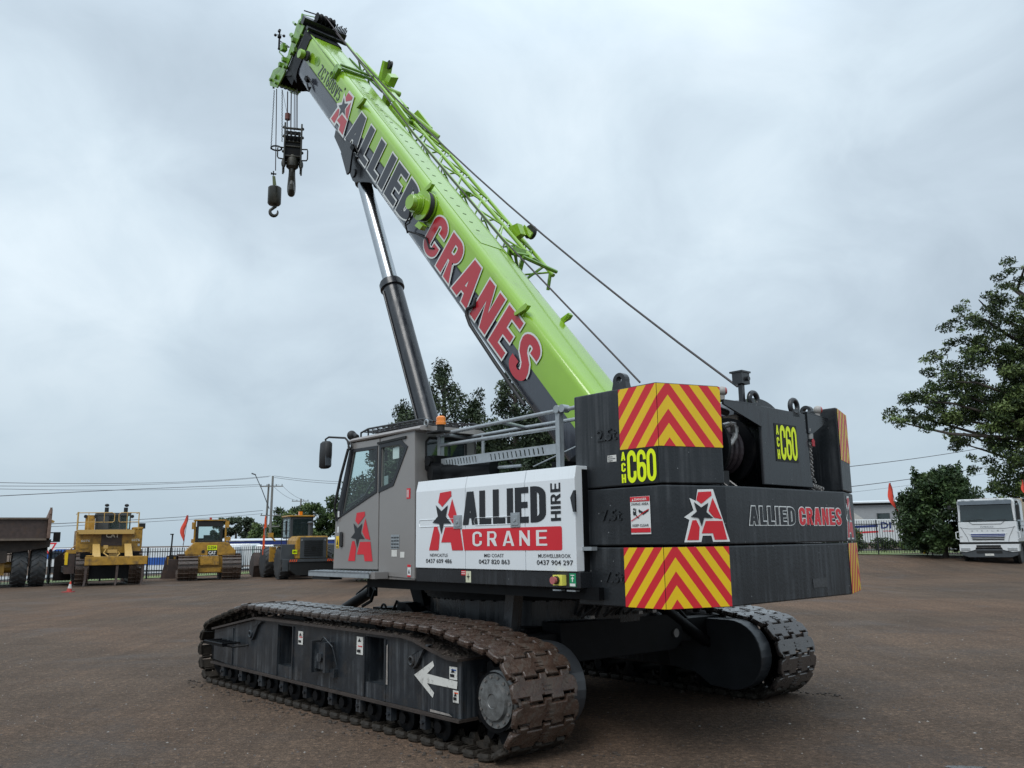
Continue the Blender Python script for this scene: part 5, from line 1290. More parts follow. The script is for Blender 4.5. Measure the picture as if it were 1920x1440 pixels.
k = MB(); k.hexa([H3(-.235, -.135, -.30), H3(.235, -.135, -.30), H3(.235, .12, -.30), H3(-.235, .12, -.30), H3(-.235, -.135, .24), H3(.235, -.135, .24), H3(.235, .12, .24), H3(-.235, .12, .24)]); k.hexa([H3(-.22, -.14, .27), H3(.22, -.14, .27), H3(.22, -.13, .27), H3(-.22, -.13, .27), H3(-.22, -.14, .36), H3(.22, -.14, .36), H3(.22, -.13, .36), H3(-.22, -.13, .36)])
obj('cover_plate', k, 'black_rough', hb)
k = MB(); k.lathe([(.07, -.42), (.11, -.38), (.12, -.24), (.10, -.18), (.08, -.12), (0, -.10)], (0, 0, 0), (0, 0, 1), 20); obj('trunnion', k, 'hook', hb, smooth=40)
k = MB()
for a in (-.26, .26): k.ball(H3(a, 0, -.40), .055, 8, sq=(.8, .8, 1.6)); k.cyl(H3(a, 0, -.45), H3(a * 1.05, 0, -.66), .028, 8, r1=.016)
obj('cheek_weight', k, 'hook', hb, smooth=50)
for sg_ in (-1, 1):
    k = MB(); k.tube([H3(sg_ * .27, -.02, -.02), H3(sg_ * .44, -.05, -.02), H3(sg_ * .45, -.05, -.06), H3(sg_ * .45, -.05, -.26), H3(sg_ * .42, -.05, -.30), H3(sg_ * .27, -.02, -.30)], .013, 6); obj('grab_handle', k, 'hook', hb, smooth=60)
k = MB(); hp = []
for i, (b, c, r) in enumerate(((0, -.42, .058), (0, -.60, .060), (.03, -.70, .064), (.08, -.80, .072), (.11, -.92, .078), (.08, -1.04, .076), (0, -1.12, .068), (-.08, -1.06, .058), (-.11, -.95, .045), (-.10, -.86, .025))): hp.append((H3(0, b, c), r))
for (p, r), (q, r2) in zip(hp[:-1], hp[1:]): k.tube([p, q], r, 12, r1=r2)
for p, r in hp: k.ball(p, r * .985, 6)
obj('hook', k, 'hook', hb, smooth=60)
# overhaul ball hook
ob = thing('ball_hook', 'small single-line hook with drum weight left of the hook block', 'hook', W3((7.165, .1, 8.28)), TH)
k = MB(); k.lathe([(.03, .19), (.105, .18), (.125, .16), (.125, -.15), (.105, -.175), (.04, -.185)], (0, 0, 0), (0, 0, 1), 24); obj('weight', k, 'hook', ob, smooth=40)
k = MB(); k.hexa([H3(.06, -.03, .20), H3(-.06, -.03, .20), H3(-.06, .03, .20), H3(.06, .03, .20), H3(.09, -.02, .50), H3(.0, -.02, .50), H3(.0, .02, .50), H3(.09, .02, .50)]); k.cyl(H3(0, 0, .16), H3(0, 0, .24), .05, 10); obj('rope_socket', k, mat('green_socket', (.10, .13, .05), .5, var=.3, scale=12), ob)
k = MB(); k.tube([H3(.12, 0, .56), H3(-.03, 0, .56)], .015, 6); k.tube([H3(.06, 0, .52), H3(.06, 0, .63)], .012, 6); k.tube([H3(.12, 0, .54), H3(.12, 0, .59)], .012, 6); obj('rope_clamp', k, 'black_rough', ob)
k = MB(); pts = [H3(0, 0, -.16), H3(0.0, 0, -.22), H3(-.05, 0, -.26)] + [H3(-.0 + .12 * math.cos(rad(a)), 0, -.40 + .10 * math.sin(rad(a))) for a in range(20, -215, -25)]
rr_ = [.026, .026, .027, .028, .030, .033, .034, .033, .030, .026, .022, .018, .012]
for i in range(len(pts) - 1): k.tube([pts[i], pts[i + 1]], rr_[min(i, 12)], 10, r1=rr_[min(i + 1, 12)]); k.ball(pts[i], rr_[min(i, 12)] * .98, 5)
obj('hook', k, 'hook', ob, smooth=60)

# ================================================================ ground and surroundings
def smooth(x, a, b):
    t = min(1, max(0, (x - a) / (b - a))); return t * t * (3 - 2 * t)
def gz(x, y):
    """the yard rises a little towards the far right corner"""
    return .78 * smooth(y, 35, 48) * smooth(x, 4, 18)
def fast_mesh(name, V, Fq, mats, mi=None, smoothf=False):
    V = np.asarray(V, dtype=np.float32); Fq = np.asarray(Fq, dtype=np.int32)
    me = bpy.data.meshes.new(name); k = Fq.shape[1]
    me.vertices.add(len(V)); me.vertices.foreach_set('co', V.ravel())
    me.loops.add(Fq.size); me.loops.foreach_set('vertex_index', Fq.ravel())
    me.polygons.add(len(Fq)); me.polygons.foreach_set('loop_start', np.arange(0, Fq.size, k, dtype=np.int32)); me.polygons.foreach_set('loop_total', np.full(len(Fq), k, dtype=np.int32))
    for m in (mats if isinstance(mats, (list, tuple)) else [mats]): me.materials.append(M[m] if isinstance(m, str) else m)
    if mi is not None: me.polygons.foreach_set('material_index', np.asarray(mi, dtype=np.int32))
    if smoothf: me.polygons.foreach_set('use_smooth', [True] * len(Fq))
    me.update(calc_edges=True); return me
def link(name, me, parent=None, kind=None):
    o = bpy.data.objects.new(name, me); COL.objects.link(o)
    if parent: o.parent = parent
    if kind: o['kind'] = kind
    return o

def ground_mat():
    m = bpy.data.materials.new('damp_gravel'); m.use_nodes = True
    nt = m.node_tree; N = nt.nodes; L = nt.links; p = N['Principled BSDF']
    tc = N.new('ShaderNodeTexCoord')
    def noise(sc, det=5, rg=.6, mp=None, dist=0):
        n = N.new('ShaderNodeTexNoise'); n.inputs['Scale'].default_value = sc; n.inputs['Detail'].default_value = det; n.inputs['Roughness'].default_value = rg; n.inputs['Distortion'].default_value = dist
        q = N.new('ShaderNodeMapping'); q.inputs['Scale'].default_value = mp or (1, 1, 1)
        if mp: q.inputs['Rotation'].default_value = (0, 0, .5)
        L.new(tc.outputs['Object'], q.inputs[0]); L.new(q.outputs[0], n.inputs['Vector']); return n.outputs['Fac']
    def ramp(src, st):
        r = N.new('ShaderNodeValToRGB'); L.new(src, r.inputs[0])
        while len(r.color_ramp.elements) < len(st): r.color_ramp.elements.new(.5)
        for e, (a, c) in zip(r.color_ramp.elements, st): e.position = a; e.color = (*c, 1)
        return r.outputs[0]
    def mix(fac, a, b, mode='MIX'):
        n = N.new('ShaderNodeMixRGB'); n.blend_type = mode
        for i, x in ((0, fac), (1, a), (2, b)):
            if isinstance(x, (int, float)): n.inputs[i].default_value = x
            elif isinstance(x, tuple): n.inputs[i].default_value = (*x, 1)
            else: L.new(x, n.inputs[i])
        return n.outputs[0]
    base = ramp(noise(.35, 4), [(.32, (.090, .064, .046)), (.68, (.112, .080, .058))])
    redd = ramp(noise(.14, 3, .5, None, .8), [(.45, (0, 0, 0)), (.65, (1, 1, 1))])
    c = mix(redd, base, (.128, .083, .056))
    # faint wheel and blade marks
    tr2 = ramp(noise(.8, 4, .6, (3.2, .22, 1), .6), [(.42, (.80, .80, .81)), (.60, (1.08, 1.08, 1.08))])
    c = mix(.6, c, tr2, 'MULTIPLY')
    pt = ramp(noise(.22, 3, .5, None, 1.2), [(.36, (.90, .90, .90)), (.64, (1.08, 1.08, 1.08))])
    c = mix(1.0, c, pt, 'MULTIPLY')
    tr = ramp(noise(.9, 4, .6, (.35, 2.2, 1)), [(.38, (.90, .90, .90)), (.64, (1.06, 1.06, 1.06))])
    c = mix(.8, c, tr, 'MULTIPLY')
    # aggregate: fine and coarse grains of different stone
    g = ramp(noise(70, 3, .8), [(.34, (.42, .42, .42)), (.50, (1.0, .98, .97)), (.66, (1.75, 1.68, 1.62))])
    c = mix(.95, c, g, 'MULTIPLY')
    g2 = ramp(noise(17, 4, .75), [(.36, (.66, .66, .66)), (.64, (1.34, 1.33, 1.32))])
    c = mix(.9, c, g2, 'MULTIPLY')
    v = N.new('ShaderNodeTexVoronoi'); v.inputs['Scale'].default_value = 34; L.new(tc.outputs['Object'], v.inputs['Vector'])
    vr = N.new('ShaderNodeSeparateColor'); L.new(v.outputs['Color'], vr.inputs[0])
    gg = ramp(vr.outputs[0], [(.0, (.55, .55, .55)), (.86, (1.05, 1.05, 1.05)), (.95, (1.7, 1.65, 1.6))])
    c = mix(.55, c, gg, 'MULTIPLY')
    # grass verge beyond the fence is its own sheet; wet hollows are darker and shiny
    wet = ramp(noise(.45, 5, .6, None, .5), [(.52, (0, 0, 0)), (.66, (1, 1, 1))])
    q = N.new('ShaderNodeMath'); q.operation = 'MULTIPLY'; q.inputs[1].default_value = .30; L.new(wet, q.inputs[0])
    c = mix(q.outputs[0], c, (.040, .031, .027))
    L.new(c, p.inputs['Base Color'])
    r = N.new('ShaderNodeMapRange'); L.new(wet, r.inputs['Value']); r.inputs['To Min'].default_value = .88; r.inputs['To Max'].default_value = .66
    L.new(r.outputs[0], p.inputs['Roughness'])
    p.inputs['Specular IOR Level'].default_value = .22
    b = N.new('ShaderNodeBump'); b.inputs['Strength'].default_value = .75; b.inputs['Distance'].default_value = .012
    ad = N.new('ShaderNodeMath'); ad.operation = 'ADD'; L.new(noise(60, 4, .7), ad.inputs[0]); L.new(v.outputs['Distance'], ad.inputs[1]); L.new(ad.outputs[0], b.inputs['Height'])
    b2 = N.new('ShaderNodeBump'); b2.inputs['Strength'].default_value = .5; b2.inputs['Distance'].default_value = .12
    L.new(noise(1.3, 5, .6, (.6, 1.6, 1)), b2.inputs['Height']); L.new(b2.outputs[0], b.inputs['Normal'])
    L.new(b.outputs[0], p.inputs['Normal']); return m
M['ground'] = ground_mat()
xs = np.concatenate([np.linspace(-1500, -60, 10), np.linspace(-50, 60, 111), np.linspace(80, 1500, 10)])
ys = np.concatenate([np.linspace(-300, -10, 8), np.linspace(-5, 100, 106), np.linspace(120, 2200, 14)])
V = [(x, y, gz(x, y)) for y in ys for x in xs]; nx = len(xs)
Fq = [(j * nx + i, j * nx + i + 1, (j + 1) * nx + i + 1, (j + 1) * nx + i) for j in range(len(ys) - 1) for i in range(nx - 1)]
link('ground', fast_mesh('ground', V, Fq, 'ground', smoothf=True), kind='structure')
# loose stones near the camera
def pebbles():
    n = 22000; r = RNG.random((n, 4)); Y = 3.4 + 15 * r[:, 0] ** 1.4; X = (r[:, 1] - .5) * (Y * 1.35 + 2)
    s = .0035 + .012 * r[:, 2] ** 5; a = r[:, 3] * 6.28
    base = np.array([(1, 0, 0), (0, 1, 0), (-1, 0, 0), (0, -1, 0), (0, 0, .7), (0, 0, -.5)])
    f0 = np.array([(0, 1, 4), (1, 2, 4), (2, 3, 4), (3, 0, 4)])
    jit = .75 + .5 * RNG.random((n, 6, 3)); P = base[None] * jit * s[:, None, None]
    c, sn = np.cos(a)[:, None], np.sin(a)[:, None]
    Q = np.stack([P[..., 0] * c - P[..., 1] * sn + X[:, None], P[..., 0] * sn + P[..., 1] * c + Y[:, None], P[..., 2] + .001], -1)
    F = (np.arange(n)[:, None, None] * 6 + f0[None]).reshape(-1, 3)
    mi = np.repeat((RNG.random(n) < .12).astype(int), 4)
    return fast_mesh('loose_stones', Q.reshape(-1, 3), F, [mat('dark_stone', (.065, .052, .046), .6, var=.5, scale=5), mat('pale_stone', (.24, .22, .20), .6, var=.4, scale=5)], mi)
link('loose_stones', pebbles(), kind='stuff')
# shallow puddles, lower right
def blob_poly(cx, cy, rx, ry, seed, n=40):
    rr = random.Random(seed); ph = [rr.uniform(0, 6.28) for _ in range(5)]
    return [(cx + rx * math.cos(2 * math.pi * i / n) * (1 + .22 * math.sin(3 * 2 * math.pi * i / n + ph[0]) + .14 * math.sin(7 * 2 * math.pi * i / n + ph[1])),
             cy + ry * math.sin(2 * math.pi * i / n) * (1 + .25 * math.sin(2 * 2 * math.pi * i / n + ph[2]) + .12 * math.sin(9 * 2 * math.pi * i / n + ph[3]))) for i in range(n)]
pm = mat('puddle_water', (.050, .042, .038), .10, var=.2, scale=3, spec=.9, bump=.18, bscale=16, rvar=.06)
for i, (cx_, cy_, rx, ry) in enumerate(((2.95, 6.75, .22, .13), (3.12, 6.30, .12, .05), (2.05, 5.72, .26, .05), (2.42, 5.92, .10, .03), (3.4, 6.9, .14, .06))):
    P = blob_poly(cx_, cy_, rx, ry, i); link('puddle', MB().sheet(P, FXY, .004).mesh('puddle', pm), kind='structure')

# grass verges and the road behind the fence
gm = mat('short_grass', (.125, .165, .035), .8, var=.3, scale=1.2, bump=.5, bscale=12, dirt=(.12, .11, .05), dirtamt=.3, dscale=.8)
def strip(name, pts, z, m, kind='structure'):
    mb = MB(); n = len(pts)
    vs = [(x, y, gz(x, y) + z) for x, y in pts]
    mb.add(vs, [tuple(range(n))]); return link(name, mb.mesh(name, m), kind=kind)
def ribbon(name, A, Bp, wdt, z, m, n=30):
    """strip of ground from A to B on its near edge, width away from the camera"""
    V = []; A = Vector(A); Bp = Vector(Bp); d = (Bp - A).normalized(); nn = Vector((-d.y, d.x))
    if nn.y < 0: nn = -nn
    for i in range(n + 1):
        p = A.lerp(Bp, i / n)
        for k in (0, .5, 1): q = p + nn * wdt * k; V.append((q.x, q.y, gz(q.x, q.y) + z))
    F = [(i * 3 + k, i * 3 + k + 3, i * 3 + k + 4, i * 3 + k + 1) for i in range(n) for k in (0, 1)]
    return link(name, fast_mesh(name, V, F, m), kind='structure')
FLa, FLb = (-25.5, 37.8), (-9.0, 62.0)       # left fence line on the ground
FRa, FRb = (17.2, 47.6), (27.0, 43.0)        # right fence line
ribbon('grass_verge', (-27.5, 36.0), (-7.0, 64.5), 3.2, .03, gm)
ribbon('grass_verge', (15.0, 48.1), (30.0, 41.2), 9.0, .03, gm)
rdm = mat('pale_road', (.28, .28, .27), .7, var=.1, scale=2)
ribbon('road', (-34, 36.5), (-10, 72), 7.0, .016, rdm)
ribbon('road', (14.0, 59.5), (44, 52), 6.0, .034, rdm)

# ---------------- fences: posts as parts, thin pickets joined
def fence(label, A, Bp, h, step, bay, z0=0.08):
    A = Vector(A); Bp = Vector(Bp); Lg = (Bp - A).length; d = (Bp - A) / Lg
    t = thing('steel_fence', label, 'fence', (A.x, A.y, gz(A.x, A.y)), math.atan2(d.y, d.x))
    b0 = gz(A.x, A.y)
    def zz(u): p = A + d * u; return gz(p.x, p.y) - b0
    k = MB(); u = .0
    while u < Lg:
        k.box(u - .0125, u + .0125, -.0125, .0125, zz(u) + z0, zz(u) + h); u += step
    obj('picket', k, 'fence', t, kind='stuff')
    nb = int(Lg / bay)
    for zr in (.25, h - .22):
        k = MB(); k.loft([[(u, y, zz(u) + zr + q) for y, q in ((-.02, 0), (.02, 0), (.02, .045), (-.02, .045))] for u in [i * Lg / 10 for i in range(11)]]); obj('rail', k, 'fence', t)
    pm_ = MB(); pm_.box(-.035, .035, -.035, .035, 0, h + .04); me = pm_.mesh('post', 'fence')
    for i in range(nb + 1):
        o = link('post', me, t); o.location = (i * bay, .05, zz(i * bay))
    return t
fence('black picket fence behind the yellow machines on the left', FLa, FLb, 1.62, .15, 2.6)
fence('black picket fence beside the leafy bush on the right', FRa, FRb, 1.80, .125, 2.6)

fence('black picket fence hidden behind the crane in the middle of the yard edge', (-9.2, 62.2), (17.1, 47.9), 1.70, .15, 2.6)
ribbon('grass_verge', (-8.0, 62.6), (15.6, 49.6), 6.0, .03, gm)
ribbon('road', (-8.5, 72.0), (14.5, 60.0), 6.5, .024, rdm)

# ---------------- foliage
def leaves(centres, n, size, seed, droop=0.0, up=0.0, flat=1.0):
    """centres: (x, y, z, rx, ry, rz) clumps; returns quads scattered through the clumps"""
    g = np.random.default_rng(seed); C = np.array(centres); vol = (C[:, 3] * C[:, 4] * C[:, 5]) ** (2 / 3); w_ = vol / vol.sum()
    idx = g.choice(len(C), n, p=w_); d = g.normal(size=(n, 3)); d /= np.linalg.norm(d, axis=1)[:, None]
    r = g.random(n) ** .45
    P = C[idx, :3] + d * r[:, None] * C[idx, 3:6]
    a = g.normal(size=(n, 3)); a[:, 2] = a[:, 2] * flat + up; a /= np.linalg.norm(a, axis=1)[:, None]
    b = g.normal(size=(n, 3)); b -= (b * a).sum(1)[:, None] * a; b /= np.linalg.norm(b, axis=1)[:, None]
    s = size * (.6 + .9 * g.random(n))[:, None]
    a = a * s; b = b * s * .42
    Q = np.stack([P - a * .5, P + b * .5, P + a * .5, P - b * .5], 1)
    F = np.arange(n * 4).reshape(-1, 4)
    tone = g.integers(0, 3, len(C)); mi = np.where(g.random(n) < .7, tone[idx], g.integers(0, 3, n))
    return Q.reshape(-1, 3), F, mi
def leaf_mat(name, col, col2):
    m = mat(name, col, .55, var=.3, scale=1.4, dirt=col2, dirtamt=.45, dscale=.9, spec=.3)
    m2 = mat(name + '_young', tuple(c * 1.5 + .006 for c in col2), .5, var=.3, scale=1.1, spec=.3); m3 = mat(name + '_old', tuple(c * .62 for c in col), .6, var=.3, scale=1.1, spec=.25)
    return [m, m2, m3]
LM = {'con': leaf_mat('conifer_leaf', (.026, .044, .022), (.042, .060, .028)), 'big': leaf_mat('dark_leaf', (.038, .064, .022), (.080, .112, .032)),
      'bush': leaf_mat('bush_leaf', (.024, .048, .016), (.040, .066, .020)), 'mid': leaf_mat('mid_leaf', (.040, .072, .022), (.072, .105, .030)), 'far': leaf_mat('far_leaf', (.042, .060, .036), (.055, .075, .040))}
def tree(name, label, cat, base, trunk_h, trunk_r, limbs, clumps, n, size, lm, seed, group=None, up=0.0, lean=(0, 0)):
    t = thing(name, label, cat, base, 0, group)
    k = MB(); top = (lean[0], lean[1], trunk_h)
    k.tube([(0, 0, -.15), (lean[0] * .2, lean[1] * .2, trunk_h * .35), (lean[0] * .6, lean[1] * .6, trunk_h * .7), top], trunk_r, 8, r1=trunk_r * .35)
    obj('trunk', k, 'trunk', t, smooth=60)
    k = MB()
    for p in limbs:
        k.tube(p, trunk_r * .32, 5, r1=trunk_r * .07)
    if limbs: obj('branches', k, 'trunk', t, kind='stuff')
    V, F, mi = leaves(clumps, n, size, seed, up=up)
    link('crown', fast_mesh('crown', V, F, LM[lm], mi), t)
    return t
rr = random.Random(3)
def conifer(x, y, h, w, seed, label):
    r = random.Random(seed); cl = []; lb = []
    nl = 16
    for i in range(nl):
        f = i / (nl - 1); z = h * (.12 + .86 * f); rad_ = w * (1 - f) ** .52 * r.uniform(.75, 1.2) + .2
        for q in range(max(2, int(9 * (1 - f) + 3))):
            a = r.uniform(0, 6.28); rr2 = rad_ * r.uniform(.45, 1.0); px, py = rr2 * math.cos(a), rr2 * math.sin(a)
            s = r.uniform(.34, .74) * (1.2 - .5 * f)
            cl.append((px, py, z + r.uniform(-.2, .35), s, s, s * r.uniform(.8, 1.5)))
            if r.random() < .5: lb.append([(0, 0, z - .5), (px * .6, py * .6, z - .15), (px, py, z + .2)])
    for q in range(7):    # pointed leaders along the top
        a = r.uniform(0, 6.28); d = r.uniform(0, w * .45); z = h * (1.02 - .35 * d / w)
        cl.append((d * math.cos(a), d * math.sin(a), z - .35, .16, .16, .55))
    return tree('conifer_tree', label, 'tree', (x, y, 0), h * .95, .22, lb, cl, int(46000 * w / 2.4), .15, 'con', seed, 'dark conifers behind the crane', up=.5)
conifer(-5.35, 40.5, 8.0, 2.3, 5, 'shorter dark conifer left of the lift cylinder')
conifer(-3.25, 40.0, 9.75, 2.7, 6, 'tallest dark conifer just right of the lift cylinder')
conifer(-1.65, 40.8, 8.45, 2.1, 8, 'lower conifer between the two taller ones')
conifer(.15, 39.5, 10.1, 2.7, 9, 'ragged dark conifer under the black boom edge')
conifer(-6.05, 41.2, 7.0, 2.3, 35, 'leftmost and lowest dark conifer above the cab roof rack')
conifer(-4.2, 41.5, 7.4, 2.6, 31, 'dark conifer filling behind the lift cylinder foot')
conifer(1.2, 41.6, 7.9, 2.8, 32, 'broad dark conifer behind the ragged one')
conifer(-.6, 42.5, 6.4, 2.4, 33, 'low dark conifer in the gap left of the boom')
conifer(2.6, 40.5, 9.0, 2.6, 12, 'dark conifer mostly hidden by the counterweight railing')
conifer(-2.4, 42.5, 6.6, 2.9, 14, 'low broad conifer behind the taller dark ones')

# big tree on the right: layered branches reaching to the left
def big_tree():
    r = random.Random(21); bx, by = 30.6, 48.0; cl = []; lb = []
    # outline rows: z, leftmost reach (world x), density
    rows = [(16.6, 29.3), (15.6, 28.6), (14.6, 27.0), (13.7, 26.0), (12.8, 25.3), (11.9, 25.2), (11.3, 24.3), (10.7, 23.9), (9.9, 24.3), (9.2, 24.4), (8.8, 22.4), (8.3, 23.0), (7.8, 21.9), (7.4, 23.9), (6.8, 25.2), (6.2, 25.5), (5.4, 26.0), (4.6, 26.4), (3.9, 26.6), (3.2, 27.0)]
    for z, xl in rows:
        n = int((bx + 5 - xl) / .62)
        for i in range(n):
            x = xl + i * .62 + r.uniform(-.25, .25); f = i / max(1, n)
            for q in range(2 if f < .35 else 3):
                if r.random() < (.20 if f < .3 else .04): continue
                s = r.uniform(.36, .78) * (.75 + .45 * f)
                cl.append((x - bx + r.uniform(-.2, .2), r.uniform(-3.0, 3.0) * (.25 + f), z + r.uniform(-.38, .38), s * 1.15, s, s * .62))
        if r.random() < .75: lb.append([(0, 0, z - 2.2 if z > 5 else 2.0), ((xl - bx) * .35, r.uniform(-.8, .8), z - 1.2), ((xl - bx) * .7, r.uniform(-1, 1), z - .35), (xl - bx + .3, r.uniform(-.5, .5), z + .0)])
    # long bare-stemmed low limb with leaf tufts at its tip
    lb.append([(0, 0, 6.2), (-3.2, -.5, 6.5), (-6.2, -.8, 6.7), (-8.0, -1, 7.1), (-8.9, -1, 7.35)])
    for dx, dz in ((-9.1, 7.5), (-8.7, 7.35), (-8.4, 7.55), (-8.0, 7.3), (-7.7, 7.0), (-7.4, 6.95), (-9.0, 7.2)): cl.append((dx, -1, dz, .36, .36, .26))
    for dx, dz in ((-8.0, 8.9), (-7.5, 9.0), (-7.1, 9.2), (-6.7, 9.3), (-7.7, 8.6), (-8.2, 8.6)): cl.append((dx, -.6, dz, .42, .4, .3))
    return tree('broadleaf_tree', 'tall spreading dark tree above the white truck on the right', 'tree', (bx, by, .6), 13.5, .42, lb, cl, 165000, .175, 'big', 33)
big_tree()
# clipped-looking bush over the right fence
cl = []; r = random.Random(8)
for i in range(170):
    a = r.uniform(0, 6.28); z = r.uniform(.5, 4.1); R = 2.15 * math.sqrt(max(.05, 1 - ((z - 1.9) / 2.45) ** 2)); d = R * r.uniform(.4, 1.0)
    cl.append((d * math.cos(a), d * math.sin(a) * .8, z, .42, .42, .38))
for i in range(14): cl.append((r.uniform(-1.4, 1.9), r.uniform(-.5, .5), 4.1 + r.uniform(0, .5), .22, .22, .34))
tree('rounded_bush', 'dense rounded dark green bush covering part of the right fence', 'bush', (21.95, 44.1, .60), 3.0, .16, [], cl, 26000, .19, 'bush', 41, up=.2)
tree('shrub', 'small round leafy shrub in front of the grey shed', 'shrub', (21.4, 56.5, .7), 1.2, .08, [], [(0, 0, 1.4, .9, .8, .8), (-.7, 0, 1.0, .6, .6, .6), (.8, 0, 1.1, .6, .6, .6)], 2500, .20, 'mid', 43)
tree('shrub', 'leggy shrubs between the fence and the white tanker', 'shrub', (21.8, 51.0, .7), .5, .05, [], [(-1.6, 0, .5, .7, .4, .35), (0, 0, .55, .9, .4, .4), (1.4, 0, .5, .7, .4, .35)], 2200, .16, 'mid', 44)
# distant trees on the left
cl = []; r = random.Random(5)
for i in range(46):
    a = r.uniform(0, 3.14); R = r.uniform(.3, 1); cl.append((3.7 * R * math.cos(a), r.uniform(-1.5, 1.5), 2.6 + 3.3 * R * math.sin(a), r.uniform(.5, .8), .8, .5))
tree('broadleaf_tree', 'distant rounded tree behind the smaller yellow dozer', 'tree', (-45.2, 140, .3), 4.0, .3, [[(0, 0, 1.5), (-1.5, 0, 3.0), (-2.6, 0, 4.2)], [(0, 0, 1.5), (1.4, 0, 3.2), (2.4, 0, 4.0)]], cl, 7000, .42, 'far', 50)
for i, (x, y, w_, h, lab) in enumerate(((-34.0, 118, 2.6, 4.6, 'low green tree at the foot of the power pole'), (-31.6, 122, 3.4, 6.8, 'green tree behind the yellow wheel loader'), (-28.6, 119, 3.2, 7.4, 'green tree beside the second power pole'), (-25.0, 121, 3.0, 8.6, 'tallest green tree just left of the crane cab'), (-21.5, 120, 3.5, 8.0, 'green tree partly behind the crane cab'))):
    r = random.Random(60 + i); cl = []
    for q in range(60):
        a = r.uniform(0, 6.28); z = r.uniform(.8, h - .6); R = w_ * math.sqrt(max(.08, 1 - ((z - h * .45) / (h * .58)) ** 2)); cl.append((R * r.uniform(.2, 1) * math.cos(a), R * r.uniform(.2, 1) * math.sin(a), z, .75, .75, .6))
    tree('broadleaf_tree', lab, 'tree', (x, y, .2), h * .7, .2, [], cl, 8000, .38, 'mid', 70 + i)

# ---------------- poles and wires
def pole(label, x, y, h, arms, extra=None, group='timber power poles'):
    t = thing('power_pole', label, 'power pole', (x, y, 0), 0, group)
    obj('shaft', MB().tube([(0, 0, -.3), (.12, 0, h)], .19, 10, r1=.13), 'pole', t, smooth=60)
    for z, w_ in arms:
        k = MB(); k.box(-w_ / 2, w_ / 2, -.05, .05, z, z + .12); a = obj('crossarm', k, 'pole', t)
        k = MB()
        for q in (-.45, -.2, .2, .45): k.cyl((q * w_, 0, z + .12), (q * w_, 0, z + .34), .05, 6)
        obj('insulators', k, 'dkgrey', a)
    return t
p1 = pole('leaning tall timber pole with street lamp arm', -31.2, 110, 10.4, ((9.0, 3.0), (5.3, 2.6), (3.9, 2.4)))
obj('brace_pole', MB().tube([(-.75, .3, -.2), (-.45, .3, 9.4)], .16, 8, r1=.12), 'pole', p1, smooth=60)
k = MB(); k.tube([(-.2, 0, 6.2), (-1.2, 0, 8.6), (-2.15, 0, 10.55)], .055, 6); obj('lamp_arm', k, 'dkgrey', p1, smooth=60)
k = MB(); k.hexa([(-2.1, -.12, 10.5), (-2.65, -.12, 10.68), (-2.65, .12, 10.68), (-2.1, .12, 10.5), (-2.1, -.12, 10.66), (-2.6, -.12, 10.84), (-2.6, .12, 10.84), (-2.1, .12, 10.66)]); obj('lamp_head', k, 'dkgrey', p1)
p2 = pole('shorter power pole with two crossarms against the trees', -37.9, 152, 9.6, ((9.1, 3.0), (7.6, 3.8)))
def wire(label, a, b, sag, r=.02, group=None):
    a, b = Vector(a), Vector(b); pts = []
    for i in range(17):
        t = i / 16; p = a.lerp(b, t); p.z -= sag * 4 * t * (1 - t); pts.append(p - a)
    o = obj('overhead_wire', MB().tube(pts, r, 4), 'rope', None); o.location = a
    tag(o, label, 'wire', group)
GW = 'overhead wires left of the timber pole'
wire('topmost overhead wire running left from the pole top', (-38.4, 60, 6.35), (-31.4, 110, 10.4), .45, .020, GW)
wire('second overhead wire just under the topmost on the left', (-38.4, 60, 6.08), (-31.6, 110, 10.3), .40, .018, GW)
wire('overhead wire crossing below the upper pair on the left', (-38.3, 60, 5.24), (-32.5, 110, 9.3), -.10, .026, GW)
wire('thin overhead wire between the upper pair and the crossarm', (-38.4, 60, 5.9), (-30.2, 110, 9.25), .35, .016, GW)
wire('lowest overhead wire on the left at mid pole height', (-38.1, 60, 3.2), (-32.2, 110, 6.0), .2, .024, GW)
wire('second lowest overhead wire on the left', (-38.1, 60, 3.02), (-32.2, 110, 5.6), .2, .018, GW)
GW2 = 'overhead wires between the two poles'
for i, (a, b) in enumerate((((-30.9, 110, 10.4), (-20, 130, 10.9)), ((-30.9, 110, 10.2), (-20, 130, 10.5)), ((-29.8, 110, 9.1), (-37.2, 152, 9.4)), ((-30.9, 110, 9.0), (-38.5, 152, 9.3)), ((-30.9, 110, 6.0), (-38.2, 152, 7.9)))):
    wire(['top wire leading right from the tall pole to the cab', 'second wire leading right from the tall pole', 'right wire dropping from crossarm to the shorter pole', 'left wire dropping from crossarm to the shorter pole', 'low wire sagging to the shorter pole'][i], a, b, .35, .022, GW2)
GW3 = 'overhead wires on the right'
wire('upper thick overhead wire above the shed on the right', (14.0, 48, 5.2), (41.4, 70, 9.2), .25, .020, GW3)
wire('middle thick overhead wire above the shed roof', (14.0, 48, 4.05), (41.2, 70, 7.62), .25, .020, GW3)
wire('thin faint overhead wire below the two thick ones', (14.0, 48, 3.75), (41.2, 72, 7.0), .2, .008, GW3)

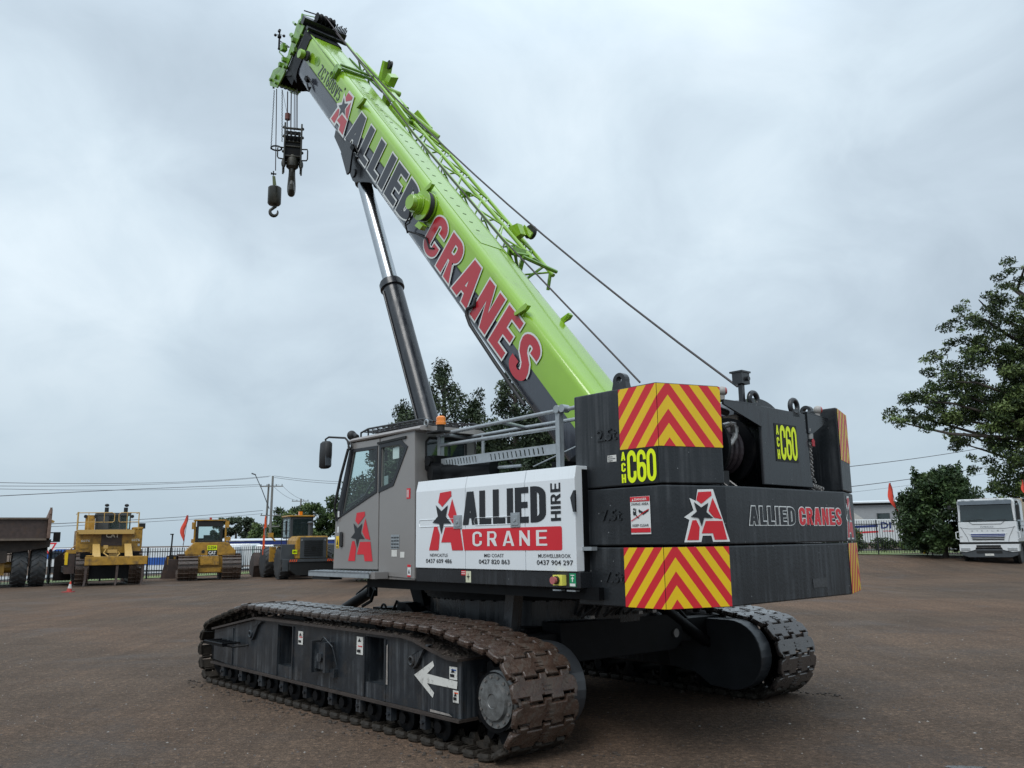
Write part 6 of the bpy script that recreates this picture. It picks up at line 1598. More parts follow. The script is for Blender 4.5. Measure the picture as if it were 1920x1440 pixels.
p3 = pole('short timber pole directly behind the counterweights', 14.1, 48.3, 5.6, ((5.05, 1.4), (3.9, 1.2)))
for i, (x, y, w_, h, lab) in enumerate(((-7.0, 112, 4.0, 6.0, 'far green tree behind the white engine panels'), (1.5, 116, 4.6, 6.6, 'far green tree right of the engine panels'), (10.5, 111, 4.2, 5.8, 'far green tree behind the striped left blocks'), (19.0, 115, 4.8, 6.4, 'far green tree behind the winch housing'), (28.0, 112, 4.4, 5.6, 'far green tree behind the right counterweight block'))):
    r = random.Random(160 + i); cl = []
    for q in range(46):
        a = r.uniform(0, 6.28); z = r.uniform(.8, h - .6); R = w_ * math.sqrt(max(.08, 1 - ((z - h * .45) / (h * .58)) ** 2)); cl.append((R * r.uniform(.2, 1) * math.cos(a), R * r.uniform(.2, 1) * math.sin(a), z, .85, .8, .6))
    tree('broadleaf_tree', lab, 'tree', (x, y, gz(x, y)), h * .7, .2, [], cl, 6000, .42, 'mid', 170 + i)

# ---------------- grey shed on the right
sh = thing('warehouse', 'grey and cream clad shed with one small window on the right', 'building', (38.2, 92, 1.0), rad(-14))
k = MB(); k.box(-8, 5, 0, 12, 0, 4.2); obj('wall', k, 'shed', sh)
Fw = Fr((0, 0, 0), (1, 0, 0), (0, 0, 1))
k = MB(); k.prism([(-2.6, 1.0), (-2.6, 3.9), (1.3, 1.0)], Fr((0, -.03, 0), (1, 0, 0), (0, 0, 1)), 0, .02); k.prism([(-2.6, 0), (-2.6, .98), (1.32, .98), (2.4, 0)], Fr((0, -.03, 0), (1, 0, 0), (0, 0, 1)), 0, .02); obj('cream_cladding', k, 'shedl', sh)
k = MB(); k.hexa([(-8.4, -.5, 4.2), (5.4, -.5, 4.2), (5.4, 12.4, 4.8), (-8.4, 12.4, 4.8), (-8.4, -.5, 4.32), (5.4, -.5, 4.32), (5.4, 12.4, 4.92), (-8.4, 12.4, 4.92)]); rf = obj('roof', k, 'whitewall', sh)
k = MB(); k.box(-8.3, 5.3, -.10, -.02, 3.98, 4.2); obj('gutter', k, 'ktxt2', sh)
k = MB(); k.cyl((-5.9, 3, 4.4), (-5.9, 3, 4.75), .18, 8); obj('roof_vent', k, 'galv', rf)
wn_ = obj('window', MB().box(0.6, 1.9, -.06, .0, 2.3, 3.1), 'dkgrey', sh); obj('pane', MB().box(0.68, 1.82, -.075, -.062, 2.36, 3.04), 'glass_dark', wn_)
k = MB()
for i in range(40): k.box(-7.9 + i * .32, -7.87 + i * .32, -.012, 0, .02, 3.95)
obj('cladding_rib', k, 'shed', sh, kind='stuff')

# white tanker and trailer behind the right fence
tk = thing('tanker_trailer', 'white trailer with blue and red stripes behind the right fence', 'trailer', (25.6, 60.0, .72), rad(-3))
k = MB(); k.box(-2.7, 2.0, 0, 2.4, .55, 2.15); obj('box_body', k, 'truckwhite', tk, bev=.04)
k = MB(); k.box(2.05, 4.6, .2, 2.2, .75, 1.95); obj('tank', k, 'truckwhite', tk, bev=.3)
Ft_ = Fr((0, -.004, 0), (1, 0, 0), (0, 0, 1))
k = MB(); k.sheet([(-2.2, 1.55), (-.25, 1.62), (-.25, 1.78), (-2.2, 1.72)], Ft_, .003); obj('blue_stripe', k, 'navy', tk)
k = MB(); k.sheet([(-1.9, 1.18), (-.25, 1.24), (-.25, 1.36), (-1.9, 1.30)], Ft_, .003); obj('red_stripe', k, 'red', tk)
small_text('DI', -.05, .65, 1.50, 1.95, Ft_, .004, 'navy', tk, .03); small_text('LINES', .1, .8, 1.28, 1.38, Ft_, .004, 'red', tk, .02)
k = MB(); k.box(-2.6, -2.45, -.01, 2.3, 1.95, 2.1); k.box(.95, 4.7, .1, 2.2, .42, .55); obj('chassis', k, 'ktxt2', tk)
wl = MB(); wl.lathe([(.12, -.14), (.40, -.14), (.43, -.10), (.43, .10), (.40, .14), (.12, .14)], (0, 0, 0), (0, 1, 0), 22); wme = wl.mesh('wheel', 'tyre'); hbm = MB().lathe([(.24, -.15), (.20, -.12), (.09, -.13), (.08, -.18), (0, -.18)], (0, 0, 0), (0, 1, 0), 16).mesh('hub', 'chrome')
for x in (-1.9, 1.6, 2.75, 3.9):
    o = link('wheel', wme, tk); o.location = (x, .25, .43); h_ = link('hub', hbm, o)
k = MB(); k.torus((1.6, .1, .43), (0, 1, 0), .55, .04, 16, 6, a0=0, a1=math.pi); obj('mudguard', k, 'dkgrey', tk)
gp = tag(obj('guide_post', MB().box(-.04, .04, -.02, .02, 0, 1.15), 'yellow', None, loc=(22.05, 46.6, gz(22, 46.6))), 'thin yellow guide post behind the right fence', 'post')
gp2 = tag(obj('guide_post', MB().box(-.04, .04, -.03, .03, 0, 2.9), 'galv', None, loc=(19.75, 50.5, gz(19.7, 50.5))), 'slim grey post behind the fence left of the orange flag', 'post')

# ---------------- flags
def flag(label, x, y, z0, h, lean, wdt, m='flagred', group='red marker flags on fence posts'):
    t = thing('marker_flag', label, 'flag', (x, y, z0), 0, group)
    obj('flagstaff', MB().tube([(0, 0, 0), (lean, 0, h)], .015, 5), 'dkgrey', t)
    secs = []; n = 10
    for i in range(n + 1):
        f = i / n; w_ = wdt * (.12 + .88 * math.sin(math.pi * min(1, f * 1.15 + .02)) ** .7) * (1 if f < .9 else .7)
        cx_ = lean * (1 - f) * 1.0 - w_ * .5 + .05 * math.sin(f * 9); zc = h - f * h * .82
        secs.append([(cx_ - w_ / 2, -.02 + .04 * math.sin(f * 7), zc), (cx_, .05 * math.cos(f * 6), zc - .03), (cx_ + w_ / 2, .03, zc), (cx_ + w_ / 2, .038, zc), (cx_, .05 * math.cos(f * 6) + .008, zc - .03), (cx_ - w_ / 2, -.012 + .04 * math.sin(f * 7), zc)])
    obj('flag_cloth', MB().loft(secs), m, t, smooth=60)
flag('faded red flag hanging above the fence left of the small dozer', -19.4, 50.5, 1.4, 2.1, .22, .26)
flag('orange red flag standing by the shed on the right', 19.95, 44.5, 2.35, 2.1, -.30, .30)
flag('thin red flag behind the roof of the white truck', 24.6, 41.0, 3.1, 1.2, -.12, .16)

# ---------------- yard machines (each in its own frame: x right, y away from the camera, z up; rear faces the camera)
def fr_rear(y=0.0): return Fr((0, y, 0), (1, 0, 0), (0, 0, 1))     # normal points to -y, at the camera
def wheel_set(t, name, x, y, r, w_, rim_m, n=28, lug=18, rim=.5, axis=1):
    """axis 1: wheel turns about x (vehicle pointing away)"""
    k = MB(); k.lathe([(r * rim, -w_ * .42), (r * .80, -w_ * .5), (r * .96, -w_ * .44), (r, -w_ * .30), (r, w_ * .30), (r * .96, w_ * .44), (r * .80, w_ * .5), (r * rim, w_ * .42)], (0, 0, 0), (1, 0, 0), n)
    for i in range(lug):
        for sg in (-1, 1):
            a = 2 * math.pi * (i + (.5 if sg > 0 else 0)) / lug; c, s = math.cos(a), math.sin(a); c2, s2 = math.cos(a + .11), math.sin(a + .11); c3, s3 = math.cos(a + .20), math.sin(a + .20); c4, s4 = math.cos(a + .31), math.sin(a + .31)
            x0, x1 = sg * .02, sg * w_ * .47; R0 = r * .985; R1 = r * 1.035
            k.hexa([(x0, R0 * c, R0 * s), (x0, R0 * c2, R0 * s2), (x1, R0 * c4 * .98, R0 * s4 * .98), (x1, R0 * c3 * .98, R0 * s3 * .98), (x0, R1 * c, R1 * s), (x0, R1 * c2, R1 * s2), (x1, R1 * c4 * .98, R1 * s4 * .98), (x1, R1 * c3 * .98, R1 * s3 * .98)])
    o = obj(name, k, 'tyre', t, smooth=35, loc=(x, y, r * 1.03))
    k = MB(); k.lathe([(r * rim, -w_ * .36), (r * rim * .85, -w_ * .30), (r * rim * .6, -w_ * .12), (r * .15, -w_ * .14), (r * .14, -w_ * .22), (0, -w_ * .22)], (0, 0, 0), (1, 0, 0), 20); k.lathe([(0, w_ * .2), (r * rim, w_ * .36)], (0, 0, 0), (1, 0, 0), 20)
    obj('rim', k, rim_m, o, smooth=35); return o
def dozer_track(t, x, w_, Lg, h, y0, n_pitch=.24, gm='shoe'):
    """crawler belt in the y-z plane with grouser plates"""
    r = h / 2; pts = [(y0 + r, 0), (y0 + Lg - r, 0)]
    for a in range(-80, 91, 20): pts.append((y0 + Lg - r + r * math.cos(rad(a)), r + r * math.sin(rad(a))))
    for a in range(90, 271, 20): pts.append((y0 + r + r * math.cos(rad(a)), r + r * math.sin(rad(a))))
    k = MB(); k.prism([(p[0], p[1]) for p in arc(y0 + Lg - r, r, r - .09, r - .09, -90, 90, 8) + arc(y0 + r, r, r - .09, r - .09, 90, 270, 8)], Fr((x, 0, 0), (0, 1, 0), (0, 0, 1)), -w_ * .28, w_ * .28)
    b = obj('track_frame', k, 'black_rough', t)
    k = MB(); k.box(-w_ / 2, w_ / 2, -n_pitch * .47, n_pitch * .47, -.035, 0); k.box(-w_ / 2, w_ / 2, -n_pitch * .45, -n_pitch * .33, 0, .06); me = k.mesh('track_plate', gm)
    for p, tg in resample(pts, n_pitch):
        o = link('track_plate', me, b); Yv = Vector((0, tg.x, tg.y)); Z = Vector((0, tg.y, -tg.x)); X = Yv.cross(Z)
        Mx = Matrix((X, Yv, Z)).transposed().to_4x4(); Mx.translation = Vector((x, p.x, p.y)); o.matrix_local = Mx
    return b

# large ripper dozer
dz = thing('bulldozer', 'large worn yellow dozer seen from behind with ripper and rail platform', 'bulldozer', (-18.55, 39.6, 0), rad(29)); dz.scale = (.92, 1, 1)
for x in (-1.18, 1.22): dozer_track(dz, x, .60, 4.6, 1.55, -.25, .22, 'shoe')
k = MB(); k.prism([(-1.42, 1.35), (1.42, 1.35), (1.50, 1.75), (1.50, 2.50), (-1.52, 2.50), (-1.52, 1.75)], fr_rear(.3), -2.6, 0); k.box(1.05, 1.52, .28, 1.2, 2.5, 2.62)
bd = obj('body', k, 'ctgy', dz, bev=.03)
k = MB(); k.box(-.40, .55, .26, .31, 1.78, 2.30); obj('grille', k, 'rustbrown', bd); small_text('CAT', -.20, .42, 2.14, 2.36, fr_rear(.26), .004, 'wworn', bd, .03)
k = MB()
for a, b, c, d in ((-1.35, -.85, 1.92, 2.10), (-1.35, -.95, 1.66, 1.80), (.95, 1.40, 1.92, 2.12), (-.8, -.5, 1.5, 1.7)): k.box(a, b, .27, .30, c, d)
obj('access_plate', k, 'ctgy2' if 0 else 'ctgy', bd); small_text('6076', -1.30, -.90, 1.96, 2.06, fr_rear(.268), .004, 'wworn', bd, .02); small_text('6076', 1.0, 1.38, 1.97, 2.08, fr_rear(.268), .004, 'wworn', bd, .02)
k = MB(); k.box(-1.5, 1.1, -.05, .30, 2.38, 2.50); k.box(-1.45, 1.08, -.06, -.05, 2.30, 2.50); obj('platform', k, 'ctgy2', dz, bev=.01)
k = MB(); k.cyl((1.35, .26, 1.80), (1.35, .30, 1.80), .06, 12); obj('tail_lamp', k, 'lamp', bd)
k = MB()
for x in (-1.52, 1.25): k.tube([(x, .0, 2.5), (x, .0, 3.30)], .045 if x < 0 else .03, 6)
k.tube([(-1.52, 0, 3.26), (.0, 0, 3.28), (.12, 0, 3.22), (.12, 0, 2.90), (.05, 0, 2.84), (-.35, 0, 2.84), (-.35, 0, 3.26)], .022, 6); k.tube([(.36, 0, 2.84), (.32, 0, 2.95), (.32, 0, 3.2), (.40, 0, 3.28), (1.25, 0, 3.28)], .022, 6)
k.tube([(-1.52, 0, 2.84), (-.4, 0, 2.84)], .018, 6); k.tube([(.4, 0, 2.84), (1.25, 0, 2.86)], .018, 6)
for x in (-1.05, .70): k.tube([(x, 0, 2.5), (x, 0, 3.28)], .018, 6)
k.tube([(-1.52, .05, 3.26), (-1.52, 2.0, 3.26)], .02, 6); k.tube([(1.25, .05, 3.28), (1.25, 1.2, 3.28)], .02, 6)
obj('guard_rail', k, 'ctgy2', dz, smooth=50)
k = MB()
for x in (-.62, -.05, .45, .93): k.box(x - .03, x + .03, .9, .98, 2.5, 3.22)
k.box(-.66, .97, .88, 2.2, 3.18, 3.30); k.box(-.62, .93, 2.1, 2.18, 2.5, 3.2); k.box(-.62, .93, .88, .96, 2.45, 2.56); k.box(-.60, -.02, .9, .92, 2.55, 3.2)
cbn = obj('cabin', k, 'dkgrey', dz); obj('window', MB().box(-.02, .90, .92, .94, 2.56, 3.16), 'glass', cbn)
k = MB(); k.box(.0, .35, 1.3, 1.6, 2.5, 2.85); obj('seat', k, 'rubber', cbn)
k = MB(); k.box(-1.15, -.72, .6, .9, 2.5, 3.18); obj('tank_box', k, 'ctgy', dz)
for x, z in ((-.18, 3.3), (.72, 3.3)):
    k = MB(); k.cyl((x, 1.2, z), (x, 1.2, z + .26), .10, 10); k.ball((x + (.03 if x > 0 else .0), 1.2, z + .36), .11, 6, sq=(1, 1, .7)); obj('exhaust_stack', k, 'ktxt2', dz, smooth=50)
k = MB()
for x in (-1.16, -.70, 1.0): k.cyl((x, .55, 3.12), (x, .75, 3.12), .08, 8)
obj('work_lamp', k, 'ktxt2', dz); k = MB(); k.box(1.30, 1.62, .4, .7, 2.55, 2.80); obj('air_filter', k, 'ktxt2', dz)
k = MB(); k.box(-1.12, 1.66, -.95, -.70, .92, 1.30); k.box(-1.08, -.75, -.95, -.72, 1.30, 1.36); rp = obj('ripper_beam', k, 'ctgy', dz, 'yellow ripper beam across the back', bev=.02)
for x in (-1.05, .32, 1.48):
    k = MB(); k.hexa([(x - .06, -.92, .15), (x + .03, -.92, .15), (x + .03, -.78, .15), (x - .06, -.78, .15), (x - .05, -.90, .95), (x + .07, -.90, .95), (x + .07, -.74, .95), (x - .05, -.74, .95)]); k.hexa([(x - .10, -1.0, 0.02), (x - .02, -1.0, .02), (x - .02, -.82, .02), (x - .10, -.82, .02), (x - .06, -.94, .28), (x + .03, -.94, .28), (x + .03, -.78, .28), (x - .06, -.78, .28)]); obj('ripper_shank', k, 'rustbrown', rp)
for x in (-.62, .82):
    k = MB(); k.hexa([(x - .18, -.80, 1.30), (x + .18, -.80, 1.30), (x + .18, -.68, 1.30), (x - .18, -.68, 1.30), (x - .16, .1, 1.86), (x + .16, .1, 1.86), (x + .16, .22, 1.86), (x - .16, .22, 1.86)]); obj('ripper_cylinder', k, 'ctgy2', rp, bev=.01)
k = MB(); k.box(-.30, -.10, -.2, 0, 1.65, 1.80); k.box(-.12, .30, -.5, -.2, 1.45, 1.60); k.box(-.05, .35, -.4, -.1, 1.30, 1.5); k.tube([(-.2, -.2, 1.6), (-.3, -.5, 1.45), (-.1, -.7, 1.3)], .03, 6); k.tube([(.35, -.2, 1.5), (.42, -.5, 1.4), (.3, -.7, 1.3)], .03, 6); obj('ripper_linkage', k, 'ctgy2', rp)
k = MB(); k.box(-.88, .92, -.1, 2.6, .30, 1.35); k.box(-1.3, 1.35, -.15, 3.0, 1.25, 1.45); obj('rear_axle_case', k, 'black_rough', dz)
k = MB(); k.prism([(-2.35, .15), (-1.50, .15), (-1.50, 1.65), (-1.9, 1.55), (-2.30, 1.25)], fr_rear(3.9), -.12, .12); k.box(-2.0, -1.45, .8, 3.8, .6, .85); k.box(-1.95, -1.5, .3, .9, .55, 1.45); bl = obj('blade', k, 'rustbrown', dz)
k = MB(); k.box(-1.95, -1.82, .25, .30, .95, 1.50); obj('level_stripe', k, 'yellow', bl)
k = MB(); k.box(-1.9, -1.45, .28, 2.4, 1.45, 1.62); k.tube([(-2.0, .5, 1.4), (-1.3, .5, 2.0)], .025, 5); k.box(-1.98, -1.80, .28, .6, 1.2, 1.48); obj('fender', k, 'ctgy', dz)

# smaller dozer with wide tracks
d2 = thing('bulldozer', 'smaller yellow dozer with wide tracks and yellow number plate', 'bulldozer', (-15.35, 43.7, 0), rad(23))
for x in (-1.05, 1.03): dozer_track(d2, x, .92, 3.6, 1.25, -.3, .215, 'shoe')
k = MB(); k.prism([(-1.20, 1.22), (1.22, 1.22), (1.22, 1.45), (.80, 1.88), (-.78, 1.88), (-1.20, 1.45)], fr_rear(.15), -1.0, 0); b2 = obj('fuel_tank', k, 'ctgy', d2, bev=.03)
k = MB(); k.box(-.48, .42, .0, .5, .75, 1.20); k.box(-.35, .1, -.02, .0, .8, 1.1); k.box(-.66, .62, .2, .8, .35, 1.2); k.box(-.55, .55, .1, .25, .4, .62); k.box(-.6, .6, .6, 3.0, .4, 1.0); obj('rear_case', k, 'ctgy', d2, bev=.02)
small_text('CAT', -.10, .26, 1.27, 1.44, fr_rear(.138), .010, 'wfilm', b2, .035)
obj('logo_backing', MB().box(-.14, .32, .140, .146, 1.22, 1.48), 'ktxt2', b2); obj('number_plate', MB().box(-.16, .30, .132, .140, 1.49, 1.72), 'hivis', b2); small_text('DZ09', -.13, .27, 1.53, 1.68, fr_rear(.130), .003, 'ktxt', b2, .03)
k = MB(); k.cyl((-.35, .12, 1.42), (-.35, .15, 1.42), .08, 12); obj('filler_cap', k, 'ktxt2', b2)
k = MB(); k.box(-.68, .60, .85, .95, 2.68, 2.98); k.box(-.68, -.58, .85, .95, 1.88, 2.7); k.box(.50, .60, .85, .95, 1.88, 2.7); k.box(-.68, .60, .85, .95, 1.85, 1.98); k.box(-.68, .60, 1.9, 2.0, 1.88, 2.1); k.box(-.68, -.60, 1.9, 2.0, 2.0, 2.7); k.box(.52, .60, 1.9, 2.0, 2.0, 2.7)
cb2 = obj('cabin', k, 'ktxt2', d2, bev=.02); obj('window', MB().box(-.58, .50, .90, .91, 1.98, 2.70), 'glass', cb2); k = MB(); k.box(-.3, .25, 1.2, 1.5, 1.9, 2.25); obj('seat', k, 'rubber', cb2)
k = MB(); k.box(-.80, .78, .80, 2.1, 2.98, 3.04); k.tube([(-.78, .9, 1.75), (-.76, .9, 3.0)], .05, 6); k.tube([(.76, .9, 1.75), (.74, .9, 3.0)], .05, 6); k.box(-.92, -.80, .8, .95, 2.55, 2.9); k.box(.74, .90, .8, .95, 2.62, 2.98); k.box(-.92, -.78, .8, .95, 1.85, 2.05); k.box(.70, 1.0, .8, .95, 1.95, 2.15); k.tube([(.8, .9, 2.1), (1.0, .9, 1.7)], .03, 6)
obj('roll_frame', k, 'ctgy', d2)
obj('beacon', MB().box(-.06, .06, 1.2, 1.3, 3.04, 3.16), 'lens', d2)
k = MB(); k.prism([(-2.25, .02), (-1.45, .02), (-1.45, 1.25), (-2.0, 1.2)], fr_rear(3.4), -.1, .1); b3 = obj('blade', k, 'rustbrown', d2); obj('blade_arm', MB().box(-1.95, -1.5, .9, 1.2, .5, 1.05), 'rustbrown', b3)
k = MB(); k.box(-1.95, -1.55, 3.25, 3.3, .75, 1.15); obj('blade_top', k, 'ctgy', b3)
k = MB(); k.tube([(-1.80, 3.2, 1.2), (-1.76, 3.2, 2.35)], .045, 6); k.box(-1.88, -1.70, 3.15, 3.25, 2.3, 2.36); k.box(-1.87, -1.66, 3.1, 3.3, 1.05, 1.25); obj('sensor_mast', k, 'ktxt2', d2)

# wheel loader, seen from its rear left
ld = thing('wheel_loader', 'yellow wheel loader with big tyres and dark rear grille beside the cab', 'wheel loader', (-10.3, 43.2, 0), rad(29))
for x, y in ((-1.0, 1.0), (1.05, 1.0), (-1.02, 4.2), (1.05, 4.2)): wheel_set(ld, 'wheel', x, y, .78, .58, 'ctgy', rim=.48)
k = MB(); k.prism([(-.62, 1.0), (1.0, 1.0), (1.0, 2.12), (-.50, 2.12), (-.62, 1.9)], fr_rear(.0), -1.8, 0); bdl = obj('engine_hood', k, 'ctgy', ld, bev=.05)
k = MB(); k.box(-.42, .92, -.04, .0, 1.02, 2.05); gr = obj('rear_grille', k, 'dkgrey', bdl, bev=.02)
k = MB()
for i in range(8): k.box(-.22, .72, -.07, -.04, 1.15 + i * .10, 1.20 + i * .10)
k.cyl((.25, -.06, 1.5), (.25, -.05, 1.5), .12, 10); obj('grille_slats', k, 'ktxt2', gr, kind='stuff')
k = MB(); k.cyl((-.34, -.06, 1.92), (-.34, -.04, 1.92), .05, 10); k.cyl((.84, -.06, 1.92), (.84, -.04, 1.92), .05, 10); obj('rear_lamp', k, 'lamp', gr)
k = MB(); k.prism([(-.95, .45), (-.6, .2), (1.05, .2), (1.30, .45), (1.30, .88), (-.95, .88)], fr_rear(-.1), -1.0, 0); obj('rear_counterweight', k, 'ktxt2', ld, bev=.04)
k = MB(); k.box(-.98, 1.35, -.14, -.10, .86, 1.0); obj('rear_bumper', k, 'dkgrey', ld)
k = MB()
for x0 in (-.96, .93):
    for i in range(4):
        k.prism([(x0 + i * .10, .87), (x0 + .05 + i * .10, .87), (x0 + .09 + i * .10, .98), (x0 + .04 + i * .10, .98)], fr_rear(-.145), 0, .004)
obj('hazard_stripes', k, 'orange', ld)
k = MB(); k.hexa([(-1.32, .35, 1.62), (-.60, .35, 1.62), (-.60, 1.7, 1.62), (-1.32, 1.7, 1.62), (-1.32, .30, 1.72), (-.60, .30, 1.72), (-.60, 1.8, 1.72), (-1.32, 1.8, 1.72)]); k.box(-1.30, -.62, .2, .35, .95, 1.72); k.box(-1.22, -.70, .15, .2, .4, 1.0); obj('fender', k, 'dkgrey', ld, bev=.02)
k = MB(); k.box(-.50, .62, 1.5, 1.58, 2.05, 3.12); k.box(-.55, -.46, 1.5, 3.0, 2.0, 3.12); k.box(.56, .64, 1.5, 3.0, 2.0, 3.12); cbl = obj('cabin', k, 'dkgrey', ld)
obj('window', MB().box(-.42, .54, 1.46, 1.49, 2.15, 3.0), 'glass_dark', cbl); obj('window', MB().box(-.57, -.555, 1.65, 2.85, 2.1, 3.0), 'glass', cbl)
k = MB(); k.box(-.62, .70, 1.42, 3.1, 3.12, 3.20); obj('roof', k, 'ctgy', cbl, bev=.02); obj('beacon', MB().box(-.02, .14, 1.8, 2.0, 3.20, 3.40), 'amber', cbl)
k = MB(); k.cyl((.28, .8, 2.12), (.28, .8, 2.75), .10, 12); k.ball((.28, .8, 2.78), .15, 6, sq=(1, 1, .6)); obj('exhaust_stack', k, 'dkgrey', ld, smooth=50)
k = MB(); k.box(-1.35, -1.05, 2.3, 2.5, .85, 1.6); k.box(-1.4, -1.2, 2.3, 2.7, 2.1, 2.32); k.tube([(-1.3, 2.4, 2.15), (-1.1, 2.3, 1.9)], .05, 6); obj('access_step', k, 'ctgy', ld)
k = MB(); k.tube([(-.95, 1.6, 1.7), (-.95, 1.6, 3.05)], .02, 5); k.tube([(-.70, 1.6, 1.7), (-.70, 1.6, 3.0)], .02, 5); k.tube([(-.95, 1.6, 2.4), (-.6, 1.6, 2.4)], .02, 5); k.box(-.78, -.70, 1.5, 1.6, 2.2, 2.9); obj('handrail', k, 'ktxt2', ld)
k = MB(); k.box(-.6, .7, 1.8, 4.4, .6, 1.3); k.prism([(4.0, .9), (5.4, .3), (5.5, 1.0), (4.2, 1.6)], Fr((0, 0, 0), (0, 1, 0), (0, 0, 1)), -.5, .5); obj('front_frame', k, 'ctgy', ld)
k = MB(); k.prism([(5.4, .02), (6.2, .1), (6.4, .5), (6.0, 1.1), (5.5, 1.3), (5.2, .6)], Fr((0, 0, 0), (0, 1, 0), (0, 0, 1)), -1.5, 1.5); obj('bucket', k, 'rustbrown', ld)
k = MB(); k.box(-1.15, -.75, 5.15, 5.3, .9, 1.25); obj('bucket_plate', k, 'ctgy', ld)
obj('number_plate', MB().box(-.80, -.56, -.03, -.02, 1.25, 1.45), 'hivis', ld); small_text('SM41', -.78, -.58, 1.29, 1.41, fr_rear(-.032), .002, 'ktxt', ld, .03)
k = MB(); k.tube([(-1.6, 2.8, 1.2), (-1.55, 2.8, 3.1)], .02, 5); k.box(-1.62, -1.52, 2.78, 2.82, 1.5, 2.2); k.prism([(-1.58, 2.55), (-1.46, 2.6), (-1.50, 3.2), (-1.55, 3.2)], fr_rear(2.8), -.01, .01); obj('whip_flag', k, 'orange', ld)

# haul truck tail at the left edge
ht = thing('haul_truck', 'rusty dump truck tail with wide tyres at the left edge', 'dump truck', (-22.6, 38.0, 0), rad(32))
for x in (-1.9, -1.2, .78, 1.52): wheel_set(ht, 'wheel', x, .9, .86, .64, 'rustbrown', lug=20)
k = MB(); k.prism([(-2.4, 2.02), (1.72, 2.10), (1.72, 3.05), (-2.4, 2.95)], fr_rear(-.2), -5.5, 0); dmp = obj('dump_body', k, 'rustbrown', ht, bev=.02)
k = MB(); k.hexa([(1.72, -.4, 2.15), (1.86, -.4, 2.15), (2.05, 4.8, 1.95), (1.72, 4.8, 1.95), (1.74, -.5, 3.42), (1.86, -.5, 3.42), (2.1, 4.8, 3.1), (1.9, 4.8, 3.1)]); k.cyl((1.80, -.48, 3.2), (1.80, -.48, 3.5), .05, 8); obj('side_board', k, 'rustpale', dmp)
k = MB(); k.box(-2.4, 1.72, -.30, -.2, 2.98, 3.06); k.box(-2.4, 1.72, -.28, -.2, 2.05, 2.14); obj('tail_rib', k, mat('tan_rust', (.13, .10, .075), .6, var=.3), dmp)
k = MB(); k.prism([(-2.3, 1.45), (.3, 1.5), (1.9, 1.75), (1.95, 2.1), (-2.3, 2.02)], fr_rear(.2), -4.5, 0); k.prism([(-.7, 1.0), (.25, 1.1), (.25, 1.6), (-.7, 1.6)], fr_rear(.0), -.3, 0); obj('under_body', k, 'darkrust', ht)
k = MB(); k.box(-1.0, .2, .3, 1.4, .55, 1.35); k.cyl((-.9, .9, .88), (.5, .9, .88), .25, 12); k.box(-.75, -.2, .1, .3, .6, 1.0); obj('axle', k, 'ctgy', ht)
k = MB(); k.tube([(1.9, 2.2, 2.0), (2.15, 2.2, 2.0)], .03, 6); k.tube([(1.9, 2.2, 2.42), (2.15, 2.2, 2.42)], .03, 6); k.box(2.15, 2.45, 2.15, 2.25, 1.98, 2.45); k.box(1.75, 1.95, 2.1, 2.3, 1.55, 2.1); mr_ = obj('mirror', k, 'ktxt2', ht, bev=.02)
k = MB(); k.prism([(1.85, 3.05), (2.10, 3.08), (2.25, 3.0), (2.22, 2.92), (1.95, 2.92)], fr_rear(3.5), -.5, 0); obj('canopy_tip', k, 'ctgy2', ht)
k = MB(); k.tube([(1.14, .4, 2.0), (1.13, .35, .9)], .035, 6); obj('rock_ejector', k, 'rustpale', ht)

# traffic cone
cn = thing('traffic_cone', 'leaning orange and white traffic cone left of the big dozer', 'traffic cone', (-17.50, 34.2, 0), 0); cn.scale = (.62, .62, .74)
k = MB(); k.lathe([(.16, .04), (.12, .20)], (0, 0, 0), (.10, 0, 1), 16, mi=0); k.lathe([(.12, .20), (.065, .42)], (0, 0, 0), (.10, 0, 1), 16, mi=1); k.lathe([(.065, .42), (.03, .56), (0, .56)], (0, 0, 0), (.10, 0, 1), 16, mi=2)
obj('cone', k, [mat('cone_red', (.38, .05, .035), .6, var=.1), mat('cone_white', (.55, .53, .50), .6, var=.1), 'flagred'], cn, smooth=60)
k = MB(); k.box(-.26, .26, -.22, .22, .0, .045); k.hexa([(-.26, -.22, .0), (-.42, -.18, .0), (-.42, .1, .0), (-.26, .2, .0), (-.26, -.22, .04), (-.42, -.18, .02), (-.42, .1, .02), (-.26, .2, .04)]); obj('cone_base', k, mat('cone_foot', (.40, .05, .05), .6, var=.15), cn)

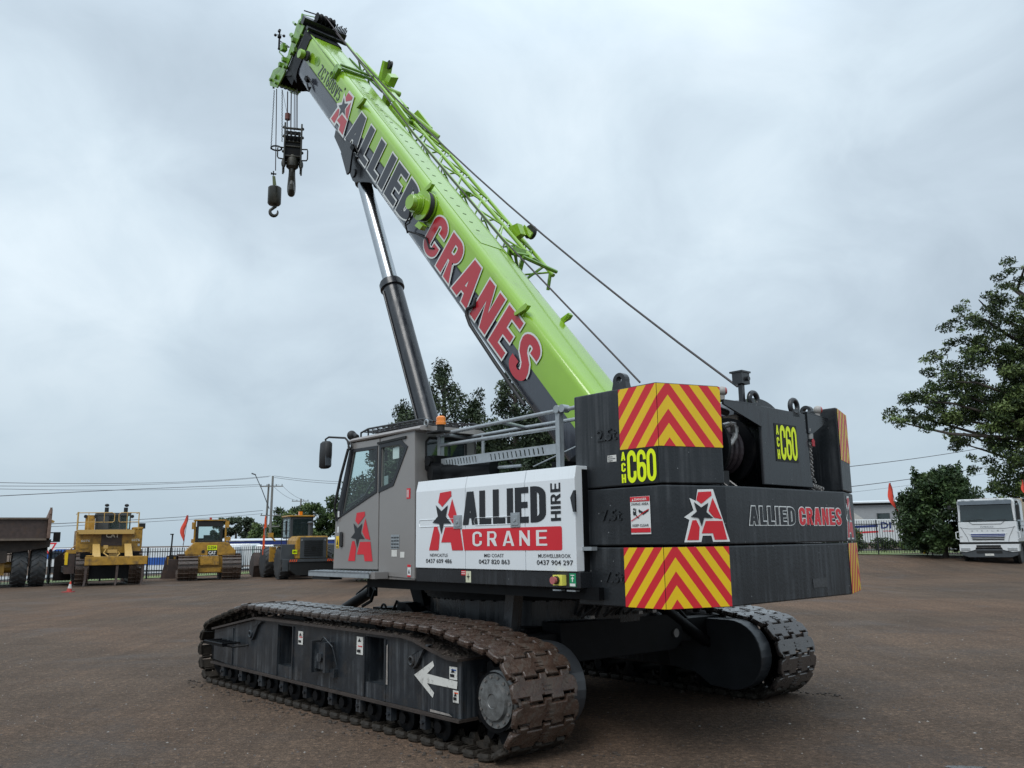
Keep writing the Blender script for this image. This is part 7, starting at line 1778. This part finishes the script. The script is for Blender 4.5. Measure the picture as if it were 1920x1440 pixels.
# give way sign and vehicles outside the left fence
sg = thing('give_way_sign', 'red bordered triangular road sign between the dump truck and the dozer', 'road sign', (-27.0, 50.2, 0), 0)
obj('sign_post', MB().cyl((0, 0, 0), (0, 0, 1.9), .03, 6), 'galv', sg)
obj('sign_face', MB().prism([(0, -.5), (.42, .25), (-.42, .25)], Fr((0, -.04, 1.75), (1, 0, 0), (0, 0, 1)), 0, .01), 'red', sg); obj('sign_centre', MB().prism([(0, -.32), (.27, .16), (-.27, .16)], Fr((0, -.055, 1.75), (1, 0, 0), (0, 0, 1)), 0, .006), 'wfilm', sg)
def cab_truck(name, label, loc, rz, col, h=2.6, box=None, sc=1.0):
    t = thing(name, label, 'truck', loc, rz)
    k = MB(); k.prism([(-1.1, .5), (1.1, .5), (1.1, h * .95), (.9, h), (-.8, h), (-1.1, h * .6)], Fr((0, 0, 0), (1, 0, 0), (0, 0, 1)), -2.3, 0); b = obj('body', k, col, t, bev=.05)
    k = MB(); k.prism([(-.95, h * .6), (-.70, h * .9), (.0, h * .9), (.0, h * .6)], Fr((0, -.02, 0), (1, 0, 0), (0, 0, 1)), 0, .015); obj('window', k, 'glass_dark', b)
    for x in (-.5, 2.9):
        o = link('wheel', wme, t); o.location = (x, .2, .43)
    if box:
        k = MB(); k.box(1.2, box[0], .0, 2.3, box[1], box[2]); obj('load_box', k, box[3], t, bev=.03)
        k = MB(); k.box(1.1, box[0], .4, 1.9, .55, box[1] - .02); obj('chassis', k, 'ktxt2', t)
    return t
t1 = cab_truck('parked_truck', 'blue and white truck outside the fence beside the haul truck', (-31.4, 60, -.1), rad(0), 'truckwhite', 1.75, (3.2, .8, 1.9, 'dkgrey'))
k = MB(); k.prism([(-1.1, 1.05), (.6, 1.05), (.9, 1.25), (.9, 1.70), (-.4, 1.70), (-1.1, 1.3)], Fr((0, -.02, 0), (1, 0, 0), (0, 0, 1)), 0, .012); obj('blue_graphic', k, 'blue', t1)
t2 = cab_truck('parked_truck', 'white truck with green side stripe behind the left fence', (-19.6, 61, -.2), rad(0), 'truckwhite', 2.0, (1.9, .5, 1.3, mat('truck_green', (.02, .25, .06), .4)))
def shed(name, label, loc, rz, w_, d_, h, wall, fascia, fh, cat='building'):
    t = thing(name, label, cat, loc, rz); obj('wall', MB().box(-w_ / 2, w_ / 2, 0, d_, 0, h), wall, t)
    obj('fascia', MB().box(-w_ / 2 - .05, w_ / 2 + .05, -.12, -.02, h - fh, h + .05), fascia, t)
    obj('roof', MB().hexa([(-w_ / 2 - .1, -.2, h + .06), (w_ / 2 + .1, -.2, h + .06), (w_ / 2 + .1, d_, h + .3), (-w_ / 2 - .1, d_, h + .3), (-w_ / 2 - .1, -.2, h + .14), (w_ / 2 + .1, -.2, h + .14), (w_ / 2 + .1, d_, h + .38), (-w_ / 2 - .1, d_, h + .38)]), 'whitewall', t)
    return t
ws = shed('warehouse', 'low white building with dark blue fascia behind the small dozer and loader', (-24.2, 92, -.5), rad(2), 19, 12, 2.55, 'whitewall', 'navy', .35)
for i in range(5):
    k = MB(); k.box(-8.5 + i * 3.6, -6.6 + i * 3.6, -.03, -.005, .2, 1.9); obj('roller_door', k, 'shed', ws)
cw_ = thing('curtain_trailer', 'long white trailer with blue lettered band between the two dozers', 'trailer', (-22.4, 59.5, -.35), rad(5))
k = MB(); k.box(-3.4, 3.2, 0, 2.4, .45, 1.95); ct = obj('side_curtain', k, 'whitewall', cw_, bev=.03)
k = MB(); k.box(-3.35, 3.15, -.02, -.004, .80, 1.30); obj('blue_band', k, 'blue', ct); small_text('REMOVALS', -.3, 2.6, .95, 1.16, fr_rear(-.03), .003, 'wfilm', ct, .02)
k = MB(); k.box(-3.3, 3.1, .3, 2.1, .28, .44); obj('chassis', k, 'dkgrey', cw_)
for x in (-2.6, -1.6, 2.2):
    o = link('wheel', wme, cw_); o.location = (x, .3, .25); o.scale = (.6, 1, .6)
vn = thing('parked_van', 'white van with rounded roof behind the fence near the small dozer', 'van', (-16.2, 59, -.3), rad(0))
k = MB(); k.loft([[(x, y, z) for x, z in ((-1.6, .35), (1.7, .35), (1.75, 1.0), (1.2, 1.75), (.6, 2.0), (-1.4, 2.0), (-1.6, 1.8))] for y in (0, 1.9)]); vb = obj('body', k, 'truckwhite', vn, bev=.06)
obj('window', MB().prism([(.75, 1.15), (1.55, 1.1), (1.15, 1.7), (.75, 1.75)], fr_rear(-.01), 0, .012), 'glass_dark', vb)
for x in (-1.0, 1.15):
    o = link('wheel', wme, vn); o.location = (x, .12, .35); o.scale = (.8, 1, .8)
v3 = thing('parked_car', 'dark grey vehicle between the loader and the crane cab', 'car', (-10.6, 50.5, -.15), rad(0))
k = MB(); k.loft([[(x, y, z) for x, z in ((-1.2, .3), (2.2, .3), (2.3, 1.0), (1.7, 1.85), (-.6, 1.9), (-1.1, 1.1))] for y in (0, 1.8)]); cbd = obj('body', k, 'dkgrey', v3, bev=.06)
obj('roof_panel', MB().box(-.55, 1.65, .05, 1.75, 1.9, 1.93), 'blue', cbd)

# white truck on the right, facing the camera
tr = thing('tipper_truck', 'white tipper truck facing the camera at the right edge', 'truck', (22.72, 41.4, gz(22.72, 41.4) - .03), rad(-40))
Fq_ = fr_rear(0)
k = MB()
sec = [(-1.24, 1.02), (1.24, 1.02), (1.26, 1.5), (1.24, 2.0), (1.20, 2.9), (1.12, 3.06), (-1.12, 3.06), (-1.20, 2.9), (-1.24, 2.0), (-1.26, 1.5)]
k.prism([(-1.26, 1.02), (1.26, 1.02), (1.26, 1.98), (-1.26, 1.98)], Fq_, -2.0, 0); k.prism([(-1.24, 2.0), (-1.14, 2.0), (-1.10, 2.82), (1.10, 2.82), (1.14, 2.0), (1.24, 2.0), (1.20, 2.95), (1.1, 3.08), (-1.1, 3.08), (-1.20, 2.95)], fr_rear(.06), -.1, 0)
k.box(-1.2, 1.2, .1, 2.0, 2.95, 3.08); k.box(-1.24, 1.24, 1.9, 2.0, 1.9, 3.0); k.box(-1.24, -1.18, .1, .35, 1.98, 3.0); k.box(1.18, 1.24, .1, .3, 1.98, 3.0); k.box(1.18, 1.24, 1.25, 2.0, 1.98, 3.0); k.box(-1.24, -1.18, 1.25, 2.0, 1.98, 3.0)
cbx = obj('cab', k, 'truckwhite', tr, bev=.03)
k = MB(); k.hexa([(-1.13, .01, 2.0), (1.13, .01, 2.0), (1.13, .03, 2.0), (-1.13, .03, 2.0), (-1.10, .06, 2.84), (1.10, .06, 2.84), (1.10, .08, 2.84), (-1.10, .08, 2.84)]); obj('windscreen', k, 'glass_dark', cbx)
k = MB(); k.hexa([(-1.16, -.14, 2.80), (1.16, -.14, 2.80), (1.14, .02, 2.84), (-1.14, .02, 2.84), (-1.16, -.10, 2.98), (1.16, -.10, 2.98), (1.14, .04, 3.0), (-1.14, .04, 3.0)]); obj('sun_visor', k, mat('smoked_visor', (.10, .12, .14), .25, var=.1), cbx)
k = MB()
for x in (-1.0, -.6, .5, .85): k.box(x, x + .15, -.10, .0, 3.0, 3.05)
obj('roof_marker', k, 'lamp', cbx)
k = MB(); k.prism([(-.68, 1.12), (.68, 1.12), (.80, 1.42), (.84, 1.44), (-.84, 1.44), (-.80, 1.42)], Fq_, .002, .02); gl = obj('grille', k, 'truckwhite', cbx, bev=.01)
for i in range(4): obj('grille_opening', MB().box(-.74 + i * .02, .74 - i * .02, -.028, -.021, 1.355 - i * .078, 1.408 - i * .078), 'navy' if i < 2 else 'ktxt2', gl)
k = MB(); k.tube([(-.75, -.012, 1.98), (-.62, -.012, 1.87), (.62, -.012, 1.87), (.75, -.012, 1.98)], .010, 5); k.tube([(-1.15, -.01, 1.75), (-.9, -.01, 1.25), (-.85, -.01, 1.05)], .008, 5); k.tube([(1.15, -.01, 1.75), (.9, -.01, 1.25), (.85, -.01, 1.05)], .008, 5); k.tube([(-1.2, -.008, 1.72), (-.75, -.012, 1.66), (.75, -.012, 1.66), (1.2, -.008, 1.72)], .006, 5); obj('panel_seam', k, 'dkgrey', cbx)
small_text('IVECO', -.28, .28, 1.70, 1.78, Fq_, .006, 'galv', cbx, .03)
for i, c in enumerate('STRALIS'): small_text(c, -.70 + i * .22, -.62 + i * .22, 1.52, 1.58, Fq_, .006, 'galv', cbx, .03)
k = MB(); k.tube([(-1.0, .0, 2.03), (-.2, -.01, 2.10), (-.1, -.01, 2.06)], .012, 5); k.tube([(.0, .0, 2.03), (.85, -.01, 2.06)], .012, 5); obj('wiper', k, 'ktxt2', cbx)
k = MB(); k.prism([(-1.27, .58), (-1.0, .55), (-.58, .66), (-.55, .76), (.55, .76), (.58, .66), (1.0, .55), (1.27, .58), (1.28, .92), (-1.28, .92)], fr_rear(-.12), -.4, 0); bmp = obj('bumper', k, 'truckwhite', tr, bev=.02)
k = MB(); k.box(-.52, .52, -.13, -.10, .78, .88); obj('bumper_slot', k, 'ktxt2', bmp)
for x in (-1.0, 1.0): obj('headlight', MB().box(x - .20, x + .20, -.145, -.118, .62, .76), 'lamp', bmp, bev=.01)
k = MB(); k.prism([(-1.26, .56), (-1.18, .40), (-.9, .30), (.9, .30), (1.18, .40), (1.26, .56), (.6, .64), (.55, .70), (-.55, .70), (-.6, .64)], fr_rear(-.08), -.3, 0); obj('lower_bumper', k, 'dkgrey', tr, bev=.02)
k = MB(); k.box(-.55, .55, -.10, .1, .50, .62); k.box(-1.2, 1.2, .05, 1.2, .92, 1.02); obj('radiator_opening', k, 'ktxt2', tr)
obj('number_plate', MB().box(-.19, .19, -.10, -.09, .38, .48), 'wworn', tr)
k = MB(); k.tube([(-1.26, -.02, 1.15), (-1.38, -.05, 1.2), (-1.38, -.05, 1.5), (-1.26, -.02, 1.52)], .025, 6); k.tube([(1.26, -.02, 1.15), (1.36, -.05, 1.2), (1.36, -.05, 1.5), (1.26, -.02, 1.52)], .025, 6); k.box(-1.27, -1.10, -.03, 0, 1.3, 1.33); obj('corner_vane', k, 'truckwhite', tr)
FS_ = Fr((1.262, 0, 0), (0, 1, 0), (0, 0, 1))
k = MB(); k.prism([(.32, 1.60), (.30, 2.0), (.35, 2.85), (1.20, 2.85), (1.20, 2.0), (.85, 1.55)], Fr((1.24, 0, 0), (0, 1, 0), (0, 0, 1)), -.02, .024); obj('side_window', k, 'glass_dark', cbx)
k = MB(); k.box(1.30, 1.40, .05, .30, 2.05, 2.75); k.tube([(1.2, .3, 2.8), (1.36, .2, 2.85), (1.36, .2, 2.1)], .02, 5); obj('mirror', k, 'ktxt2', tr, bev=.02)
obj('side_badge', MB().box(1.262, 1.268, .30, .62, 1.52, 1.56), 'ktxt2', cbx); obj('door_handle', MB().box(1.262, 1.30, 1.15, 1.3, 1.50, 1.66), 'ktxt2', cbx)
for x in (-.98, 1.0):
    for y in (.95, 3.9, 5.1): o = wheel_set(tr, 'wheel', x, y, .50, .34, 'truckwhite', lug=16)
k = MB(); k.box(-.5, .5, .3, 6.2, .62, .95); k.box(-1.2, 1.2, .45, .55, .5, 1.0); k.torus((1.12, .95, .55), (1, 0, 0), .62, .10, 18, 6); k.torus((-1.12, .95, .55), (1, 0, 0), .62, .10, 18, 6); obj('chassis', k, 'ktxt2', tr)
k = MB(); k.box(-1.22, 1.22, 2.25, 6.4, 1.15, 2.95); k.box(-1.24, 1.24, 2.15, 2.25, 1.1, 3.12); obj('tipper_body', k, mat('cream_tipper', (.50, .42, .30), .55, var=.15, dirt=(.2, .12, .07), dirtamt=.35), tr)
k = MB(); k.cyl((-.1, .6, 3.08), (-.1, .6, 3.14), .05, 8); k.box(-.6, .5, 1.0, 1.2, 3.08, 3.13); obj('roof_rack', k, 'rustpale', tr)
k = MB(); k.tube([(-1.3, -.05, 2.6), (-1.55, -.1, 2.7)], .02, 5); k.box(-1.62, -1.5, -.12, -.06, 2.62, 2.8); obj('kerb_mirror', k, 'ktxt2', tr)
